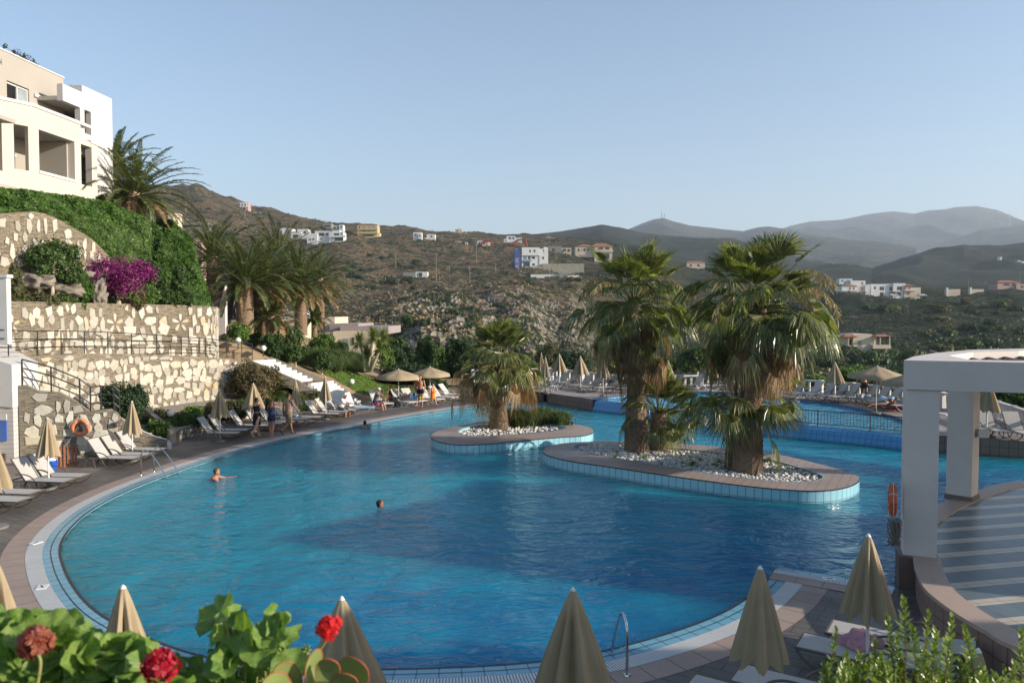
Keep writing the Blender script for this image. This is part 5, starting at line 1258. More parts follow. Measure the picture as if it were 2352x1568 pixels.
pxbush('small_tree', 'little tree with red blossoms at the corner of the lawn', 'tree', 738, 866, 800, 62, 47.3, 4200, .13, 'mid', 82, shape='tree', trunk=.3, depth=.5)
for i, (lab, x, y, Y, s) in enumerate((('fountain grass mound left of the cordyline', 745, 842, 50, 1.45), ('smaller fountain grass mound behind the stair', 703, 838, 49, 1.3), ('fountain grass mound right behind the cordyline trunks', 812, 845, 54, 1.3), ('broad fountain grass mound behind the lawn', 785, 838, 55, 1.35))):
    p = dp(x, y, Y); grass_clump('fountain_grass', lab, 'grass clump', [(dx, 0, -.3, .5, s * 1.1) for dx in (-.7, -.2, .3, .8)], 900, 1, 'fgrass', 70 + i, tuple(p), wid=.015, spread=1.25, group='fountain grass mounds')
for i, (x, yb, h, w, m, lab) in enumerate(((330, 980, 26, 55, 'mid', 'low leafy plant at the foot of the wall beside the dark shrub'), (365, 968, 30, 60, 'olive', 'dusty plant at the wall foot above the short white steps'), (400, 966, 24, 60, 'bronze', 'bronze plant at the wall foot left of the pointed shadow'), (440, 974, 30, 64, 'mid', 'leafy plant under the pointed parasol shadow'), (455, 956, 26, 60, 'fresh', 'bright plant against the white wall left of the second parasol'),
    (500, 960, 30, 70, 'bronze', 'bronze plant behind the parasol with the pointed shadow'), (503, 944, 24, 60, 'olive', 'dusty plant against the wall above the loungers'), (545, 950, 32, 64, 'olive', 'dusty plant left of the half folded parasol'), (562, 938, 26, 60, 'mid', 'green plant under the left edge of the bronze bush'), (600, 948, 34, 64, 'dark', 'dark plant behind the walking women'), (322, 962, 32, 50, 'fresh', 'bright plant between the dark shrub and the white wall'))):
    pxbush('bed_plant', lab, 'plant', x, yb, yb - h, w, 4.8 * FPX / (yb - YH), 2600, .10, m, 300 + i, shape='low', group='low plants in the bed behind the loungers')
# cordyline
p = dp(846, 852, 52); root = thing('cordyline', 'multi stemmed cordyline with spiky strap leaf heads behind the lawn', 'tree', tuple(p)); rr = random.Random(9)
for k, (x0, x1, y1) in enumerate(((838, 826, 786), (842, 856, 775), (848, 872, 802), (852, 880, 778), (845, 842, 815))):
    a = dp(x0, 852, 52) - p; b = dp(x1, y1, 52 + rr.uniform(-.6, .6)) - p
    mb = MB(); mb.tube([a, a.lerp(b, .5) + Vector((.08, 0, .1)), b], [.11, .09, .07], 8); mb.build('trunk', G['wood'], root, smooth=True)
    Q = []
    for j in range(190):
        az = rr.uniform(0, 6.28); e = rr.uniform(-.7, 1.5); L = rr.uniform(.65, 1.0); d = Vector((cos(az) * cos(e), sin(az) * cos(e), sin(e))); q = b.copy(); w_ = d.cross(Vector((0, 0, 1))).normalized() * .035
        pr = (q - w_ * .5, q + w_ * .5)
        for s_ in range(3):
            q2 = q + d * L / 3; d = (d + Vector((0, 0, -.3))).normalized(); k_ = (1, .75, .08)[s_]; Q.append((pr[0], pr[1], q2 + w_ * k_, q2 - w_ * k_)); pr = (q2 - w_ * k_, q2 + w_ * k_); q = q2
    quads_build('leaf_head', Q, G['strap'], root)
# trees behind the garden and the upper deck
TREES = [('dark rounded tree behind the cordyline', 905, 858, 790, 60, 66, 'dark'), ('tall dark tree behind the left open parasol', 982, 872, 772, 66, 62, 'mid'), ('loose dark tree left of the tall one behind the parasols', 935, 868, 790, 62, 68, 'dark'),
         ('dense very dark tree behind the balustrade corner', 1052, 892, 772, 68, 60, 'dark'), ('olive green tree between the two dark trees', 1016, 880, 800, 44, 66, 'fresh'), ('wispy grey green tree in the gully edge', 872, 830, 770, 56, 85, 'olive'),
         ('bushy tree filling the gap between the two tall palms', 1598, 862, 792, 110, 75, 'mid'), ('broad leafy tree right of the palm gap', 1520, 862, 815, 80, 78, 'mid'), ('light green bush behind the balustrade by the spare parasol', 1405, 862, 826, 60, 68, 'fresh'),
         ('bright green bush behind the balustrade right of the palms', 1780, 880, 838, 80, 62, 'fresh'), ('bright leafy bush behind the leaning swimmers', 1960, 895, 838, 110, 58, 'fresh'), ('bright green bush under the open parasol at the balustrade', 2040, 905, 862, 80, 56, 'fresh'),
         ('dark bush below the terraced bungalow on the right', 1900, 850, 810, 120, 120, 'dark'), ('palm like dark bush at the right edge behind the pergola', 2320, 960, 880, 110, 40, 'mid'), ('yellowish bush low behind the balustrade centre', 1180, 860, 825, 60, 66, 'olive'), ('small bright tree right of the bungalow hedge', 1870, 888, 862, 60, 75, 'fresh'), ('dark gully tree below the quarry', 1125, 870, 822, 90, 95, 'dark'), ('dense dark tree at the foot of the quarried slope, left', 1100, 885, 815, 80, 78, 'dark'), ('dense dark tree at the foot of the quarried slope, middle', 1215, 885, 828, 90, 82, 'dark'), ('broad dark tree at the gully bottom behind the upper parasols', 1310, 880, 800, 100, 95, 'dark'), ('grey green tree on the gully side left of the tall palm', 1262, 850, 788, 70, 120, 'olive'), ('mid green tree above the cordyline hedge', 905, 822, 775, 60, 82, 'mid'), ('dark tree beside the very dark one at the balustrade corner', 1085, 880, 800, 50, 64, 'dark'), ('round grey green tree in the gully', 1285, 880, 838, 70, 100, 'dark')]
for i, (lab, x, yb, yt, w, Y, m) in enumerate(TREES):
    pxbush('tree', lab, 'tree', x, yb, yt, w, Y, 7000, .20 if Y < 75 else .26, m, 100 + i, shape='tree', trunk=.12, group='trees beyond the garden and the balustrade')
# countable bushes and small trees on the hillsides
rr = random.Random(21); hb = []
protos = []
for k in range(4):
    mb = MB(); r2 = random.Random(50 + k)
    foliage(mb, [((0, 0, .55), (.8, .8, .5))] + [((r2.uniform(-.6, .6), r2.uniform(-.6, .6), r2.uniform(.3, .8)), (r2.uniform(.3, .45),) * 3) for _ in range(5)], 520, .24, .7, 60 + k, 0, 1)
    o = mb.build('hillside_bush', [G[('dark', 'mid', 'olive', 'dark')[k]], G['core']]); protos.append(o)
used = [False] * 4
zones = [('on the scrubby slope under the white villas', 640, 960, 470, 330, 40, 2.6), ('on the ridge line behind the villas', 700, 1300, 640, 560, 14, 3.0), ('beside the quarry scar in the middle slope', 860, 1330, 290, 115, 80, 2.0), ('on the brown slope above the clump of palms', 420, 700, 650, 380, 22, 2.4),
         ('on the shaded valley side at the right', 1930, 2352, 300, 150, 56, 2.9), ('around the white houses on the right', 1900, 2352, 360, 320, 20, 3.2), ('in the gully below the blue and white house', 1180, 1420, 280, 110, 28, 2.4), ('on the plateau around the blue and white house', 1120, 1460, 440, 340, 10, 2.2), ('on the valley side seen between and beside the tall palms', 1440, 1900, 340, 130, 22, 3.0)]
for zi, (where, xa, xb, Ya, Yb, n, s) in enumerate(zones):
    for k in range(n):
        x = rr.uniform(xa, xb); Y = 1 / rr.uniform(1 / Ya, 1 / Yb); q = hillp(x, Y, -.3); t = rr.randrange(4); sc = s * rr.uniform(.5, 1.25)
        src = protos[t]
        if not used[t]: used[t] = True; o = src
        else: o = src.copy(); col.objects.link(o)
        o.location = q; o.scale = (sc * rr.uniform(.9, 1.3), sc * rr.uniform(.9, 1.3), sc * rr.uniform(.8, 1.15)); o.rotation_euler = (0, 0, rr.uniform(0, 6))
        tag(o, ('dark green', 'mid green', 'dusty olive', 'deep green')[t] + ' bush ' + where, 'bush', 'bushes ' + where)
# low scrub and loose stones: uncountable
def scatter(name, n, xa, xb, Ya, Yb, make, m, seed, dens=None, size=1.0):
    r = np.random.default_rng(seed); VV = []; 
    for k in range(n):
        x = r.uniform(xa, xb); Y = 1 / r.uniform(1 / Yb, 1 / Ya)
        if dens and r.random() > dens(x, Y): continue
        q = hillp(x, Y); VV.append(make(r, q, Y))
    V = np.concatenate(VV); mb = MB(); mb.arr(V, np.arange(len(V)).reshape(-1, 4)); return tag(mb.build(name, m), kind='stuff')
def tuft(r, q, Y):
    n = 14; s = r.uniform(.25, .8) * (1 + Y / 260); P = np.array(tuple(q)) + r.normal(0, 1, (n, 3)) * np.array([s * .45, s * .45, s * .22]) + np.array([0, 0, s * .25]); D = r.normal(0, 1, (n, 3)); D[:, 2] = abs(D[:, 2]) + .3
    return leaf_quads(P, D, np.full(n, s * .5), .8, r)[0]
clump = lambda x, Y: 1 if noise.noise(Vector((x * .02, Y * .03, 2))) > -.1 else .25
tag(scatter('hillside_scrub', 15000, 400, 1500, 62, 800, tuft, leafmat('scrub_leaf', (.05, .055, .024), (.085, .085, .038), (.14, .12, .06), trans=.1), 5, clump), 'low grey green scrub spread over the dry hillside', 'scrub')
tag(scatter('hillside_scrub', 7500, 1380, 2352, 90, 420, tuft, G['dark'], 6, clump), 'dark scrub covering the shaded valley side at the right', 'scrub')
tag(scatter('dry_grass', 5000, 500, 1500, 70, 420, tuft, leafmat('dry_grass_blade', (.22, .14, .07), (.32, .22, .11), (.4, .29, .16), trans=.1), 8), 'straw coloured dry grass on the hillside', 'dry grass')
def stone(r, q, Y):
    s = r.uniform(.15, .75) ** 1.3 * 1.3; a = r.uniform(0, 3); c = np.array(tuple(q)); e = np.array([[-1, -1, -1], [1, -1, -1], [1, 1, -1], [-1, 1, -1], [-.7, -.6, .6], [.8, -.7, .9], [.6, .7, .5], [-.8, .6, .8]]) * r.uniform(.6, 1.2, (8, 3)) * np.array([s, s * .7, s * .55])
    R = np.array([[cos(a), -sin(a), 0], [sin(a), cos(a), 0], [0, 0, 1]]); e = e @ R.T + c
    return e[[0, 3, 2, 1, 4, 5, 6, 7, 0, 1, 5, 4, 1, 2, 6, 5, 2, 3, 7, 6, 3, 0, 4, 7]]
M['stonegrey'] = mat('loose_stone', (.27, .25, .215), (.14, .13, .11), scale=.25, rough=.9, objc=False)
sc_d = lambda x, Y: .15 + .85 * (1 if (noise.noise(Vector((x * .012, Y * .022, 7))) > .05) else 0)
tag(scatter('loose_stones', 1500, 820, 1330, 105, 300, stone, M['stonegrey'], 9, sc_d), 'grey broken stones littering the quarried slope', 'stones')
tag(scatter('loose_stones', 400, 1120, 1400, 235, 325, stone, M['stonegrey'], 10), 'grey scree below the plateau edge', 'stones')
# ================================================================== parasols
M['canvas'] = mat('parasol_canvas', (.34, .265, .165), (.28, .215, .13), scale=2.5, rough=.9, bump=.15, bs=60)
M['polew'] = mat('white_pole', (.62, .61, .58), rough=.45, spec=.5)
M['capw'] = mat('white_cap', (.72, .70, .66), rough=.4)
def canopy_closed(R, H, folds, seed):
    rr = random.Random(seed); nt_, nr_ = folds * 8, 16; P = []; ph = [rr.uniform(-.6, .6) for _ in range(folds)]; am = [rr.uniform(.45, 1.35) for _ in range(folds)]
    for j in range(nr_ + 1):
        t = j / nr_
        for k in range(nt_):
            a = 2 * pi * k / nt_; f = k * folds / nt_; i = int(f) % folds; u = f - int(f)
            rib = abs(2 * u - 1) ** 1.3           # 1 on the ribs, 0 between them
            r0 = .035 + (R - .035) * (t ** .92); deep = .52 * min(1, t * 3) * am[i]
            r = r0 * (1 - deep * (1 - rib)); 
            sc = (.055 * (1 - rib) ** 2 - .045 * rib) * (t > .97)
            aa = a + ph[i] * .25 * sin(pi * u) * t
            P.append((r * cos(aa), r * sin(aa), -H * t + sc + .02 * sin(9 * t + i) * t * (1 - rib)))
    F = [(j * nt_ + k, j * nt_ + (k + 1) % nt_, (j + 1) * nt_ + (k + 1) % nt_, (j + 1) * nt_ + k) for j in range(nr_) for k in range(nt_)]
    return P, F
def parasol(R, H, seed, folds=8, openv=False, h=2.2):
    t = thing('parasol', 'x', 'parasol', (0, 0, 0)); mb = MB()
    if not openv:
        P, F = canopy_closed(R, H, folds, seed); mb.add([(p[0], p[1], p[2] + h - .05) for p in P], F)
    else:
        n = 8; rings = [(0.03, h - .05), (R * .35, h - .05 - H * .33), (R * .7, h - .05 - H * .68), (R, h - .05 - H), (R * 1.0, h - .05 - H - .14)]; P = []
        for ri, (r, z) in enumerate(rings):
            for k in range(n * 4):
                a = 2 * pi * k / (n * 4); u = (k % 4) / 4; sag = sin(pi * u); rr_ = r * (cos(pi / n) / cos((u - .5) * 2 * pi / n) * .5 + .5 if ri else 1)
                P.append((rr_ * cos(a), rr_ * sin(a), z - .05 * sag * (r / R) * (ri < 4)))
        m_ = n * 4; mb.add(P, [(j * m_ + k, j * m_ + (k + 1) % m_, (j + 1) * m_ + (k + 1) % m_, (j + 1) * m_ + k) for j in range(4) for k in range(m_)])
    c = mb.build('canopy', M['canvas'], t, smooth=True)
    mb = MB(); mb.lathe([(0.0, 0), (.022, 0), (.022, h - .08), (0, h - .08)], 10); mb.build('pole', M['polew'], t, smooth=False)
    mb = MB(); mb.lathe([(.042, h - .075), (.036, h - .055), (.024, h - .03), (.010, h - .012), (.0, h - .008)], 12); mb.build('tip_cap', M['capw'], t, smooth=True)
    mb = MB(); mb.lathe([(.0, .0), (.24, .0), (.24, .06), (.05, .10), (.04, .25), (.0, .25)], 18); mb.build('base', mat('base_concrete', (.16, .15, .14)), t)
    if openv:
        for k in range(8):
            a = 2 * pi * k / 8; mb = MB(); mb.tube([(0, 0, h - .09), (cos(a) * R * .98, sin(a) * R * .98, h - .08 - H)], .009, 4); mb.build('rib', M['polew'], t)
    return t
PN = parasol(.36, 1.14, 3); PH = parasol(.52, 1.08, 5); PO = parasol(1.25, .42, 7, openv=True)
used_p = {}
def place(proto, name_key, loc, rz, label, group, scale=1, skip=()):
    if name_key not in used_p:
        used_p[name_key] = 1; o = proto; o.location = loc; o.rotation_euler = (0, 0, rz)
        o.scale = (scale,) * 3 if isinstance(scale, (int, float)) else scale; o['label'] = label; o['group'] = group; return o
    return dup(proto, loc, rz, label, group, scale if not isinstance(scale, (int, float)) else (scale,) * 3, skip)
PG = 'beige parasols around the pools'
def par(kind, x, ytip, label, zb=0.0, s=1.0, wid=1.0, h=2.2):
    p = gp(x, ytip, zb + h * s); proto, key = {'n': (PN, 'n'), 'h': (PH, 'h'), 'o': (PO, 'o')}[kind]
    o = place(proto, key, (p.x, p.y, zb), random.uniform(0, 6), label, PG, (s * wid * random.uniform(.95, 1.05), s * wid, s)); o.rotation_euler.x = random.uniform(-.022, .022); o.rotation_euler.y = random.uniform(-.022, .022); return o
par('n', -8, 1288, 'closed beige parasol cut off by the left edge above the geranium', wid=1.0)
par('n', 286, 1337, 'closed beige parasol with a white tip rising from the geranium leaves', wid=1.1)
par('h', 793, 1368, 'half folded beige parasol right behind the bright red geranium head', wid=1.0)
par('h', 1315, 1342, 'half folded beige parasol beside the single steel handrail', wid=.88)
par('n', 1746, 1297, 'closed beige parasol between the steel handrail and the corner of the pool', wid=1.0)
par('n', 1998, 1222, 'closed beige parasol over the loungers below the round terrace', wid=1.12)
par('n', 2251, 1488, 'closed parasol mostly hidden by the leafy bush below the round terrace wall', wid=.9)
par('n', 109, 957, 'closed parasol beside the blue bucket in front of the shaded slate wall', wid=.98)
par('n', 302, 919, 'closed parasol between the lifebuoy and the short white steps', wid=1.02)
par('n', -14, 1010, 'closed parasol cut off by the left edge next to the pale siding', wid=1.15)
par('n', 504, 892.5, 'closed parasol casting a pointed shadow on the white rubble wall', wid=1.15)
par('h', 581, 879, 'half folded parasol behind the woman in the black dress', wid=1.05)
par('n', 680, 872, 'closed parasol right behind the man in the tan shirt', wid=.85)
par('n', 748, 864, 'closed parasol standing at the foot of the marble stair', wid=.88)
par('o', 915, 845.7, 'open parasol on the left of the pair by the lawn')
par('o', 988, 840.7, 'open parasol on the right of the pair, above the child in orange')
for x, y, w, k, lab in ((1245, 809, .75, 'n', 'closed parasol furthest left on the upper deck behind the lone palm'), (1254, 819, .8, 'n', 'narrow closed parasol just in front of the leftmost one on the upper deck'), (1285, 812, .95, 'h', 'half folded parasol left of the pair at the upper deck balustrade'),
                        (1334, 817, 1.05, 'h', 'half folded parasol right of the pair at the upper deck balustrade'), (1386, 822, .9, 'h', 'half folded parasol hidden behind the left tall palm fronds'), (1165, 805, .8, 'n', 'closed parasol hidden behind the lone palm crown'),
                        (1533, 826, .9, 'h', 'closed parasol seen between the tall palms, left one'), (1632, 821, .95, 'h', 'closed parasol seen between the tall palms, right one'), (1828, 829, .95, 'h', 'closed parasol right of the tallest palm trunk'), (1919, 830, .98, 'h', 'closed parasol among the loungers left of the leaning pair')):
    par(k, x, y, lab, ZU, 1.0, w)
par('o', 2013, 838, 'open parasol over the two people leaning on the balustrade', ZU, 1.05); par('o', 2098, 852, 'open parasol partly hidden behind the pergola beam', ZU, 1.05)
par('n', 2268, 872, 'closed parasol between the pergola columns and the right edge', ZU, 1.0, 1.3)
# ================================================================== loungers
M['sling'] = mat('sling_fabric', (.42, .40, .365), (.35, .335, .305), scale=1.5, rough=.8, bump=.2, bs=150)
M['slingw'] = mat('white_sling_fabric', (.50, .485, .455), (.42, .41, .385), scale=1.5, rough=.8)
def lounger(back=55, dark=True):
    t = thing('sun_lounger', 'x', 'sun lounger'); fm = M['bronze'] if dark else M['polew']; sl_ = M['sling'] if dark else M['slingw']
    mb = MB(); mb.box((-.62, 0, .335), (1.2, .56, .018)); mb.build('seat', sl_, t)
    b = radians(back); L = .76; mb = MB(); hx = -1.24
    P = [(hx, -.28, .34), (hx, .28, .34), (hx - cos(b) * L, .28, .34 + sin(b) * L), (hx - cos(b) * L, -.28, .34 + sin(b) * L)]; n = Vector((sin(b), 0, cos(b))) * .018
    Q = [Vector(p) + n for p in P]; mb.add([*P, *Q], [(0, 1, 2, 3), (7, 6, 5, 4), (0, 4, 5, 1), (1, 5, 6, 2), (2, 6, 7, 3), (3, 7, 4, 0)]); bk = mb.build('backrest', sl_, t)
    mb = MB()
    for s in (-1, 1):
        mb.tube([(hx, s * .3, .335), (hx - cos(b) * (L + .02), s * .3, .335 + sin(b) * (L + .02))], .018, 6)
    mb.tube([(hx - cos(b) * (L + .02), -.3, .335 + sin(b) * (L + .02)), (hx - cos(b) * (L + .02), .3, .335 + sin(b) * (L + .02))], .018, 6)
    mb.build('back_frame', fm, bk)
    mb = MB()
    for s in (-1, 1): mb.tube([(.0, s * .31, .33), (-1.3, s * .31, .33), (-1.85, s * .31, .30)], .02, 6)
    mb.tube([(.0, -.31, .33), (.0, .31, .33)], .02, 6); mb.tube([(-1.85, -.31, .30), (-1.85, .31, .30)], .02, 6); mb.build('frame', fm, t)
    for s in (-1, 1):
        mb = MB(); mb.tube(crom([(-.03, s * .33, .31), (-.16, s * .33, .16), (-.42, s * .33, .04), (-.78, s * .33, .02), (-1.02, s * .33, .12), (-1.12, s * .33, .31)], 4), .017, 6); mb.build('curved_leg', fm, t)
        
        for xa, xb in ((-1.66, -1.78), (-1.45, -1.36)): mb = MB(); mb.tube([(xa, s * .33, .31), (xb, s * .33, .02)], .017, 6); mb.build('leg', fm, t)
        mb = MB(); mb.tube(crom([(-.86, s * .34, .34), (-1.0, s * .34, .47), (-1.22, s * .34, .54), (-1.5, s * .34, .53)], 4), .018, 6, flat=1); mb.build('armrest', fm, t)
    return t
LD = lounger(55); LDf = lounger(8); LW_ = lounger(50, False); LWh = lounger(68, False)
LG = {'d': 'dark framed loungers along the curved left deck', 'u': 'loungers on the upper deck', 'f': 'loungers in the near right corner', 'w': 'white framed loungers on the far deck'}
def lg(kind, x, y, ang, label, g='d', zb=0.0):
    p = gp(x, y, zb + .34); proto = {'d': LD, 'f': LDf, 'w': LW_, 'h': LWh}[kind]
    return place(proto, 'L' + kind, (p.x, p.y, zb), radians(ang), label, LG[g])
R5 = lambda: random.uniform(-3, 3)
for x, y, a, lab in ((317, 1050, -6, 'nearest of the three loungers below the lifebuoy'), (345, 1042, -6, 'middle one of the three loungers below the lifebuoy'), (372, 1031, -8, 'furthest of the three loungers, beside the short white steps'),
                     (160, 1102, -8, 'lounger left of the blue bucket, nearer of the pair'), (196, 1091, -6, 'lounger left of the blue bucket, further of the pair'), (83, 1129, -8, 'lounger cut off by the left edge, upper of the two'), (58, 1146, -8, 'lounger cut off by the left edge, lower of the two'),
                     (549, 993, -4, 'first lounger of the long row, nearest to the planter wall corner'), (571, 986, -4, 'second lounger of the long row, with the parasol pole beside it'), (613, 976, -5, 'lounger just left of the woman in black'), (649, 971, -5, 'lounger behind the walking women'),
                     (677, 967, -6, 'lounger just behind the man in the tan shirt'), (708, 961, -6, 'lounger between the man in tan and the next group'), (737, 956.5, -8, 'last lounger of the row behind the three walkers')):
    lg('d', x, y, a, lab)
for x, y, a, lab in ((779, 949, -8, 'lounger on the left of the seated white haired man'), (799, 944, -8, 'lounger right behind the seated white haired man'), (818, 941, -10, 'lounger the white haired man is sitting on'), (858, 933, -12, 'white lounger with a blue towel next to the man in the cap')):
    lg('h' if x == 858 else 'd', x, y, a, lab, 'd')
for x, y, a, lab in ((893, 926, -50, 'white lounger behind the seated woman'), (949, 923, -45, 'white lounger holding a red and black bag under the left open parasol'), (972, 920, -45, 'white lounger with towels left of the standing couple'), (1013, 916, -40, 'white lounger just behind the child in orange'), (1046, 912, -28, 'reclined white lounger at the end of the far deck row'), (1069, 906, -22, 'last flat white lounger of the far deck')):
    lg('w', x, y, a, lab, 'w')
up = [(1218, 886, 188, 'w', 'white lounger in front on the upper deck, left of the lone palm parasols'), (1195, 880, 225, 'w', 'white lounger leaning back behind the lone island palm'), (1222, 873, 215, 'w', 'white lounger behind the front one on the upper deck'), (1262, 876, 222, 'd', 'lounger left of the first half folded upper parasol'), (1284, 879, 222, 'd', 'lounger under the first half folded upper parasol'),
      (1312, 884, 220, 'd', 'lounger between the two half folded upper parasols'), (1335, 887, 220, 'd', 'lounger under the second half folded upper parasol'), (1368, 890, 218, 'd', 'lounger left of the black metal chairs'), (1420, 892, 215, 'd', 'lounger right of the black metal chairs'), (1512, 886, 205, 'd', 'lounger seen between the tall palms, left'), (1560, 884, 200, 'd', 'lounger seen between the tall palms, middle'), (1610, 884, 198, 'w', 'lounger seen between the tall palms, right'),
      (1785, 900, 190, 'd', 'dark framed lounger just right of the tallest palm'), (1820, 902, 190, 'w', 'white lounger in the gap right of the tallest palm'), (1852, 905, 192, 'd', 'lounger left of the closed upper right parasol'), (1880, 907, 192, 'd', 'lounger under the closed upper right parasol'), (1905, 910, 192, 'd', 'lounger right of the closed upper right parasol'), (1950, 912, 190, 'd', 'lounger with a grey bag behind the leaning man'), (1972, 917, 190, 'd', 'lounger left of the open parasol pole'), (1998, 921, 190, 'd', 'lounger right of the open parasol pole'), (2024, 926, 190, 'd', 'lounger with a white towel by the open parasol'), (2046, 930, 190, 'd', 'lounger next to the pink swim ring'),
      (2160, 950, 190, 'w', 'white lounger seen between the pergola columns')]
for x, y, a, k, lab in up: lg(k, x, y, a, lab, 'u', ZU)
for x, y, a, lab in ((2262, 985, 262, 'lounger at the right edge beside the second pergola column'), (2305, 990, 262, 'second lounger from the pergola column at the right edge'), (2372, 997, 262, 'lounger cut off by the right edge of the photo')): lg('h' if 0 else 'd', x, y, a, lab, 'u', ZU)
dfoot = degs = math.degrees(atan2(.54, -.84))
lg('f', 1836, 1467, dfoot, 'empty lounger left of the parasol in the near right corner', 'f'); lg('f', 1905, 1436, dfoot, 'lounger with a pink towel in the near right corner', 'f')
lg('f', 1580, 1566, dfoot, 'lounger at the bottom edge, left of the closed parasol pole', 'f'); lg('f', 1690, 1541, dfoot, 'lounger corner at the bottom edge under the closed parasol', 'f')
def cloth(name, label, loc, size, m, seed, h=.05, cat='towel', rz=0):
    mb = MB(); n = 12; V = []
    for j in range(n):
        for i in range(n):
            u, v = i / (n - 1) - .5, j / (n - 1) - .5; z = h * (.5 + noise.noise(Vector((u * 4 + seed, v * 4, seed)))) + .01
            V.append((u * size[0] * (1 + .2 * noise.noise(Vector((v * 5, seed, 1)))), v * size[1] * (1 + .2 * noise.noise(Vector((u * 5, seed, 4)))), z))
    W = [(p[0], p[1], 0) for p in V]; I = lambda i, j: j * n + i
    mb.add(V + W, [(I(i, j), I(i + 1, j), I(i + 1, j + 1), I(i, j + 1)) for j in range(n - 1) for i in range(n - 1)] + [(I(i, 0) + n * n, I(i + 1, 0) + n * n, I(i + 1, 0), I(i, 0)) for i in range(n - 1)] + [(I(0, j) + n * n, I(0, j), I(0, j + 1), I(0, j + 1) + n * n) for j in range(n - 1)])
    o = mb.build(name, m, smooth=True); o.location = loc; o.rotation_euler = (0, 0, rz); return tag(o, label, cat)
cm = lambda n, c, c2=None: mat(n, c, c2, rough=.95, scale=3)
p = gp(1975, 1478, .36); cloth('towel', 'crumpled pink towel on the near right lounger', tuple(p), (.5, .42), cm('pink_towel', (.45, .24, .27), (.36, .18, .22)), 1, .16, rz=.4)
p = gp(836, 936, .36); cloth('towel', 'light blue towel spread on the white lounger', tuple(p), (1.1, .5), cm('blue_towel', (.25, .42, .48), (.2, .34, .42)), 2, .04)
p = gp(866, 931, .36); cloth('towel', 'dark blue and red towel heap beside the man in the cap', tuple(p), (.5, .4), cm('navy_towel', (.05, .07, .16), (.3, .05, .06)), 3, .22)
p = gp(905, 921, .34); cloth('bag', 'dark bag lying on the lounger by the seated woman', tuple(p), (.5, .35), cm('black_cloth', (.03, .03, .035)), 4, .25, 'bag')
p = gp(936, 917, .36); cloth('towel', 'red black and white towel heap under the left open parasol', tuple(p), (.6, .5), cm('mixed_towel', (.35, .05, .07), (.5, .46, .44)), 5, .3)
p = gp(950, 916, .45); cloth('bag', 'blue beach bag on a lounger left of the blonde woman', tuple(p), (.45, .35), cm('blue_bag', (.06, .12, .22)), 6, .4, 'bag')
p = gp(911, 930, 0); cloth('bag', 'small red bag on the deck by the seated woman', tuple(p), (.3, .3), cm('red_cloth', (.45, .03, .03)), 7, .25, 'bag')
p = gp(1985, 915, ZU + .36); cloth('bag', 'grey and white beach bag on a lounger below the leaning man', tuple(p), (.6, .5), cm('grey_bag', (.2, .21, .23), (.35, .35, .34)), 8, .28, 'bag')
p = gp(2045, 921, ZU + .36); cloth('towel', 'white and turquoise towels heaped near the pink swim ring', tuple(p), (1.0, .5), cm('white_towel', (.6, .6, .62), (.15, .45, .5)), 9, .25)
p = gp(2060, 939, ZU); mb = MB(); r_ = .45
mb.tube([(r_ * .72 * cos(2 * pi * k / 24), r_ * .72 * sin(2 * pi * k / 24), .14) for k in range(25)], .13, 10, cap=False); o = mb.build('swim_ring', mat('pink_vinyl', (.75, .08, .28), rough=.3, spec=.5), smooth=True); o.location = p; tag(o, 'bright pink inflatable swim ring on the upper deck', 'swim ring')
mb = MB(); mb.ell((0, 0, .09), (.09, .09, .09), 12, 8); o = mb.build('ball', mat('lime_ball', (.5, .75, .05), rough=.5), smooth=True); o.location = gp(966, 917, .36); tag(o, 'small lime green ball on the lounger beside the standing couple', 'ball')
for x, y, lab in ((720, 1118, 0), ): pass
for x, y, lab in ((717, 938, 'pair of dark flip flops on the deck in front of the man in the cap'), (1062, 937, 'dark damp mat by the far edge of the pool')):
    p = gp(x + 150 if x == 717 else x, y + 4, .02)
    mb = MB(); mb.ell((-.1, 0, .01), (.13, .05, .012), 10, 4); mb.ell((.1, .12, .01), (.13, .05, .012), 10, 4, R=Matrix.Rotation(.4, 3, 'Z')); o = mb.build('flip_flops' if x == 717 else 'deck_mat', cm('black_cloth', (.03, .03, .035))); o.location = p; tag(o, lab, 'sandals' if x == 717 else 'mat')
# ================================================================== ladders, lifebuoys, bucket, pallets
def handrail(x, y, x2, y2, name, label, h=.85, pair=True, sep=.5, zt_=.0):
    a = gp(x, y, .012); b = gp(x2, y2, .0); d = (b.xy - a.xy).normalized(); n = Vector((-d.y, d.x)); L = (b.xy - a.xy).length
    r = thing(name, label, 'handrail', tuple(a)); 
    for k in range(2 if pair else 1):
        o = n * sep * k; mb = MB()
        path = [(o.x, o.y, 0), (o.x, o.y, h * .8)] + [tuple(v) for v in crom([(o.x, o.y, h * .8), (o.x + d.x * .08, o.y + d.y * .08, h * .96), (o.x + d.x * .25, o.y + d.y * .25, h), (o.x + d.x * L * .55, o.y + d.y * L * .55, h * .62), (o.x + d.x * (L + .1), o.y + d.y * (L + .1), -.35)], 5)[1:]]
        mb.tube(path, .022, 10); q = mb.build('rail', M['chrome'], r, smooth=True)
        mb = MB(); mb.lathe([(0, 0), (.06, 0), (.055, .02), (.0, .022)], 14, (o.x, o.y, 0)); mb.build('flange', M['chrome'], r)
    return r
handrail(324, 1091, 390, 1096, 'pool_ladder', 'pair of polished steel ladder rails at the left pool edge', .82, sep=.6)
handrail(1440, 1549, 1400, 1490, 'pool_handrail', 'single polished steel handrail beside the half folded parasol', .82, pair=False)
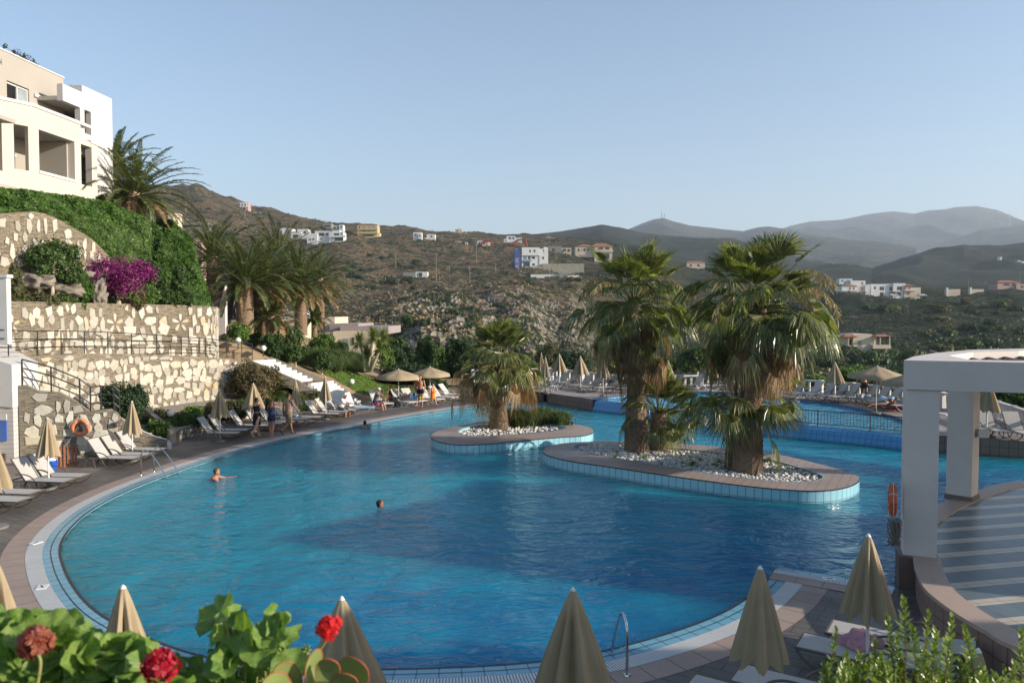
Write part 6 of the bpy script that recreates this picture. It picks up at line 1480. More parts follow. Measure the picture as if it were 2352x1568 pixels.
def buoy(name, label, loc, normal, R, r, m, ropes=True):
    n = Vector(normal).normalized(); t = thing(name, label, 'lifebuoy', loc); q = n.to_track_quat('Z', 'Y'); mb = MB()
    mb.tube([q @ Vector((R * cos(2 * pi * k / 36), R * sin(2 * pi * k / 36), 0)) for k in range(37)], r, 12, cap=False); mb.build('ring', m, t, smooth=True)
    for k in range(4):
        a = k * pi / 2 + .6; mb = MB(); P = [q @ Vector(((R + r * 1.06 * cos(b)) * cos(a), (R + r * 1.06 * cos(b)) * sin(a), r * 1.06 * sin(b))) for b in np.linspace(0, 2 * pi, 13)]
        mb.tube(P, .012, 5, cap=False); mb.build('rope_band', M['rope'], t)
    mb = MB(); P = []
    for k in range(33):
        a = 2 * pi * k / 32 + .6; P.append(q @ Vector(((R + r * (1.05 + .35 * abs(sin(2 * (a - .6))))) * cos(a), (R + r * (1.05 + .35 * abs(sin(2 * (a - .6))))) * sin(a), 0)))
    mb.tube(P, .008, 5, cap=False); mb.build('grab_line', M['rope'], t)
    return t
M['orange'] = mat('faded_orange', (.62, .20, .09), (.5, .15, .06), scale=3, rough=.5)
nw = Vector((dw.y, -dw.x)); q = on_line(185, w0, w1, 980); zb_ = CAMH + ray(185, 980).z * q.y / ray(185, 980).y
bt = buoy('lifebuoy', 'faded orange lifebuoy hanging on the shaded slate wall', (q.x + nw.x * .16, q.y + nw.y * .16, zb_), (nw.x, nw.y, 0), .245, .075, M['orange'])
mb = MB(); mb.tube([(nw.x * .0, nw.y * .0, .5), (-.12, 0, .3)], .008, 5); mb.tube([(nw.x * .0, nw.y * .0, .5), (.12, 0, .3)], .008, 5); mb.tube([(-.15, -.1, -.2), (-.5, -.35, -.8), (-.9, -.7, -1.1)], .008, 5); mb.build('hanging_rope', M['rope'], bt)
q = on_line(268, w0, w1, 975); mb = MB(); mb.box((0, 0, 0), (.2, .2, .16), ang); mb.lathe([(.0, -.06), (.1, -.06), (.1, .06), (0, .06)], 12, (nw.x * .06, nw.y * .06, 0)); o = mb.build('wall_lamp', M['bronze']); o.location = (q.x + nw.x * .1, q.y + nw.y * .1, CAMH + ray(268, 973).z * q.y / ray(268, 973).y); tag(o, 'small round grey lamp on the right end of the shaded slate wall', 'wall lamp')
buoy('lifebuoy', 'red orange lifebuoy seen edge on against the front pergola column', (col1.x - .42, col1.y + .05, ZU + 1.12), (-.92, .40, 0), .25, .07, mat('red_orange', (.50, .09, .04), rough=.5))
mb = MB(); rr = random.Random(4)
for k in range(26):
    P = [(rr.uniform(-.12, .12), rr.uniform(-.08, .08), rr.uniform(-.3, .25)) for _ in range(6)]; mb.tube(crom(P, 4), .006, 4, cap=False)
o = mb.build('rope_coil', mat('tangled_cord', (.22, .19, .15)), smooth=True); o.location = (col1.x - .42, col1.y - .05, ZU + .55); tag(o, 'tangled coil of thin cord hanging below the lifebuoy on the column', 'cord')
q = gp(119, 1079); t = thing('bucket', 'blue plastic bucket beside the bundle of wooden slats', 'bucket', tuple(q)); mb = MB(); mb.lathe([(.0, 0), (.15, 0), (.2, .34), (.185, .34), (.14, .02), (0, .02)], 20); mb.build('tub', mat('blue_plastic', (.01, .08, .45), rough=.35, spec=.5), t, smooth=False)
mb = MB(); mb.tube([(.2 * cos(a), 0, .34 + .15 * sin(a)) for a in np.linspace(0, pi, 12)], .008, 5); mb.build('handle', M['polew'], t); mb = MB(); mb.ell((0, 0, .34), (.14, .14, .09), 12, 6); mb.build('white_lid', M['capw'], t)
q = gp(150, 1072); t = thing('slat_bundle', 'bundle of reddish wooden slats standing against the slate wall', 'wooden slats', tuple(q), ang)
for k in range(7): mb = MB(); mb.box((-.36 + k * .115, .02 * (k % 2), .38), (.07, .05, .76 - .02 * (k % 3)), 0, 0, .0, .01 * (k - 3)); mb.build('slat', mat('red_wood', (.30, .12, .06), (.2, .08, .04), scale=5, rough=.8), t)
mb = MB(); mb.box((0, .06, .1), (.8, .03, .06)); mb.box((0, .06, .62), (.8, .03, .06)); mb.build('crossbar', mat('red_wood', (.30, .12, .06)), t)
# globe lamps
def globe(x, y, zb, hpost, label, r=.14, Y=None):
    p = dp(x, y, Y) if Y else gp(x, y, zb); t = thing('globe_lamp', label, 'lamp', tuple(p), group='white globe garden lamps'); mb = MB(); mb.lathe([(0, 0), (.06, 0), (.035, .04), (.03, hpost), (.07, hpost + .01), (.0, hpost + .02)], 10); mb.build('post', M['black'], t)
    mb = MB(); mb.ell((0, 0, hpost + r), (r, r, r), 18, 12); mb.build('globe', M['capw'], t, smooth=True)
globe(808, 910, .2, .75, 'white globe lamp on a thin post at the foot of the lawn', .17); globe(392, 978, .42, .4, 'white globe lamp in the bed behind the low planter wall', .15)
globe(547, 800, 2.8, .3, 'white globe lamp on the low wall at the end of the walkway railing', .17, 44.5); globe(605, 818, 2.8, .3, 'white globe lamp at the top of the marble stair', .17, 44.6)
# depth plates set in the coping
for k, (x, y, lab) in enumerate(((82, 1246, 'small white depth plate on the coping at the far left'), (97, 1347, 'small white depth plate on the left coping, nearer the camera'), (2, 0, ''), (1905, 1328, 'small white depth plate by the short straight pool edge'))):
    if not y: continue
    p = gp(x, y, .02); mb = MB(); mb.box((0, 0, 0), (.26, .18, .012)); o = mb.build('depth_plate', M['capw']); o.location = p; o.rotation_euler = (0, 0, (1.2, 1.9, 0, -.1)[k]); tag(o, lab, 'sign plate'); mb = MB(); mb.box((0, .0, .0075), (.12, .03, .003), .3); mb.box((.07, .04, .0075), (.05, .02, .003)); mb.build('marking', M['black'], o)
# notice on the palm stub
p = gp(1680, 1062, .33); t = thing('notice', 'weathered white notice with a round prohibition sign at the foot of the tallest palm', 'sign', (p.x, p.y - .25, .75), .15); mb = MB(); mb.box((0, 0, 0), (.42, .02, .34)); bevel(mb.build('board', M['capw'], t), .01)
mb = MB(); mb.tube([(.1 * cos(2 * pi * k / 20), -.015, .02 + .1 * sin(2 * pi * k / 20)) for k in range(21)], .011, 5, cap=False); mb.tube([(-.07, -.015, .09), (.07, -.015, -.05)], .009, 5); mb.build('prohibition_ring', mat('sign_red', (.45, .04, .03)), t)
mb = MB(); mb.ell((0, -.014, .055), (.018, .006, .018), 8, 6); mb.box((0, -.014, .01), (.03, .006, .07)); mb.box((0, -.014, -.04), (.05, .006, .02), ry=.3); mb.build('pictogram', M['black'], t)
mb = MB(); mb.box((0, .03, -.35), (.04, .03, .8)); mb.build('stake', G['wood'], t)
# ================================================================== balustrade, fence, tables
bal = [gp(x, y, 1.47) for x, y in ((1086, 849), (1160, 847), (1237, 845), (1271, 846), (1350, 854), (1440, 863), (1584, 861), (1680, 861), (1756, 866), (1860, 872), (1960, 879), (2074, 890), (2180, 903), (2284, 919), (2352, 940), (2420, 960))]
bp = [Vector((p.x, p.y, ZU)) for p in bal]; t = thing('balustrade', 'long curved white balustrade around the upper deck', 'balustrade', tuple(bp[0])); O = bp[0]
BPl = resample(crom(bp, 6), .1)
sec = max(1, len(BPl) // 22)
for s0 in range(0, len(BPl) - 1, sec):
    seg = BPl[s0:s0 + sec + 1]; mb = MB()
    for i in range(0, len(seg) - 1, 4):
        d_ = (seg[min(i + 1, len(seg) - 1)] - seg[i]); mb.box(tuple(seg[i] - O + Vector((0, 0, .44))), (.13, .10, .66), atan2(d_.y, d_.x))
    mb.build('baluster_panel', M['white'], t); d_ = (seg[-1] - seg[0]); a_ = atan2(d_.y, d_.x); c_ = (seg[0] + seg[-1]) / 2 - O
    mb = MB(); mb.box((c_.x, c_.y, .82), (d_.length + .05, .24, .10), a_); bevel(mb.build('top_rail', M['white'], t), .02)
    mb = MB(); mb.box((c_.x, c_.y, .06), (d_.length + .04, .18, .12), a_); mb.build('plinth', M['white'], t)
    mb = MB(); mb.box((seg[0].x - O.x, seg[0].y - O.y, .45), (.22, .22, .9), a_); mb.build('post', M['white'], t)
def bar_fence(P, h, label, step=.13, z=.5):
    P = [Vector((p[0], p[1], z)) for p in P]; O = P[0]; t = thing('metal_fence', label, 'fence', tuple(O)); RS = resample(P, step); 
    for i0 in range(0, len(RS) - 1, 16):
        seg = RS[i0:i0 + 17]; mb = MB()
        for q in seg[:-1]: mb.tube([q - O + Vector((0, 0, .13)), q - O + Vector((0, 0, h))], .009, 4)
        mb.tube([q - O + Vector((0, 0, h)) for q in seg], .018, 5); mb.tube([q - O + Vector((0, 0, .13)) for q in seg], .014, 5); mb.build('bar_panel', M['black'], t)
        mb = MB(); q = seg[0] - O; mb.tube([q, q + Vector((0, 0, h + .04))], .024, 6); mb.tube([q + Vector((0, 0, h * .6)), q + Vector((.12, .3, 0))], .012, 5); mb.build('post', M['black'], t)
F_ = W0o(.5); bar_fence([tuple(p) for p in F_[int(len(F_) * .04):]], .68, 'low black metal bar fence along the overflow edge of the upper pool')
def metal_chair(loc, rz, label, first=[None]):
    if first[0] is None:
        t = thing('garden_chair', label, 'chair', loc, rz, 'black metal garden chairs on the upper deck'); first[0] = t
        mb = MB(); mb.lathe([(0, .43), (.22, .43), (.22, .455), (0, .455)], 14); mb.build('seat', M['black'], t)
        for sx in (-1, 1):
            for sy in (-1, 1): mb = MB(); mb.tube([(sx * .17, sy * .17, .44), (sx * .22, sy * .22, 0)], .013, 5); mb.build('leg', M['black'], t)
        mb = MB(); arc = [(-.22 * cos(a) , .26 * sin(a), .44 + .42 * cos(a) ** 2) for a in np.linspace(-pi / 2, pi / 2, 13)]; mb.tube(arc, .014, 5)
        for k in range(7): a = -1.1 + k * .366; mb.tube([(-.2 * cos(a), .22 * sin(a), .45), (-.22 * cos(a), .26 * sin(a), .44 + .42 * cos(a) ** 2)], .008, 4)
        mb.build('backrest', M['black'], t); return t
    return dup(first[0], loc, rz, label)
for x, y, a, lab in ((1253, 898, 2.2, 'black metal chair right of the front white lounger'), (1236, 880, -.5, 'black metal chair behind the front white lounger'), (1322, 884, 3.6, 'black metal chair between the upper deck loungers'), (1372, 890, 3.9, 'black metal chair left of the table by the palm'), (1408, 893, .6, 'black metal chair nearest the tall palm trunk'), (1395, 884, 4.6, 'black metal chair behind the little table')):
    metal_chair(tuple(gp(x, y + 6, ZU)), a, lab)
for x, y, lab in ((1400, 899, 'small round black metal table by the tall palm trunk'), (1262, 886, 'small round black metal table by the front white lounger')):
    t = thing('garden_table', lab, 'table', tuple(gp(x, y, ZU)), 0, 'small black metal tables'); mb = MB(); mb.lathe([(0, .70), (.34, .70), (.34, .725), (0, .725)], 20); mb.build('top', M['black'], t)
    for k in range(3): a = k * 2.094; mb = MB(); mb.tube([(cos(a) * .06, sin(a) * .06, .7), (cos(a) * .28, sin(a) * .28, 0)], .013, 5); mb.build('leg', M['black'], t)
mb = MB(); mb.box((0, 0, 0), (.26, .2, .2)); mb.lathe([(0, 0), (.06, 0), (.06, .12), (0, .12)], 10, (.1, 0, -.1)); o = bevel(mb.build('control_box', M['greyw'], peri), .01); q = Vector((c2.x, c2.y + .3)) - O.xy if False else Vector((c2.x + .62, c2.y + .05)) - Vector((col1.x, col1.y)); o.location = (q.x, q.y, 1.72)
# ================================================================== houses on the hills
HM = {'w': mat('house_white', (.66, .66, .64), (.58, .57, .54), scale=.3, rough=.9), 'b': mat('house_blue', (.24, .28, .55), rough=.9), 'c': mat('house_cream', (.55, .47, .35), (.5, .42, .31), scale=.3, rough=.9), 'y': mat('house_yellow', (.58, .44, .2), rough=.9),
      'r': mat('roof_tile', (.36, .15, .09), (.28, .11, .07), scale=2, rough=.9), 'g': mat('house_grey', (.27, .255, .235), (.2, .19, .17), scale=.5, rough=.9), 'd': mat('window_dark', (.045, .05, .055), rough=.25, spec=.5), 'k': mat('window_pale', (.2, .25, .27), rough=.2, spec=.5),
      'p': mat('house_pink', (.5, .33, .28), rough=.9), 's': mat('terrace_stone', (.42, .38, .30), (.22, .2, .16), scale=1.2, rough=.9), 'm': mat('house_mauve', (.30, .25, .24), rough=.9), 'e': mat('green_door', (.22, .3, .24), rough=.6), 't': mat('house_tan', (.46, .38, .29), rough=.9), 'n': mat('grey_slate_roof', (.10, .10, .11), (.14, .14, .15), scale=4, rough=.8)}
def findY(x, y, lo=90, hi=880):
    a, b = lo, hi
    for _ in range(40):
        m_ = (a + b) / 2
        if hill_y(x, m_) > y: a = m_
        else: b = m_
    return a
def house(name, label, Y, blocks, wins=(), roofs=(), rails=(), cat='house', drop=3.5, rot=0, group=None):
    """blocks (x0,x1,yt,yb,set back m,depth m,material); windows (x0,x1,yt,yb,set back,material); roofs (x0,x1,yt,ybase,set back,depth)"""
    k = Y / FPX; x0 = sum(b[0] + b[1] for b in blocks) / 2 / len(blocks); yb = max(b[3] for b in blocks); base = dp(x0, yb, Y)
    root = thing(name, label, cat, tuple(base), radians(rot), group)
    def lx(x, dY): return (x - CX) * (Y + dY * 0) * k / k / FPX - base.x if False else (x - CX) / FPX * Y - base.x
    def lz(y): return CAMH + ray(CX, y).z * Y / ray(CX, y).y - base.z
    for (a, b, t, bb, dY, dep, m) in blocks:
        mb = MB(); z0 = lz(bb) - (drop if bb > yb - 6 else 0); mb.b2(lx(a, 0), lx(b, 0), dY, dY + dep, z0, lz(t)); o = mb.build('wall', HM[m], root)
    for i, (a, b, t, bb, dY, m) in enumerate(wins):
        mb = MB(); mb.b2(lx(a, 0), lx(b, 0), dY - .06, dY + .1, lz(bb), lz(t)); mb.build('window', HM[m], root)
    for (a, b, t, bb, dY, dep) in roofs:
        xa, xb, z1, z0 = lx(a, 0), lx(b, 0), lz(t), lz(bb); ov = min(.5, (xb - xa) * .06); mb = MB(); ix = min((xb - xa) * .3, dep * .5)
        mb.add([(xa - ov, dY - ov, z0), (xb + ov, dY - ov, z0), (xb + ov, dY + dep + ov, z0), (xa - ov, dY + dep + ov, z0), (xa + ix, dY + dep / 2, z1), (xb - ix, dY + dep / 2, z1)], [(0, 1, 5, 4), (1, 2, 5), (2, 3, 4, 5), (3, 0, 4), (3, 2, 1, 0)]); mb.build('roof', HM['r'], root)
    for (a, b, t, bb, dY) in rails:
        mb = MB(); mb.b2(lx(a, 0), lx(b, 0), dY - 1.3, dY - .01, lz(bb) - .0, lz(bb) + .18); mb.b2(lx(a, 0), lx(b, 0), dY - 1.3, dY - 1.22, lz(bb) + .18, lz(t)); mb.build('balcony', HM[blocks[0][6]], root)
    return root
Fq = lambda x, y: (392 + x / 4, 416.5 + y / 4)
Y_ = 800
house('hilltop_house', 'pinkish white three storey house standing on the left ridge', Y_, [(549, 573, 464.5, 484, 0, 9, 'p'), (530, 549, 475, 485, 2, 9, 'w'), (555, 571, 466, 476, -1, 3, 'w'), (575, 601, 487.5, 494, 1, 6, 'w')], [(553, 557, 468, 472, 0, 'd'), (562, 567, 478, 482, 0, 'd'), (552, 556, 478, 482, 0, 'd'), (535, 541, 478, 482, 2, 'd'), (559, 562, 469, 473, -1, 'd'), (566, 569, 469, 473, -1, 'd'), (583, 587, 489, 492, 1, 'd')], [(529, 545, 473, 476, 2, 9)])
Y_ = findY(690, 546)
house('villa', 'white flat roofed villa furthest left of the pair on the slope', Y_, [(644, 672, 524, 546, 0, 10, 'w'), (672, 695, 534, 546, -1, 8, 'w'), (683, 707, 525.5, 545, 2, 9, 'w')], [(658, 667, 529, 535, 0, 'd'), (698, 703, 530, 536, 2, 'd'), (676, 688, 539, 547, -1, 'd'), (646, 650, 530, 536, 0, 'k')], [(672, 690, 531, 534, -1, 8)])
Y_ = findY(750, 556)
house('villa', 'large white villa with a curved roof and a long balcony', Y_, [(707, 731, 536.5, 557, 0, 9, 'w'), (724, 760, 530, 553, 1.5, 10, 'w'), (757, 790, 532.5, 554, 0, 10, 'w'), (764, 782, 528.8, 533, .2, 9, 'w')], [(733, 745, 534, 541, 1.5, 'd'), (749, 756, 536, 540, 1.5, 'd'), (711, 717, 548, 553, 0, 'k'), (719, 724, 548, 551.5, 0, 'd'), (735, 741, 546, 550, 1.5, 'k'), (769, 781, 536, 543, 0, 'd'), (771, 790, 546, 553.5, 0, 'd'), (785, 789, 534, 540, 0, 'k')], (), [(763, 796, 541, 545, 0)])
house('house', 'brownish half built house just behind the white villas', 640, [(744, 763, 513, 524, 0, 8, 'g'), (763, 782, 517, 528, 3, 8, 'w'), (780, 789, 516, 529, 1, 8, 'w')], [(748, 760, 517, 521, 0, 'd'), (766, 771, 520, 524, 3, 'd'), (775, 779, 520, 524, 3, 'd'), (783, 787, 519, 523, 1, 'd')])
Y_ = findY(845, 544)
house('apartment_house', 'yellow three storey apartment house with a low brown tiled roof and long balconies', Y_, [(822, 868, 516, 544, 0, 12, 'y'), (868, 872, 534, 542, 2, 8, 'c')], [(834, 841, 520, 526, 0, 'k'), (846, 853, 520, 526, 0, 'k'), (857, 863, 520, 526, 0, 'k'), (834, 841, 529, 535, 0, 'k'), (846, 853, 529, 535, 0, 'k'), (857, 863, 529, 535, 0, 'k'), (826, 829, 520, 525, 0, 'd'), (835, 860, 539, 543, 0, 'd')], [(819, 867, 511.5, 516, 0, 12)], [(828, 869, 524, 528, 0), (828, 869, 533, 537, 0)])
for lab, b_, w_ in (('small white cube house left of the pair on the ridge', [(950, 969, 533.5, 551, 0, 8, 'w'), (962, 970, 537, 551, -1, 6, 'w')], [(964, 967, 540, 544, -1, 'd'), (953, 957, 537, 541, 0, 'd')]), ('small white house with a lower wing right of the cube house', [(981, 1000, 538, 551, 0, 8, 'w'), (971, 982, 546, 553, -1, 6, 'w')], [(990, 994, 541, 545, 0, 'd'), (973, 976, 548, 551, -1, 'd')]),
                    ('long white house with a round tower on the far ridge', [(1046, 1062, 526, 536.5, 0, 9, 'c'), (1060, 1085, 530.5, 537.5, 1, 9, 'w'), (1052, 1054, 524, 527, 3, 3, 'g')], [(1049, 1053, 529, 532, 0, 'd'), (1065, 1069, 532, 535, 1, 'd'), (1074, 1079, 532, 535, 1, 'd')])):
    house('house', lab, findY((b_[0][0] + b_[0][1]) / 2, b_[0][3] + .5), b_, w_)
house('cottage', 'low white cottage with a small red gabled roof', findY(1055, 562), [(1044, 1063, 554.5, 562.5, 0, 8, 'w'), (1062, 1074, 556, 561, 1, 6, 'c')], [(1048, 1051, 556, 560, 0, 'd'), (1057, 1060, 557, 560, 0, 'd')], [(1045, 1060, 551, 554.6, 0, 8)])
house('house', 'low scattered white house beside the red digger arms', findY(1110, 565), [(1096, 1110, 553, 562, 0, 8, 'w'), (1106, 1121, 555, 565, -1, 8, 'w'), (1120, 1127, 556, 560, 2, 5, 'c')], [(1100, 1103, 556, 559, 0, 'd'), (1110, 1114, 558, 562, -1, 'd')])
house('house', 'white stepped house right above the red excavator', findY(1180, 559), [(1163, 1184, 542, 557, 0, 9, 'w'), (1157, 1166, 549, 559, -1, 7, 'w'), (1182, 1199, 546, 559, 1, 9, 'w')], [(1168, 1174, 545, 549, 0, 'd'), (1177, 1181, 545, 549, 0, 'd'), (1187, 1190, 549, 553, 1, 'd'), (1160, 1163, 552, 555, -1, 'd')])
Y_ = findY(1222, 613)
house('blue_white_house', 'tall blue and white cube house standing alone at the plateau edge', Y_, [(1184, 1199.5, 571, 609, 1.0, 11, 'b'), (1198.5, 1239, 568.5, 587, -.5, 11, 'w'), (1198.5, 1238.5, 587, 613, .3, 11, 'w'), (1238.5, 1259, 571, 613, 0, 11, 'w'), (1250, 1259, 567, 572, 1, 9, 'w')],
      [(1215.5, 1219, 574, 579.5, -.5, 'd'), (1225.5, 1229.5, 574, 579, -.5, 'd'), (1247.5, 1249.5, 573, 578.5, 0, 'd'), (1202, 1210, 588.5, 596, .3, 'k'), (1213, 1218.5, 588.5, 595.5, .3, 'd'), (1221.5, 1229, 589.5, 594.5, .3, 'd'), (1245.5, 1249.5, 589.5, 595, 0, 'd'), (1202.5, 1217, 602, 612, .3, 'd'), (1222.5, 1228.5, 605, 610, .3, 'd')], (), [(1199, 1220, 597, 600, .3)], rot=4)
house('house', 'small pink and white house on the hill crest right of centre', 820, [(1254, 1265, 544.5, 552, 0, 8, 'w'), (1263, 1276, 546.5, 553, -1, 8, 'p')], [(1257, 1260, 547, 550, 0, 'd'), (1267, 1271, 548.5, 551, -1, 'd')], [(1253, 1266, 542.5, 544.6, 0, 8)])
Y_ = findY(1360, 598)
house('country_house', 'cream two storey house with terracotta hipped roofs behind the left tall palm', Y_, [(1321, 1368, 566, 591, 0, 11, 'c'), (1364, 1405, 567, 600, -1.5, 11, 'c')], [(1327, 1330, 571, 578, 0, 'd'), (1340, 1344, 571, 577, 0, 'd'), (1349, 1352, 571, 578, 0, 'd'), (1374, 1384, 568.5, 576, -1.5, 'd'), (1389, 1398, 568.5, 576, -1.5, 'd'), (1376, 1398, 584, 595, -1.5, 'd')], [(1326, 1362, 560, 566, 0, 11), (1356, 1406, 557.5, 567, -1.5, 11)], [(1364, 1406, 574, 580, -1.5)])
house('concrete_house', 'unfinished grey concrete house left of the cream country house', findY(1285, 585), [(1260, 1290, 565, 584, 0, 9, 'g'), (1290, 1312, 569, 581, 1, 8, 'c')], [(1293, 1300, 571, 577, 1, 'd'), (1303, 1309, 572, 578, 1, 'd'), (1268, 1274, 571, 577, 0, 'd')])
house('terrace_wall', 'long pale stone terrace wall in front of the blue and white house', findY(1270, 622), [(1199, 1270, 613, 622, 0, 1, 's'), (1245, 1342, 605, 621, 2, 1, 's')], cat='stone wall', drop=2)
house('workshop', 'low white workshop with a green framed doorway on the plateau edge', findY(1270, 649), [(1219, 1284, 630, 642, 0, 9, 'w'), (1283, 1304, 627, 650, -1, 9, 'g'), (1303, 1330, 632, 651, 0, 9, 'w')], [(1251, 1261, 635, 642, 0, 'd'), (1263, 1272, 635, 642, 0, 'd'), (1273, 1281, 635, 642, 0, 'd'), (1284, 1293, 633, 649.5, -1, 'e'), (1293.5, 1301, 634, 649.5, -1, 'd')])
house('shed', 'long pale shed with a dark doorway on the dry hillside', findY(955, 636), [(926, 955, 625.5, 637, 0, 5, 'g'), (955, 982, 624, 636, .5, 5, 'w')], [(962, 970, 626, 636, .5, 'd'), (958, 961, 627, 635, .5, 'k')], drop=1.5)
Y_ = findY(1960, 680)
house('white_villa', 'white arched villa with red tile strips on the right hillside, left one', Y_, [(1932, 1970, 657, 680, 0, 9, 'w'), (1956, 1990, 644, 680, 2, 9, 'w'), (1988, 1998, 654, 680, 1, 9, 'w')], [(1949, 1953, 660, 666, 0, 'r'), (1958, 1961, 660, 666, 0, 'r'), (1966, 1974, 660, 667, 2, 'd'), (1981, 1984, 660, 666, 2, 'r'), (1949, 1954, 672, 678, 0, 'r'), (1958, 1963, 672, 678, 0, 'r'), (1972, 1978, 672, 679, 2, 'd'), (1981, 1985, 648, 653, 2, 'r')], [(1938, 1968, 653, 657, 0, 4), (1966, 1992, 669, 671, .5, 2)], [(1933, 1970, 666, 669, 0)])
house('white_villa', 'long white arched villa on the right hillside, right one', findY(2050, 680), [(2002, 2076, 652, 680, 1, 9, 'w'), (2050, 2078, 650.5, 680, 0, 10, 'w'), (2074, 2112, 660, 680, -.5, 9, 'c')], [(2008, 2012, 658, 664, 1, 'd'), (2021, 2031, 658, 666, 1, 'd'), (2043, 2050, 659, 667, 1, 'd'), (2059, 2070, 658, 666, 0, 'd'), (2075, 2079, 658, 665, -.5, 'r'), (2084, 2088, 658, 665, -.5, 'r'), (2046, 2055, 670, 679, 0, 'd'), (2060, 2068, 672, 679, 0, 'd'), (2081, 2087, 671, 677, -.5, 'r'), (2022, 2030, 671, 679, 1, 'd')], [(2074, 2098, 652, 656, -.5, 8), (2044, 2064, 668.5, 670.5, -.6, 2)], [(2074, 2100, 665, 668, -.5)])
house('house', 'pale flat house partly hidden above the left arched villa', findY(1945, 650, 300), [(1926, 1956, 640, 651, 0, 8, 'w')], [(1931, 1935, 643, 647, 0, 'd'), (1944, 1949, 643, 647, 0, 'd')])
house('pink_house', 'pinkish house with a red roof at the right edge of the hillside', findY(2320, 668), [(2289, 2340, 649, 666, 0, 10, 'p'), (2330, 2365, 652, 668, -1, 10, 'p')], [(2303, 2316, 651, 656, 0, 'd'), (2322, 2328, 650, 655, 0, 'd'), (2340, 2346, 656, 661, -1, 'd')], [(2288, 2342, 643, 649, 0, 10)])
for x0, lab in ((2170, 'low pale garden wall among the trees right of the arched villas'), (2224, 'second low pale garden wall nearer the pink house')):
    house('garden_wall', lab, findY(x0 + 20, 676), [(x0, x0 + 34, 664, 675, 0, 1, 'c'), (x0 + 2, x0 + 6, 660, 675, -.2, 1, 'w')], cat='wall', drop=1.5)
house('terraced_bungalow', 'cream bungalow with columned balconies and small red roofs on the right valley side', 205, [(1899, 1960, 771, 803, 1, 8, 'c'), (1960, 2002, 767, 806, 0, 9, 'c'), (2000, 2041, 792, 800, -1.5, 3, 'c'), (2002, 2030, 770, 800, 1.5, 7, 'c'), (2037.5, 2039.5, 772, 792, -1.4, .3, 'c'), (2016, 2018, 772, 792, -1.4, .3, 'c'), (1945, 1947, 772, 800, -.9, .3, 'c'), (1944, 1966, 793, 799, -1, 2, 'c'), (2029, 2036, 800, 832, -1, .8, 'c')],
      [(1955, 1964, 780, 795, 1, 'd'), (1971, 1979, 782, 791, 0, 'k'), (1909, 1915, 783, 795, 1, 'd'), (1918, 1925, 779, 793, 1, 'k'), (2006, 2014, 781, 796, 1.5, 'k'), (2020, 2032, 773, 792, 1.5, 'd')], [(1934, 1968, 768, 773, -1, 3), (2006, 2042, 767.5, 772, -1.5, 4)], drop=6)
house('far_cottage', 'tiny white house on the dark far hill at the right', 1180, [(2293, 2298, 590, 595.5, 0, 7, 'w')]); house('far_cottage', 'tiny white house pair at the right edge of the dark far hill', 1160, [(2334, 2341, 598, 603, 0, 7, 'w'), (2341, 2349, 600, 605, -2, 7, 'w')], [(2336, 2338, 600, 602, 0, 'd')])
house('house', 'pale house with a wide tiled roof seen between the two tall palms', findY(1595, 616), [(1576, 1618, 604, 616, 0, 9, 'c')], [(1583, 1588, 607, 612, 0, 'd'), (1600, 1606, 607, 612, 0, 'd')], [(1574, 1619, 599, 604, 0, 9)])
# near bungalows behind the palms
house('cream_bungalow', 'cream bungalow with mauve roof parapets just beyond the garden', 70, [(739, 808, 744, 766, 3, 8, 'm'), (770, 884, 750, 768, 2, 8, 'm'), (762, 850, 761, 806, .5, 5, 'c'), (722, 746, 728, 766, 4, 6, 'c'), (740, 763, 764, 803, 1.2, 4, 't')], [(786, 798, 778, 792, .5, 'k'), (806, 811, 775, 792, .5, 'd'), (771, 783, 785, 790, .5, 'd')], drop=3)
house('cream_bungalow', 'cream bungalow partly hidden behind the palm trunks', 64, [(646, 682, 713, 736, .6, 6, 'w'), (648, 682, 736, 762, 1, 5, 'c')], [(655, 668, 747, 753, 1, 'k')], drop=3)
house('tan_annexe', 'shaded tan annexe behind the first palm trunk', 58, [(520, 556, 703, 760, 0, 6, 't')], [(523, 531, 722, 742, 0, 'd')], drop=3)
p = dp(497, 780, 45.5); t = thing('stepped_building', 'grey roofed passage with a pale sloping parapet at the end of the upper slate wall', 'building', tuple(p)); k = 45.5 / FPX
L = lambda x, y: ((x - 497) * k, CAMH + ray(CX, y).z * 45.5 / ray(CX, y).y - p.z)
mb = MB(); P = [L(494, 749), L(518, 655), L(518, 800), L(494, 800)]
mb.add([(a, 0, b) for a, b in P] + [(a, .35, b) for a, b in P], [(0, 3, 2, 1), (4, 5, 6, 7), (0, 1, 5, 4), (1, 2, 6, 5), (3, 0, 4, 7)]); mb.build('parapet', M['pergola'], t)
mb = MB(); P = [L(478, 655), L(513, 655), L(500, 735), L(478, 735)]; mb.add([(a, 1.0, b) for a, b in P] + [(a, 4, b) for a, b in P], [(0, 3, 2, 1), (0, 1, 5, 4), (1, 2, 6, 5)]); mb.build('roof', HM['n'], t)
house('unfinished_house', 'unfinished concrete house frames on the slope above the palms', findY(436, 530), [(392, 425, 501, 503, 0, 8, 'g'), (393, 395, 503, 514, 0, .6, 'g'), (408, 410, 503, 514, 0, .6, 'g'), (423, 425, 503, 514, 0, .6, 'g'), (392, 470, 514, 517, -1, 8, 'g'), (445, 480, 512, 514, 1, 8, 'g'), (446, 448, 514, 524, 1, .6, 'g'), (462, 464, 514, 524, 1, .6, 'g'), (478, 480, 514, 524, 1, .6, 'g'), (400, 480, 523, 530, 0, 8, 'g')], cat='building site')
house('pale_roofed_house', 'long pale flat roof above the ivy next to the hotel palm', 300, [(350, 402, 487, 500, 0, 8, 'c'), (352, 375, 485, 488, 1, 6, 'w')], [(360, 366, 492, 497, 0, 'd')])
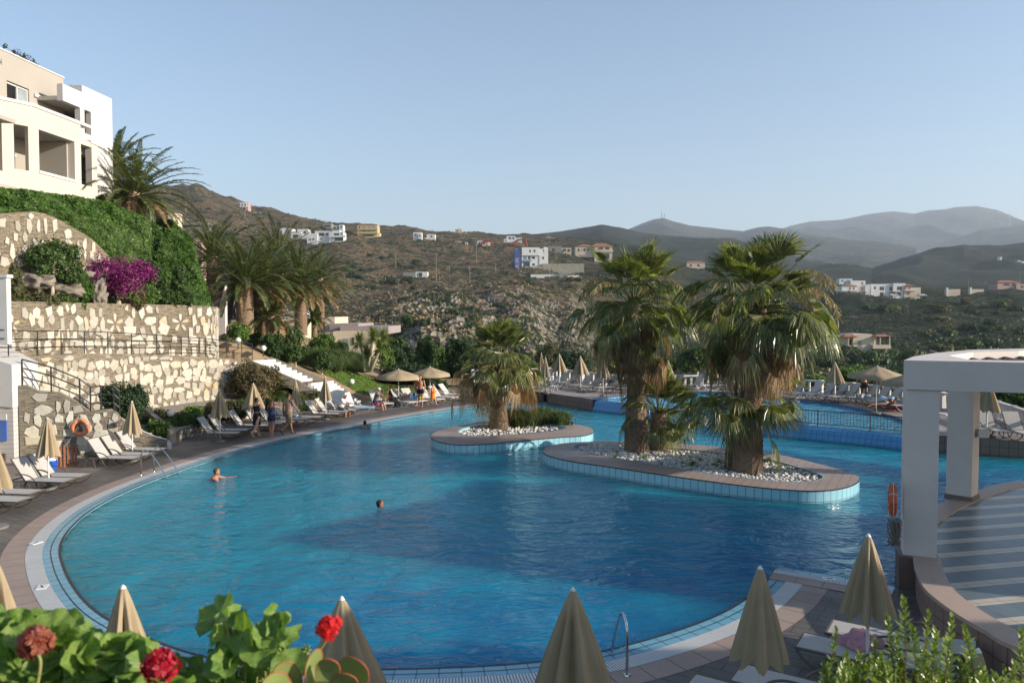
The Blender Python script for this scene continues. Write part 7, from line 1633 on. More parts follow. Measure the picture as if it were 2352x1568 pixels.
house('pink_villa', 'salmon pink villa glimpsed behind the upright palm', 130, [(436, 466, 548, 580, 0, 6, 'p')], [(446, 452, 556, 566, 0, 'd')], [(434, 466, 542, 548, 0, 6)], drop=8)
# ================================================================== poles, mast, turbine
def pole(x, yt, yb, label, Y=None, arm=True, g='utility poles on the hillside'):
    Y = Y or findY(x, yb); b = dp(x, yb, Y); h = (yb - yt) * Y / FPX; t = thing('utility_pole', label, 'utility pole', (b.x, b.y, b.z - .8), random.uniform(-.6, .6), g); r = max(.12, Y * .00045)
    mb = MB(); mb.tube([(0, 0, 0), (0, 0, h + .8)], [r, r * .7], 6); mb.build('post', mat('pole_wood', (.20, .16, .12), (.3, .25, .2)), t)
    if arm: mb = MB(); mb.box((0, 0, h + .4), (max(1.0, h * .12), .12, .12)); mb.build('crossarm', mat('pole_wood', (.2, .16, .12)), t)
for x, yt, yb, lab in ((909, 575, 614, 'thin wooden pole on the dry slope above the pale shed'), (1002, 581, 648, 'tallest wooden pole, standing right of the pale shed'), (1094, 561, 609, 'leaning pole left of the blue and white house'), (1032, 610, 626, 'short pole on the track between the tall ones'), (1077, 610, 624, 'short pole below the leaning one'), (1079, 621, 650, 'thin pole on the edge of the quarry'), (1138.5, 605, 627, 'pale post near the plateau track'), (1191, 591, 632, 'pole in front of the blue house side'), (1268, 601, 644, 'tall pole in front of the workshop'), (1262, 621, 643, 'shorter pole beside the workshop front'),
                       (692, 556, 582, 'pale pole in front of the white villas'), (742, 588, 612, 'pole on the slope below the white villas'), (528, 485, 498, 'small pole on the ridge slope left of the hilltop house'), (563, 483, 499, 'small pole below the hilltop house'), (466, 477, 488, 'small pole on the far left slope'), (427, 468, 489, 'small pole next to the rocky knob'),
                       (1022, 570, 575, 'tiny pole on the ridge beside the cottage'), (2062, 645, 662, 'thin pole behind the left arched villa'), (2224, 636, 668, 'pole above the trees at the right'), (2342, 625, 655, 'pole in front of the dark far hill at the right')):
    pole(x, yt, yb, lab)
b = dp(1522, 503, 4500); t = thing('antenna_mast', 'pair of lattice antenna masts on the central peak', 'antenna', (b.x, b.y, b.z - 12))
for dx, h in ((-7, 52), (9, 46)):
    mb = MB()
    for sx, sy in ((-1, -1), (1, -1), (0, 1)): mb.tube([(dx + sx * 2.2, sy * 2.2, 0), (dx + sx * .8, sy * .8, h)], .8, 4)
    for q in range(7): z = q * h / 7; w_ = 2.2 - 1.4 * q / 7; mb.tube([(dx - w_, -w_, z), (dx + w_, -w_, z + h / 7)], .5, 4)
    mb.build('lattice_mast', HM['g'], t)
mb = MB(); mb.b2(-30, -16, -4, 4, 4, 13); mb.b2(16, 26, -4, 4, 4, 12); mb.build('hut', HM['c'], t)
b = dp(2319, 519, 5500); t = thing('wind_turbine', 'white three bladed wind turbine on the right mountain ridge', 'wind turbine', tuple(b)); s = 5500 / FPX; h = 23 * s
mb = MB(); mb.tube([(0, 0, -10), (0, 0, h)], [2.6, 1.5], 8); mb.build('tower', HM['w'], t); mb = MB(); mb.ell((0, 0, h), (2.4, 5, 2.4), 8, 6); mb.build('nacelle', HM['w'], t)
for dx, dz in ((14.5, -.3), (-5.5, 10), (-5.2, -9.2)): mb = MB(); mb.tube([(0, -5, h), (dx * s * .4, -5, h + dz * s * .4), (dx * s, -5, h + dz * s)], [1.3, 1.7, .3], 5); mb.build('blade', HM['w'], t)
# ================================================================== vehicles
def car(loc, rz, m, label, cat='car', pickup=False, group=None, s=1.0):
    t = thing('parked_car' if not pickup else 'pickup_truck', label, cat, loc, rz, group, s); mb = MB(); L, W, H = 2.1, .85, .78
    prof = [(-L, .35), (-L, .78), (-L + .15, .9), (.9, .92), (L - .1, .78), (L, .6), (L, .35)]
    n = len(prof); mb.add([(x, -W, z) for x, z in prof] + [(x, W, z) for x, z in prof], [tuple(range(n)), tuple(range(2 * n - 1, n - 1, -1))] + [(i, n + i, n + (i + 1) % n, (i + 1) % n) for i in range(n)]); bevel(mb.build('body', m, t), .08)
    cx = (-.4, 1.0) if pickup else (-1.6, 1.1); mb = MB(); P = [(cx[0] + (.1 if pickup else -.2), .9), (cx[0] + .25, 1.42), (cx[1] - .55, 1.42), (cx[1], .9)]; n = 4
    mb.add([(x, -W * .85, z) for x, z in P] + [(x, W * .85, z) for x, z in P], [tuple(range(n)), tuple(range(2 * n - 1, n - 1, -1))] + [(i, n + i, n + (i + 1) % n, (i + 1) % n) for i in range(n)]); mb.build('cabin', m, t)
    for sy in (-1, 1): mb = MB(); mb.add([(cx[0] + .2, sy * (W * .85 + .01), .98), (cx[1] - .15, sy * (W * .85 + .01), .98), (cx[1] - .6, sy * (W * .85 + .01), 1.36), (cx[0] + .32, sy * (W * .85 + .01), 1.36)], [(0, 1, 2, 3)]); mb.build('window', HM['d'], t)
    for sx in (-1.3, 1.3):
        for sy in (-1, 1): mb = MB(); mb.tube([(sx, sy * (W - .2), .33), (sx, sy * (W + .02), .33)], .33, 14); mb.build('wheel', M['black'], t)
    return t
Y_ = findY(1241, 653); q = dp(1241, 652.5, Y_); car(tuple(q), .15, mat('blue_paint', (.03, .07, .42), rough=.3, spec=.5), 'blue pickup truck parked on the track in front of the workshop', 'pickup truck', True, s=1.15)
Y_ = findY(1206, 633); q = dp(1206, 632.5, Y_); car(tuple(q), 1.2, mat('white_paint_car', (.65, .65, .64), rough=.3, spec=.5), 'white car parked below the blue and white house', s=1.1)
for x, lab in ((2118, 'pale car on the road right of the arched villas'), (2052, 'dark windowed pale car in front of the right arched villa')):
    Y_ = findY(x, 681); q = dp(x, 680.5, Y_); car(tuple(q), .1, mat('silver_paint', (.5, .55, .58), rough=.3, spec=.5), lab, s=1.1)
M['red'] = mat('machine_red', (.34, .035, .03), rough=.5)
for x, y, sc, lab, fl in ((1176, 566, 1.0, 'red excavator with a long bent arm in front of the white stepped house', 1), (1103, 565, .8, 'red excavator arm among the low scattered white houses', 1)):
    Y_ = findY(x, y); q = dp(x, y, Y_); k = Y_ / FPX * sc; t = thing('excavator', lab, 'excavator', tuple(q)); mb = MB(); mb.b2(-5 * k, 5 * k, -1.5, 1.5, 1.0, 7 * k); bevel(mb.build('cab', M['red'], t), .2)
    for sy in (-1, 1): mb = MB(); mb.b2(-7 * k, 7 * k, sy * 1.6 - .3, sy * 1.6 + .3, 0, 1.1); bevel(mb.build('track', M['black'], t), .3)
    mb = MB(); mb.tube([(3 * k, 0, 4 * k), (9 * k, 0, 13 * k), (20 * k, 0, 15.5 * k), (27 * k, 0, 14 * k)], [.7, .8, .7, .5], 6); mb.build('boom', M['red'], t); mb = MB(); mb.tube([(27 * k, 0, 15 * k), (32 * k, 0, 16 * k), (34 * k, 0, 6 * k)], [.4, .5, .3], 6); mb.build('arm', M['red'], t); mb = MB(); mb.ell((33 * k, 0, 4.5 * k), (1.2, .8, 1.2), 8, 6); mb.build('bucket', M['red'], t)
# unseen block added right of the viewpoint to shade the near pool end
t = thing('shade_block', 'cream hotel wing behind the terrace on the near right, outside the frame', 'building', (19, -1.5, 0)); mb = MB(); mb.b2(-4, 9, -12, 7.5, 0, 7.4); mb.build('wall', M['cream'], t)
mb = MB(); mb.b2(-4.3, 9.3, -12.3, 7.8, 7.4, 7.6); mb.build('roof', M['greyw'], t)
for zz_ in (1.0, 4.4):
    for yy in range(-11, 6, 4): mb = MB(); mb.b2(-4.06, -3.98, yy, yy + 2.0, zz_, zz_ + 2.1); mb.build('window', M['glass'], t)
# ================================================================== people
SK = {'tan': mat('skin_tan', (.36, .17, .095), (.31, .14, .08), scale=3, rough=.55, spec=.4), 'pale': mat('skin_light', (.50, .29, .20), (.44, .24, .16), scale=3, rough=.55, spec=.4), 'brown': mat('skin_brown', (.22, .10, .055), (.19, .085, .045), scale=3, rough=.5, spec=.4)}
def remeshed(name, mb, m, parent, vox=.014, it=3):
    o = mb.build('tmp', m); md = o.modifiers.new('r', 'REMESH'); md.mode = 'VOXEL'; md.voxel_size = vox
    sm = o.modifiers.new('s', 'SMOOTH'); sm.iterations = it; sm.factor = .5
    dg = bpy.context.evaluated_depsgraph_get(); me = bpy.data.meshes.new_from_object(o.evaluated_get(dg)); bpy.data.objects.remove(o)
    me.name = name; me.materials.clear(); me.materials.append(m); me.polygons.foreach_set('use_smooth', [True] * len(me.polygons))
    q = bpy.data.objects.new(name, me); col.objects.link(q); q.parent = parent; return q
def dv(p, a=0.0): v = Vector((sin(p), sin(a), -cos(p))); return v.normalized()
def person(label, loc, face, H=1.75, sex='m', skin='tan', pelvis=None, lean=.03, th=(0, 0), kn=(0, 0), spl=(.03, .03), arm=(0, 0), abd=(.16, .16), elb=(.25, .25), turn=0, nod=0, wear=(), hair=(.03, .02, .015), longhair=0, cap=None, bulk=1.0, inward=(0, 0)):
    """local +x is forward, +y is left. th/kn/arm/elb are (left, right) angles in radians"""
    s = H / 1.75; t = thing('person', label, 'person', loc, face); b = bulk; Z = .93 * s if pelvis is None else pelvis
    P0 = Vector((0, 0, Z)); up = Vector((sin(lean), 0, cos(lean))); fw = Vector((cos(lean), 0, -sin(lean)))
    chest = P0 + up * .36 * s; neck = P0 + up * .55 * s; hd = neck + (up * .85 + Vector((sin(nod), 0, cos(nod))) * .15).normalized() * .13 * s + Vector((sin(nod) * .06, 0, 0))
    body, J = MB(), {}; sw = (.185 if sex == 'm' else .16) * s * (1 + (b - 1) * .5); hw = .095 * s
    waist = P0 + up * .2 * s
    body.tube([P0 - up * .08 * s, P0 + up * .02 * s, waist, P0 + up * .36 * s, P0 + up * .47 * s, neck - up * .02 * s], [.12 * s * b, (.155 if sex == 'f' else .145) * s * b, (.115 if sex == 'f' else .135) * s * b, .15 * s * b, .13 * s * b, .065 * s], 14, flat=.78 if b <= 1 else .9)
    # tube's flat axis: widen sideways with side ellipsoids
    for sy in (-1, 1):
        body.ell(P0 + Vector((0, sy * .07 * s, -.02 * s)), (.10 * s * b, .09 * s * b, .11 * s), 10, 8); body.ell(chest + Vector((0, sy * .075 * s, .02)), (.095 * s * b, .09 * s, .12 * s), 10, 8)
        if sex == 'f': body.ell(chest + fw * .085 * s + Vector((0, sy * .065 * s, -.0)), (.055 * s, .055 * s, .055 * s), 8, 6)
        body.ell(P0 - fw * .06 * s + Vector((0, sy * .06 * s, -.04 * s)), (.075 * s * b, .075 * s * b, .085 * s), 8, 6)
    body.tube([neck - up * .05 * s, neck + up * .03 * s, hd - up * .03 * s], [.062 * s, .052 * s, .05 * s], 10)
    Rh = Matrix.Rotation(turn, 3, 'Z'); hf = Rh @ Vector((cos(nod), 0, -sin(nod)))
    body.ell(hd + Vector((0, 0, .02 * s)), (.092 * s, .074 * s, .105 * s), 14, 12); body.ell(hd + hf * .03 * s - Vector((0, 0, .055 * s)), (.06 * s, .05 * s, .055 * s), 10, 8)
    body.ell(hd + hf * .095 * s - Vector((0, 0, .01 * s)), (.016 * s, .012 * s, .022 * s), 6, 6)
    side = Vector((-hf.y, hf.x, 0)).normalized()
    for sy in (-1, 1): body.ell(hd + side * sy * .078 * s, (.016 * s, .012 * s, .028 * s), 6, 6)
    legs, arms = [], []
    for i, sy in enumerate((1, -1)):
        hip = P0 + Vector((0, sy * hw, -.03 * s)); k = hip + dv(th[i], sy * spl[i]) * .43 * s; an = k + dv(th[i] - kn[i], sy * spl[i] * .3) * .41 * s
        legs.append((hip, k, an)); body.tube([hip, hip.lerp(k, .45), k, k.lerp(an, .3), an.lerp(k, .15), an], [.092 * s * b, .08 * s * b, .054 * s, .056 * s, .037 * s, .036 * s], 12)
        fa = th[i] - kn[i]; ft = Vector((cos(min(.0, fa) * .9), sy * .12, sin(min(0, fa)) * .9)).normalized() if fa < -.35 else Vector((1, sy * .15, -.06)).normalized()
        body.tube([an - ft * .045 * s - Vector((0, 0, .02 * s)), an + ft * .06 * s - Vector((0, 0, .035 * s)), an + ft * .17 * s - Vector((0, 0, .055 * s))], [.036 * s, .034 * s, .024 * s], 8)
        sh = P0 + up * .485 * s + Vector((0, sy * sw, 0)); e = sh + (dv(arm[i], sy * abd[i])) * .29 * s; wd = dv(arm[i] + elb[i], sy * (abd[i] * .3 - inward[i])); w_ = e + wd * .245 * s
        arms.append((sh, e, w_)); body.ell(sh, (.058 * s, .058 * s, .058 * s), 10, 8); body.tube([sh - Vector((0, sy * .06, 0)), sh, sh.lerp(e, .4), e, e.lerp(w_, .3), w_], [.06 * s, .054 * s, .045 * s * b, .037 * s, .037 * s, .025 * s], 10)
        pal = w_ + wd * .045 * s; body.ell(pal, (.022 * s, .034 * s, .045 * s), 8, 6)
        pr = Vector((0, 1, 0)); 
        for f in range(4):
            o_ = pal + pr * (f - 1.5) * .017 * s + wd * .035 * s; d1 = (wd + Vector((.18, 0, 0))).normalized(); d2 = (wd + Vector((.55, 0, -.1))).normalized(); fl_ = (.034, .04, .037, .028)[f] * s
            body.tube([o_ - wd * .02, o_ + d1 * fl_, o_ + d1 * fl_ + d2 * fl_ * .8], [.0095, .009, .0075], 5)
        body.tube([pal + Vector((.01, -sy * .02 * s, 0)), pal + Vector((.035 * s, -sy * .03 * s, 0)) + wd * .02 * s, pal + Vector((.045 * s, -sy * .03 * s, 0)) + wd * .05 * s], [.012, .011, .009], 5)
    remeshed('body', body, SK[skin], t, .0135)
    for sy in (-1, 1): mb = MB(); mb.ell(hd + hf * .083 * s + side * sy * .03 * s + Vector((0, 0, .022 * s)), (.008, .008, .008), 6, 5); mb.build('eye', mat('eye', (.02, .015, .01), rough=.2), t)
    mb = MB()
    if not cap or longhair:
        mb.ell(hd - hf * .022 * s + Vector((0, 0, .045 * s)), (.095 * s, .083 * s, .095 * s), 12, 10); mb.ell(hd - hf * .045 * s, (.06 * s, .07 * s, .08 * s), 10, 8)
    if longhair: mb.tube([hd - hf * .05 * s + Vector((0, 0, .05)), hd - hf * .085 * s - Vector((0, 0, .08)), neck - fw * .10 * s - Vector((0, 0, .06)), neck - fw * .12 * s - Vector((0, 0, longhair))], [.08 * s, .085 * s, .075 * s, .03 * s], 10)
    if mb.n: remeshed('hair', mb, mat('hair_%02d' % int(sum(hair) * 100), hair, tuple(x * 1.5 for x in hair), scale=20, rough=.6), t, .014, 2)
    if cap: mb = MB(); mb.ell(hd - hf * .01 + Vector((0, 0, .06 * s)), (.1 * s, .088 * s, .075 * s), 12, 8); mb.ell(hd + hf * .1 * s + Vector((0, 0, .045 * s)), (.075 * s, .07 * s, .012), 10, 6); remeshed('cap', mb, cap, t, .012, 1)
    for kind, m in wear:
        mb = MB(); g_ = .016 * s
        def torso(z0, z1, ex=0):
            ts = np.linspace(z0, z1, 5); rr_ = np.interp(ts, [-.1, .02, .2, .36, .47, .55], np.array([.125, .155 if sex == 'f' else .15, .12 if sex == 'f' else .14, .155, .135, .075]) * s * b) + g_ + ex
            mb.tube([P0 + up * q * s for q in ts], list(rr_), 14, flat=.8)
            for sy in (-1, 1):
                if z1 > .36: mb.ell(chest + Vector((0, sy * .075 * s, .02)), (.095 * s * b + g_, .09 * s + g_, .12 * s), 10, 8)
                if z0 < .05: mb.ell(P0 + Vector((0, sy * .07 * s, -.02 * s)), (.10 * s * b + g_, .09 * s * b + g_, .11 * s), 10, 8); mb.ell(P0 - fw * .06 * s + Vector((0, sy * .06 * s, -.04 * s)), (.075 * s * b + g_, .075 * s * b + g_, .085 * s), 8, 6)
                if sex == 'f' and z1 > .36: mb.ell(chest + fw * .085 * s + Vector((0, sy * .065 * s, 0)), (.06 * s + .008,) * 3, 8, 6)
        def legcov(f, ex=.016, f2=None):
            for hip, k, an in legs:
                pts = [hip, hip.lerp(k, f * .5), hip.lerp(k, min(1, f))]; rr2 = [.1 * s * b + ex, .09 * s * b + ex, .078 * s * b + ex * 1.4]
                mb.tube(pts, rr2, 12)
        if kind == 'tshirt':
            torso(-.06, .5, .006)
            for sh, e, w_ in arms: mb.tube([sh - (sh - P0 - up * .485 * s) * .4, sh, sh.lerp(e, .75)], [.075 * s, .07 * s, .06 * s * b], 10)
        elif kind == 'shorts': torso(-.1, .08, .004); legcov(.9, .02)
        elif kind == 'trunks': torso(-.1, .06, .002); legcov(.42, .012)
        elif kind == 'hot': torso(-.1, .2, .002); legcov(.3, .008)
        elif kind == 'tanktop': torso(-.02, .44, .002)
        elif kind == 'skirt':
            mb.tube([P0 + up * .12 * s, P0, P0 + Vector((0, 0, -.22 * s)) + (legs[0][1] + legs[1][1] - P0 * 2) * .2], [.14 * s, .18 * s, .19 * s], 16, flat=.85)
        elif kind == 'bikini': mb.tube([chest - up * .03 * s, chest + up * .03 * s], .16 * s * b, 14, flat=.86); [mb.ell(chest + fw * .085 * s + Vector((0, sy * .065 * s, 0)), (.062 * s,) * 3, 8, 6) for sy in (-1, 1)]
        elif kind == 'briefs': torso(-.08, .03, .001)
        elif kind == 'towelwrap':
            mb.tube([P0 - up * .38 * s, P0 - up * .1 * s, P0 + up * .25 * s, P0 + up * .45 * s, P0 + up * .54 * s], [.20 * s, .19 * s, .2 * s, .2 * s, .09 * s], 14, flat=.95); mb.ell(hd - hf * .02 - Vector((0, 0, .0)), (.0 + .03, .03, .03), 8, 6)
        elif kind == 'belt': mb.tube([P0 + up * .14 * s, P0 + up * .165 * s], .135 * s + .02, 14, flat=.84)
        elif kind == 'shoes':
            for i, (hip, k, an) in enumerate(legs):
                fa = th[i] - kn[i]; ft = Vector((cos(min(.0, fa) * .9), 0, sin(min(0, fa)) * .9)).normalized() if fa < -.35 else Vector((1, 0, -.06)).normalized()
                mb.tube([an - ft * .05 * s - Vector((0, 0, .045 * s)), an + ft * .19 * s - Vector((0, 0, .065 * s))], .036 * s, 8, flat=.8)
        remeshed({'towelwrap': 'towel', 'hot': 'shorts'}.get(kind, kind), mb, m, t, .013, 2)
    return t
C = {k: mat('cloth_' + k, v, rough=.95, scale=4) for k, v in dict(black=(.012, .012, .015), navy=(.02, .028, .07), tan=(.33, .22, .15), khaki=(.20, .145, .09), white=(.62, .62, .63), grey=(.14, .135, .14), dark=(.03, .035, .03), orange=(.85, .20, .012), plaid=(.09, .10, .11), straw=(.4, .3, .15), teal=(.03, .06, .12)).items()}
W = 2.05   # walkers head away along the deck
def at(x, y, z=0): return tuple(gp(x, y, z))
person('woman in a black sleeveless top and short black skirt walking along the pool', at(590, 1003), 1.15, 1.72, 'f', 'pale', lean=.03, th=(.28, -.3), kn=(.05, .5), arm=(-.25, .25), elb=(.3, .3), wear=[('tanktop', C['black']), ('skirt', C['black']), ('belt', C['straw']), ('shoes', C['straw'])], hair=(.02, .012, .01), abd=(.2, .2), turn=-.5)
person('long haired woman in a dark blue romper, one hand raised', at(624, 1007), 1.25, 1.70, 'f', 'tan', th=(.1, -.12), kn=(.02, .1), arm=(.2, 1.35), elb=(.3, 1.7), abd=(.12, .55), inward=(0, .7), wear=[('tanktop', C['navy']), ('hot', C['navy']), ('shoes', C['straw'])], hair=(.07, .025, .012), longhair=.16)
person('man in a tan t shirt and brown shorts walking right of the two women', at(663, 999), 1.0, 1.88, 'm', 'brown', th=(.42, -.28), kn=(.15, .75), arm=(-.3, .4), elb=(.4, .35), wear=[('tshirt', C['tan']), ('shorts', C['khaki']), ('shoes', C['dark'])], hair=(.02, .012, .01), bulk=1.05, turn=-.4)
person('white haired man in a white t shirt sitting on a lounger end, looking down', at(783, 956), -.35, 1.74, 'm', 'tan', pelvis=.46, lean=.38, th=(1.42, 1.3), kn=(1.5, 1.25), spl=(.22, .22), arm=(.55, .6), elb=(1.1, 1.1), inward=(.4, .4), nod=.5, wear=[('tshirt', C['white']), ('shorts', C['plaid']), ('shoes', C['khaki'])], hair=(.55, .54, .52), bulk=1.12)
person('man in a pale cap and grey shirt sitting with his hands on his knees', at(862, 941), -.12, 1.78, 'm', 'tan', pelvis=.46, lean=.32, th=(1.5, 1.35), kn=(1.25, 1.1), spl=(.15, .18), arm=(.9, .85), elb=(.55, .5), nod=.1, wear=[('tshirt', C['grey']), ('shorts', C['dark'])], cap=mat('cap_white', (.6, .6, .6)), bulk=1.1)
person('woman in a dark bikini sitting on the edge of a white lounger facing the pool', at(897, 931), -1.35, 1.66, 'f', 'brown', pelvis=.46, lean=.2, th=(1.35, 1.3), kn=(1.35, 1.3), spl=(.18, .18), arm=(.3, .35), elb=(.9, .8), inward=(.2, .2), nod=.1, wear=[('bikini', C['black']), ('briefs', C['black'])], hair=(.06, .03, .015))
person('blonde woman standing just behind the bare chested man', at(957, 931), -2.5, 1.68, 'f', 'tan', th=(.05, -.05), arm=(.1, .5), elb=(.3, .9), wear=[('bikini', C['straw']), ('briefs', C['straw'])], hair=(.45, .28, .12), longhair=.1)
person('bare chested man in black swimming trunks standing on the far deck', at(966, 933), -1.75, 1.80, 'm', 'tan', th=(.12, -.02), kn=(.1, 0), arm=(.05, -.05), elb=(.15, .15), abd=(.25, .25), wear=[('trunks', C['black'])], hair=(.08, .05, .03), bulk=1.12, turn=.2)
person('child wrapped in a bright orange towel walking right along the far deck', at(994, 931), -.4, 1.28, 'm', 'pale', th=(.4, -.35), kn=(.15, .4), arm=(.2, .2), elb=(1.3, 1.3), inward=(.6, .6), wear=[('towelwrap', C['orange'])], hair=(.05, .03, .02))
person('bare backed man in dark shorts leaning on the balustrade under the open parasol', at(1984, 922, ZU), 1.25, 1.78, 'm', 'tan', lean=.42, th=(-.1, -.25), kn=(0, .05), arm=(.7, .75), elb=(.35, .3), abd=(.3, .3), nod=.3, wear=[('trunks', C['dark'])], hair=(.4, .38, .35), bulk=1.05)
person('sunbrowned woman in a dark bikini leaning on the balustrade beside the bare backed man', at(2020, 925, ZU), 1.2, 1.7, 'f', 'brown', lean=.42, th=(-.05, -.35), kn=(.1, .1), arm=(.75, .7), elb=(.3, .35), abd=(.25, .25), nod=.3, wear=[('bikini', C['straw']), ('briefs', C['black'])], hair=(.1, .05, .02))
def swimmer(label, x, y, face, skin, hair, depth=1.42, H=1.72, sex='m', **k):
    p = gp(x, y, -.03); return person(label, (p.x, p.y, -depth), face, H, sex, skin, hair=hair, arm=(1.25, 1.1), elb=(.4, .5), abd=(.5, .5), wear=[('trunks', C['dark'])], **k)
swimmer('swimmer with cropped hair, head and shoulders above the water at the left', 482, 1101, .1, 'tan', (.06, .035, .02), 1.33, lean=.35, bulk=1.1)
swimmer('dark haired swimmer near the left edge behind the seated men', 838, 983, 1.5, 'tan', (.015, .01, .008), 1.38)
swimmer('nearly submerged swimmer, only a dark head showing in the middle of the pool', 857, 1166, .2, 'brown', (.015, .012, .01), 1.50, lean=.3)
# sunbather on the upper deck
p = gp(2030, 925, ZU + .42)
t = person('sunbather lying on a lounger between the beach bag and the pink swim ring', (p.x, p.y, p.z), 3.3, 1.7, 'f', 'brown', pelvis=0, lean=-1.42, th=(1.55, 1.45), kn=(.1, .35), arm=(.6, .5), elb=(.2, .2), wear=[('bikini', C['teal']), ('briefs', C['teal'])], hair=(.08, .04, .02))
# ================================================================== foreground plants (on the terrace wall below the viewpoint)
def geranium_leaf(Q, c, n, r, rnd, open_=1.0):
    """rounded, scalloped, slightly cupped leaf: grid of quads"""
    n = n.normalized(); a = n.cross(Vector((rnd.uniform(-1, 1), rnd.uniform(-1, 1), rnd.uniform(-1, 1)))).normalized(); b = n.cross(a); m = 24; cup = rnd.uniform(.05, .75); ruf = rnd.uniform(.5, 1.5); lob = rnd.choice((5, 6, 7)); ph = rnd.uniform(0, 6)
    rings = []
    for s in (0.02, .35, .7, 1.0):
        R = []
        for k in range(m + 1):
            t = .28 + (2 * pi - .56) * k / m
            rr_ = r * s * (1 + (.10 * abs(cos(lob * .5 * t + ph)) - .07 + .035 * sin(17 * t)) * (s ** 2) ) * (.8 + .2 * s)
            z = cup * s * s * r * .6 + (.13 * r * s * s * sin(lob * t + ph) + .05 * r * s ** 3 * sin(13 * t)) * ruf + .16 * r * s * s * sin(2 * t + ph)
            R.append(c + a * cos(t) * rr_ + b * sin(t) * rr_ + n * z)
        rings.append(R)
    for i in range(3):
        for k in range(m): Q.append((rings[i][k], rings[i][k + 1], rings[i + 1][k + 1], rings[i + 1][k]))
m, nt, out = nodes('geranium_leaf'); N = NT(nt); v = N.obj()
cc = N.ramp(N.noise(v, 22, 4), [(.3, (.065, .14, .02)), (.5, (.13, .22, .035)), (.75, (.24, .31, .07))])
vv = nt.nodes.new('ShaderNodeTexVoronoi'); vv.feature = 'DISTANCE_TO_EDGE'; vv.inputs['Scale'].default_value = 85; N.l(v, vv.inputs['Vector'])
cc = N.mix(N.ramp(vv.outputs['Distance'], [(.0, (.5,) * 3), (.09, (0,) * 3)]), cc, (.3, .38, .14))
bs_ = N.bsdf(cc, .5, .35, 0, N.bump(N.noise(v, 70, 3), .25, .002)); tr = nt.nodes.new('ShaderNodeBsdfTranslucent'); N.l(N.mix(1, cc, (1.3, 1.5, .5), 'MULTIPLY'), tr.inputs[0]); mx = nt.nodes.new('ShaderNodeMixShader'); mx.inputs[0].default_value = .35
N.l(bs_.outputs[0], mx.inputs[1]); N.l(tr.outputs[0], mx.inputs[2]); N.l(mx.outputs[0], out.inputs[0]); GL = m
GS = mat('geranium_stem', (.20, .26, .07), (.3, .22, .09), scale=20, rough=.6)
def petal_mat(n, a, b): return leafmat(n, a, b, trans=.3, rough=.5, tcol=(1.4, .5, .5))
RED = petal_mat('red_petal', (.55, .012, .015), (.78, .03, .03)); DRY = petal_mat('faded_petal', (.25, .035, .025), (.42, .15, .08)); DRED = petal_mat('dark_red_petal', (.30, .008, .02), (.5, .02, .04))
def flower_head(root, c, r, m, rnd, n=26, stem_to=None):
    Q = []; st = MB()
    for k in range(n):
        d = Vector((rnd.gauss(0, 1), rnd.gauss(0, 1), rnd.gauss(.25, 1))).normalized(); d.z *= .8; q = c + d * r * rnd.uniform(.45, .95); st.tube([c - Vector((0, 0, r * .7)), q], .0012, 4, 0, False); a = d.cross(Vector((.3, .5, .8))).normalized(); b = d.cross(a)
        for j in range(5):
            t = j * 2 * pi / 5 + rnd.uniform(-.2, .2); u = a * cos(t) + b * sin(t); w = (a * -sin(t) + b * cos(t)) * r * .17; L = r * rnd.uniform(.34, .46); e = q + u * L + d * r * .10
            Q.append((q, q + u * L * .55 + w, e + w * .5, q + u * L * .95 + d * r * .05)); Q.append((q, q + u * L * .95 + d * r * .05, e - w * .5, q + u * L * .55 - w))
    o = quads_build('flower_head', Q, m, root)
    if stem_to is not None: st.tube(crom([c - Vector((0, 0, r * .6)), c.lerp(stem_to, .5) + Vector((.01, 0, .01)), stem_to], 5), .0032, 6)
    st.build('flower_stem', GS, root, smooth=True)
def gpl(name, label, regions, seed, Yr, nleaf, flowers, basepx):
    rnd = random.Random(seed); base = dp(*basepx); t = thing(name, label, 'potted plant', tuple(base)); Q = []; st = MB(); 
    for _ in range(nleaf):
        x0, x1, y0, y1 = regions[rnd.choices(range(len(regions)), [(r[1] - r[0]) * (r[3] - r[2]) for r in regions])[0]]
        x, y = rnd.uniform(x0, x1), rnd.uniform(y0, y1); Y = rnd.uniform(*Yr); c = dp(x, y, Y) - base; n = Vector((rnd.gauss(.25, .5), rnd.gauss(-.45, .4), rnd.gauss(.75, .35)))
        geranium_leaf(Q, c, n, rnd.uniform(.026, .043) * Yr[1] / 1.75, rnd); st.tube(crom([c, c - Vector((rnd.uniform(-.02, .02), 0, .05)), c - Vector((rnd.uniform(-.05, .05), rnd.uniform(-.03, .03), .14))], 3), .0024, 5)
    lo_ = quads_build('leaves', Q, GL, t); b_m = bmesh.new(); b_m.from_mesh(lo_.data); bmesh.ops.remove_doubles(b_m, verts=b_m.verts, dist=1e-5); b_m.to_mesh(lo_.data); b_m.free(); lo_.data.polygons.foreach_set('use_smooth', [True] * len(lo_.data.polygons)); st.build('stems', GS, t, smooth=True)
    for (x, y, Y, r, m, n, sx, sy) in flowers: flower_head(t, dp(x, y, Y) - base, r, m, rnd, n, dp(sx, sy, Y) - base)
    return t
gpl('geranium', 'geranium with broad green leaves and faded brownish red flower heads at the bottom left', [(-60, 330, 1490, 1640), (-40, 120, 1430, 1495), (90, 190, 1445, 1500), (215, 345, 1485, 1540), (300, 420, 1530, 1640)], 5, (1.55, 1.95), 300,
    [(84, 1472, 1.52, .038, DRY, 52, 80, 1600), (197, 1497, 1.62, .028, DRED, 24, 205, 1600), (368, 1527, 1.5, .038, DRED, 46, 372, 1640)], (140, 1700, 1.8))
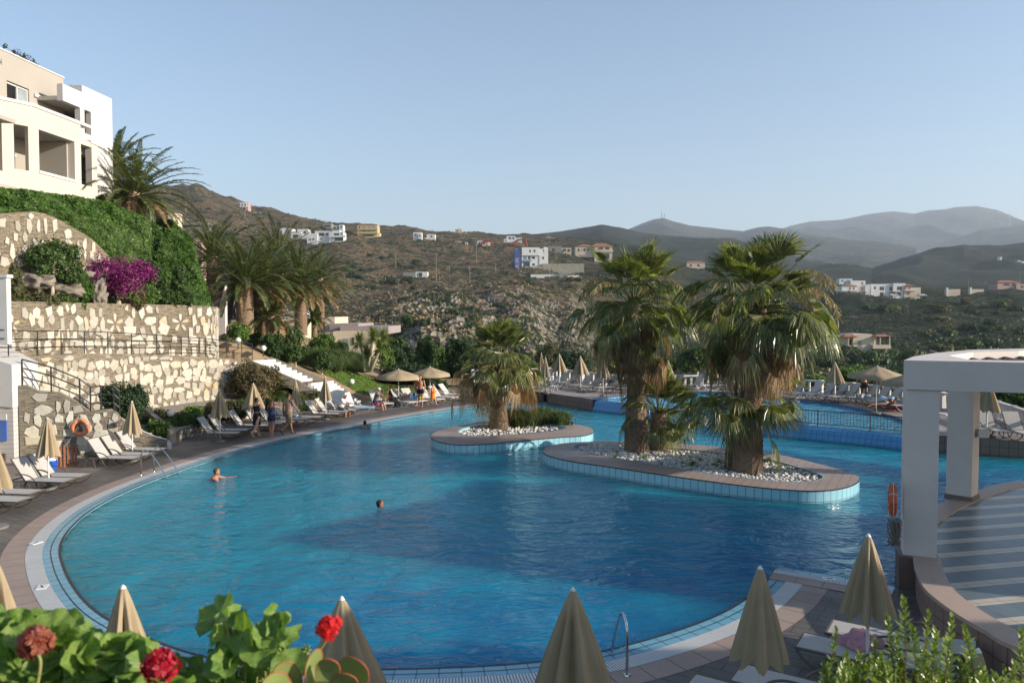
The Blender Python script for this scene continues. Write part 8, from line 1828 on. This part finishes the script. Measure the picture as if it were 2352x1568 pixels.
gpl('geranium', 'geranium sprig with a bright red flower head rising in front of a half folded parasol', [(495, 545, 1400, 1450), (600, 655, 1425, 1470), (505, 560, 1450, 1530), (590, 650, 1480, 1530), (400, 530, 1535, 1640), (560, 680, 1535, 1640)], 8, (1.7, 1.95), 92,
    [(757, 1440, 1.78, .033, RED, 40, 655, 1620)], (540, 1700, 1.8))
t = bpy.data.objects['geranium.001']; base = t.location; mb = MB()
for pts in (((520, 1640), (540, 1530), (600, 1470), (640, 1430)), ((430, 1640), (500, 1540), (560, 1500), (510, 1420)), ((600, 1640), (640, 1570), (662, 1520), (700, 1490))):
    mb.tube(crom([dp(x, y, 1.82) - base for x, y in pts], 5), [.0045] * 16, 7)
mb.build('branch', GS, t, smooth=True); mb = MB(); c = dp(703, 1494, 1.82) - base
for k in range(14): a = k * 2.4; d = Vector((cos(a) * .5, sin(a) * .5, .8 - k * .1)); mb.ell(c + d * .011, (.0035, .0035, .008), 6, 5, R=d.to_track_quat('Z', 'Y').to_matrix())
mb.build('flower_bud', mat('bud_green', (.14, .2, .06)), t, smooth=True)
# succulent with red rimmed paddle leaves
b = dp(745, 1640, 1.6); t = thing('succulent', 'succulent with fleshy red rimmed paddle leaves at the bottom left of centre', 'potted plant', tuple(b)); rnd = random.Random(2)
sg = mat('succulent_leaf', (.20, .27, .08), (.27, .30, .10), scale=12, rough=.4, spec=.5); sr = mat('succulent_rim', (.42, .10, .04), rough=.5)
for (x, y, L, w, az, el, roll) in ((690, 1565, .1, .045, -.6, .9, .3), (716, 1560, .11, .034, .1, 1.3, 1.3), (741, 1562, .095, .042, .5, 1.1, .2), (763, 1572, .085, .042, .9, .9, .5), (790, 1568, .11, .062, .7, 1.0, -.2), (672, 1575, .085, .05, -1.0, .8, .4), (735, 1590, .08, .05, 0, .7, 0), (775, 1592, .08, .05, .8, .6, .1), (805, 1585, .07, .045, 1.2, .6, .6), (700, 1592, .07, .05, -.4, .6, 0)):
    c = dp(x, y + 34, 1.55 + rnd.uniform(-.04, .06)) - b; d = Vector((sin(az) * cos(el), -.25 * cos(el), sin(el))).normalized(); s_ = d.cross(Vector((0, -1, .2))).normalized(); s_ = Matrix.Rotation(roll * .6, 3, d) @ s_; n_ = s_.cross(d)
    P = []; m_ = 18; out_ = []
    for k in range(m_):
        a = 2 * pi * k / m_; u = .5 - .5 * cos(a); r_ = sin(a) * (.55 + .65 * u) * w * .62; out_.append(c + d * L * u * (1 if abs(sin(a)) > .01 or u > .5 else 1) + s_ * r_ + n_ * (.02 * u * u))
    cc_ = c + d * L * .55; mb = MB(); th_ = .002
    mb.add([*[p + n_ * th_ * .4 for p in out_], *[p - n_ * th_ * .4 for p in out_], cc_ + n_ * th_, cc_ - n_ * th_], [(k, (k + 1) % m_, 2 * m_) for k in range(m_)] + [((k + 1) % m_ + m_, k + m_, 2 * m_ + 1) for k in range(m_)] + [(k + m_, (k + 1) % m_ + m_, (k + 1) % m_, k) for k in range(m_)])
    lf = mb.build('leaf', sg, t); mb = MB(); mb.tube(out_[2:-1], .0013, 5, 0, True); mb.build('red_rim', sr, lf, smooth=True)
# leafy bush lower right: upright sprigs with small pointed leaves
BL = leafmat('bush_leaf', (.13, .20, .03), (.22, .30, .05), (.38, .44, .12), trans=.3, rough=.3, spec=.6)
b = dp(2150, 1700, 2.5); t = thing('leafy_bush', 'sunlit bush of upright sprigs with small glossy yellow green leaves at the bottom right', 'shrub', tuple(b)); rnd = random.Random(12); Q = []; st = MB()
tips = [(1921, 1440), (1945, 1500), (2037, 1412), (2075, 1374), (2095, 1440), (2133, 1404), (2150, 1450), (2188, 1412), (2170, 1470), (2215, 1440), (2010, 1470), (1985, 1505), (2235, 1490), (2255, 1530), (2060, 1460), (1930, 1535), (2305, 1530), (2330, 1520), (2345, 1448), (2352, 1500), (2370, 1440), (2380, 1490), (2120, 1490), (1900, 1545)] + [(rnd.uniform(1890, 2240), rnd.uniform(1500, 1600)) for _ in range(110)] + [(rnd.uniform(2240, 2400), rnd.uniform(1540, 1620)) for _ in range(45)]
for x, y in tips:
    Y = rnd.uniform(2.25, 2.75); tip = dp(x, y, Y) - b; L = rnd.uniform(.13, .2); lean = Vector((rnd.uniform(-.25, .15), rnd.uniform(-.1, .1), 1)).normalized(); bt_ = tip - lean * L; bt_.z = min(bt_.z, tip.z - .1); st.tube([bt_ + Vector((0, 0, -.12)), bt_, tip], [.003, .0024, .001], 5, 0, False); n = 34
    for k in range(n):
        s = k / n; q = bt_.lerp(tip, s); a = k * 2.4 + rnd.uniform(-.3, .3); el = .25 + .9 * s; d = Vector((cos(a) * cos(el), sin(a) * cos(el), sin(el))); w = d.cross(lean).normalized(); ll = rnd.uniform(.026, .042) * (1.1 - .45 * s); nn = w.cross(d)
        Q.append((q, q + d * ll * .5 + w * ll * .29 + nn * .001, q + d * ll, q + d * ll * .5 - w * ll * .29 + nn * .001))
quads_build('leaves', Q, BL, t); st.build('twigs', mat('twig', (.2, .12, .05)), t)
b2_ = dp(2124, 1352, 6.5); 
# ================================================================== camera and light
cam = bpy.data.cameras.new('camera'); co = bpy.data.objects.new('camera', cam); col.objects.link(co)
co.location = (0, 0, CAMH); co.rotation_euler = (pi / 2 - PITCH, 0, 0)
cam.sensor_width = 36; cam.lens = 36 * FPX / 2352; cam.clip_start = .05; cam.clip_end = 60000
cam.dof.use_dof = True; cam.dof.focus_distance = 26; cam.dof.aperture_fstop = 5.0
scene.camera = co
SUN_AZ = Vector((.97, -.24)).normalized(); ELEV = radians(18)
d = Vector((SUN_AZ.x * cos(ELEV), SUN_AZ.y * cos(ELEV), sin(ELEV)))
sl = bpy.data.lights.new('sun', 'SUN'); sl.energy = 4.9; sl.angle = radians(.53); sl.color = (1, .90, .78)
so = bpy.data.objects.new('sun', sl); col.objects.link(so); so.rotation_euler = d.to_track_quat('Z', 'Y').to_euler()
w = bpy.data.worlds.new('World'); scene.world = w; w.use_nodes = True
nt = w.node_tree; bg = nt.nodes['Background']
sky = nt.nodes.new('ShaderNodeTexSky'); sky.sky_type = 'NISHITA'; sky.sun_disc = False
sky.sun_elevation = ELEV; sky.sun_rotation = atan2(SUN_AZ.x, SUN_AZ.y)
sky.air_density = 1.0; sky.dust_density = .75; sky.ozone_density = 1.8; sky.altitude = 50
nt.links.new(sky.outputs[0], bg.inputs[0]); bg.inputs[1].default_value = .135
scene.view_settings.view_transform = 'Standard'; scene.view_settings.look = 'None'; scene.view_settings.exposure = .65; scene.view_settings.gamma = 1
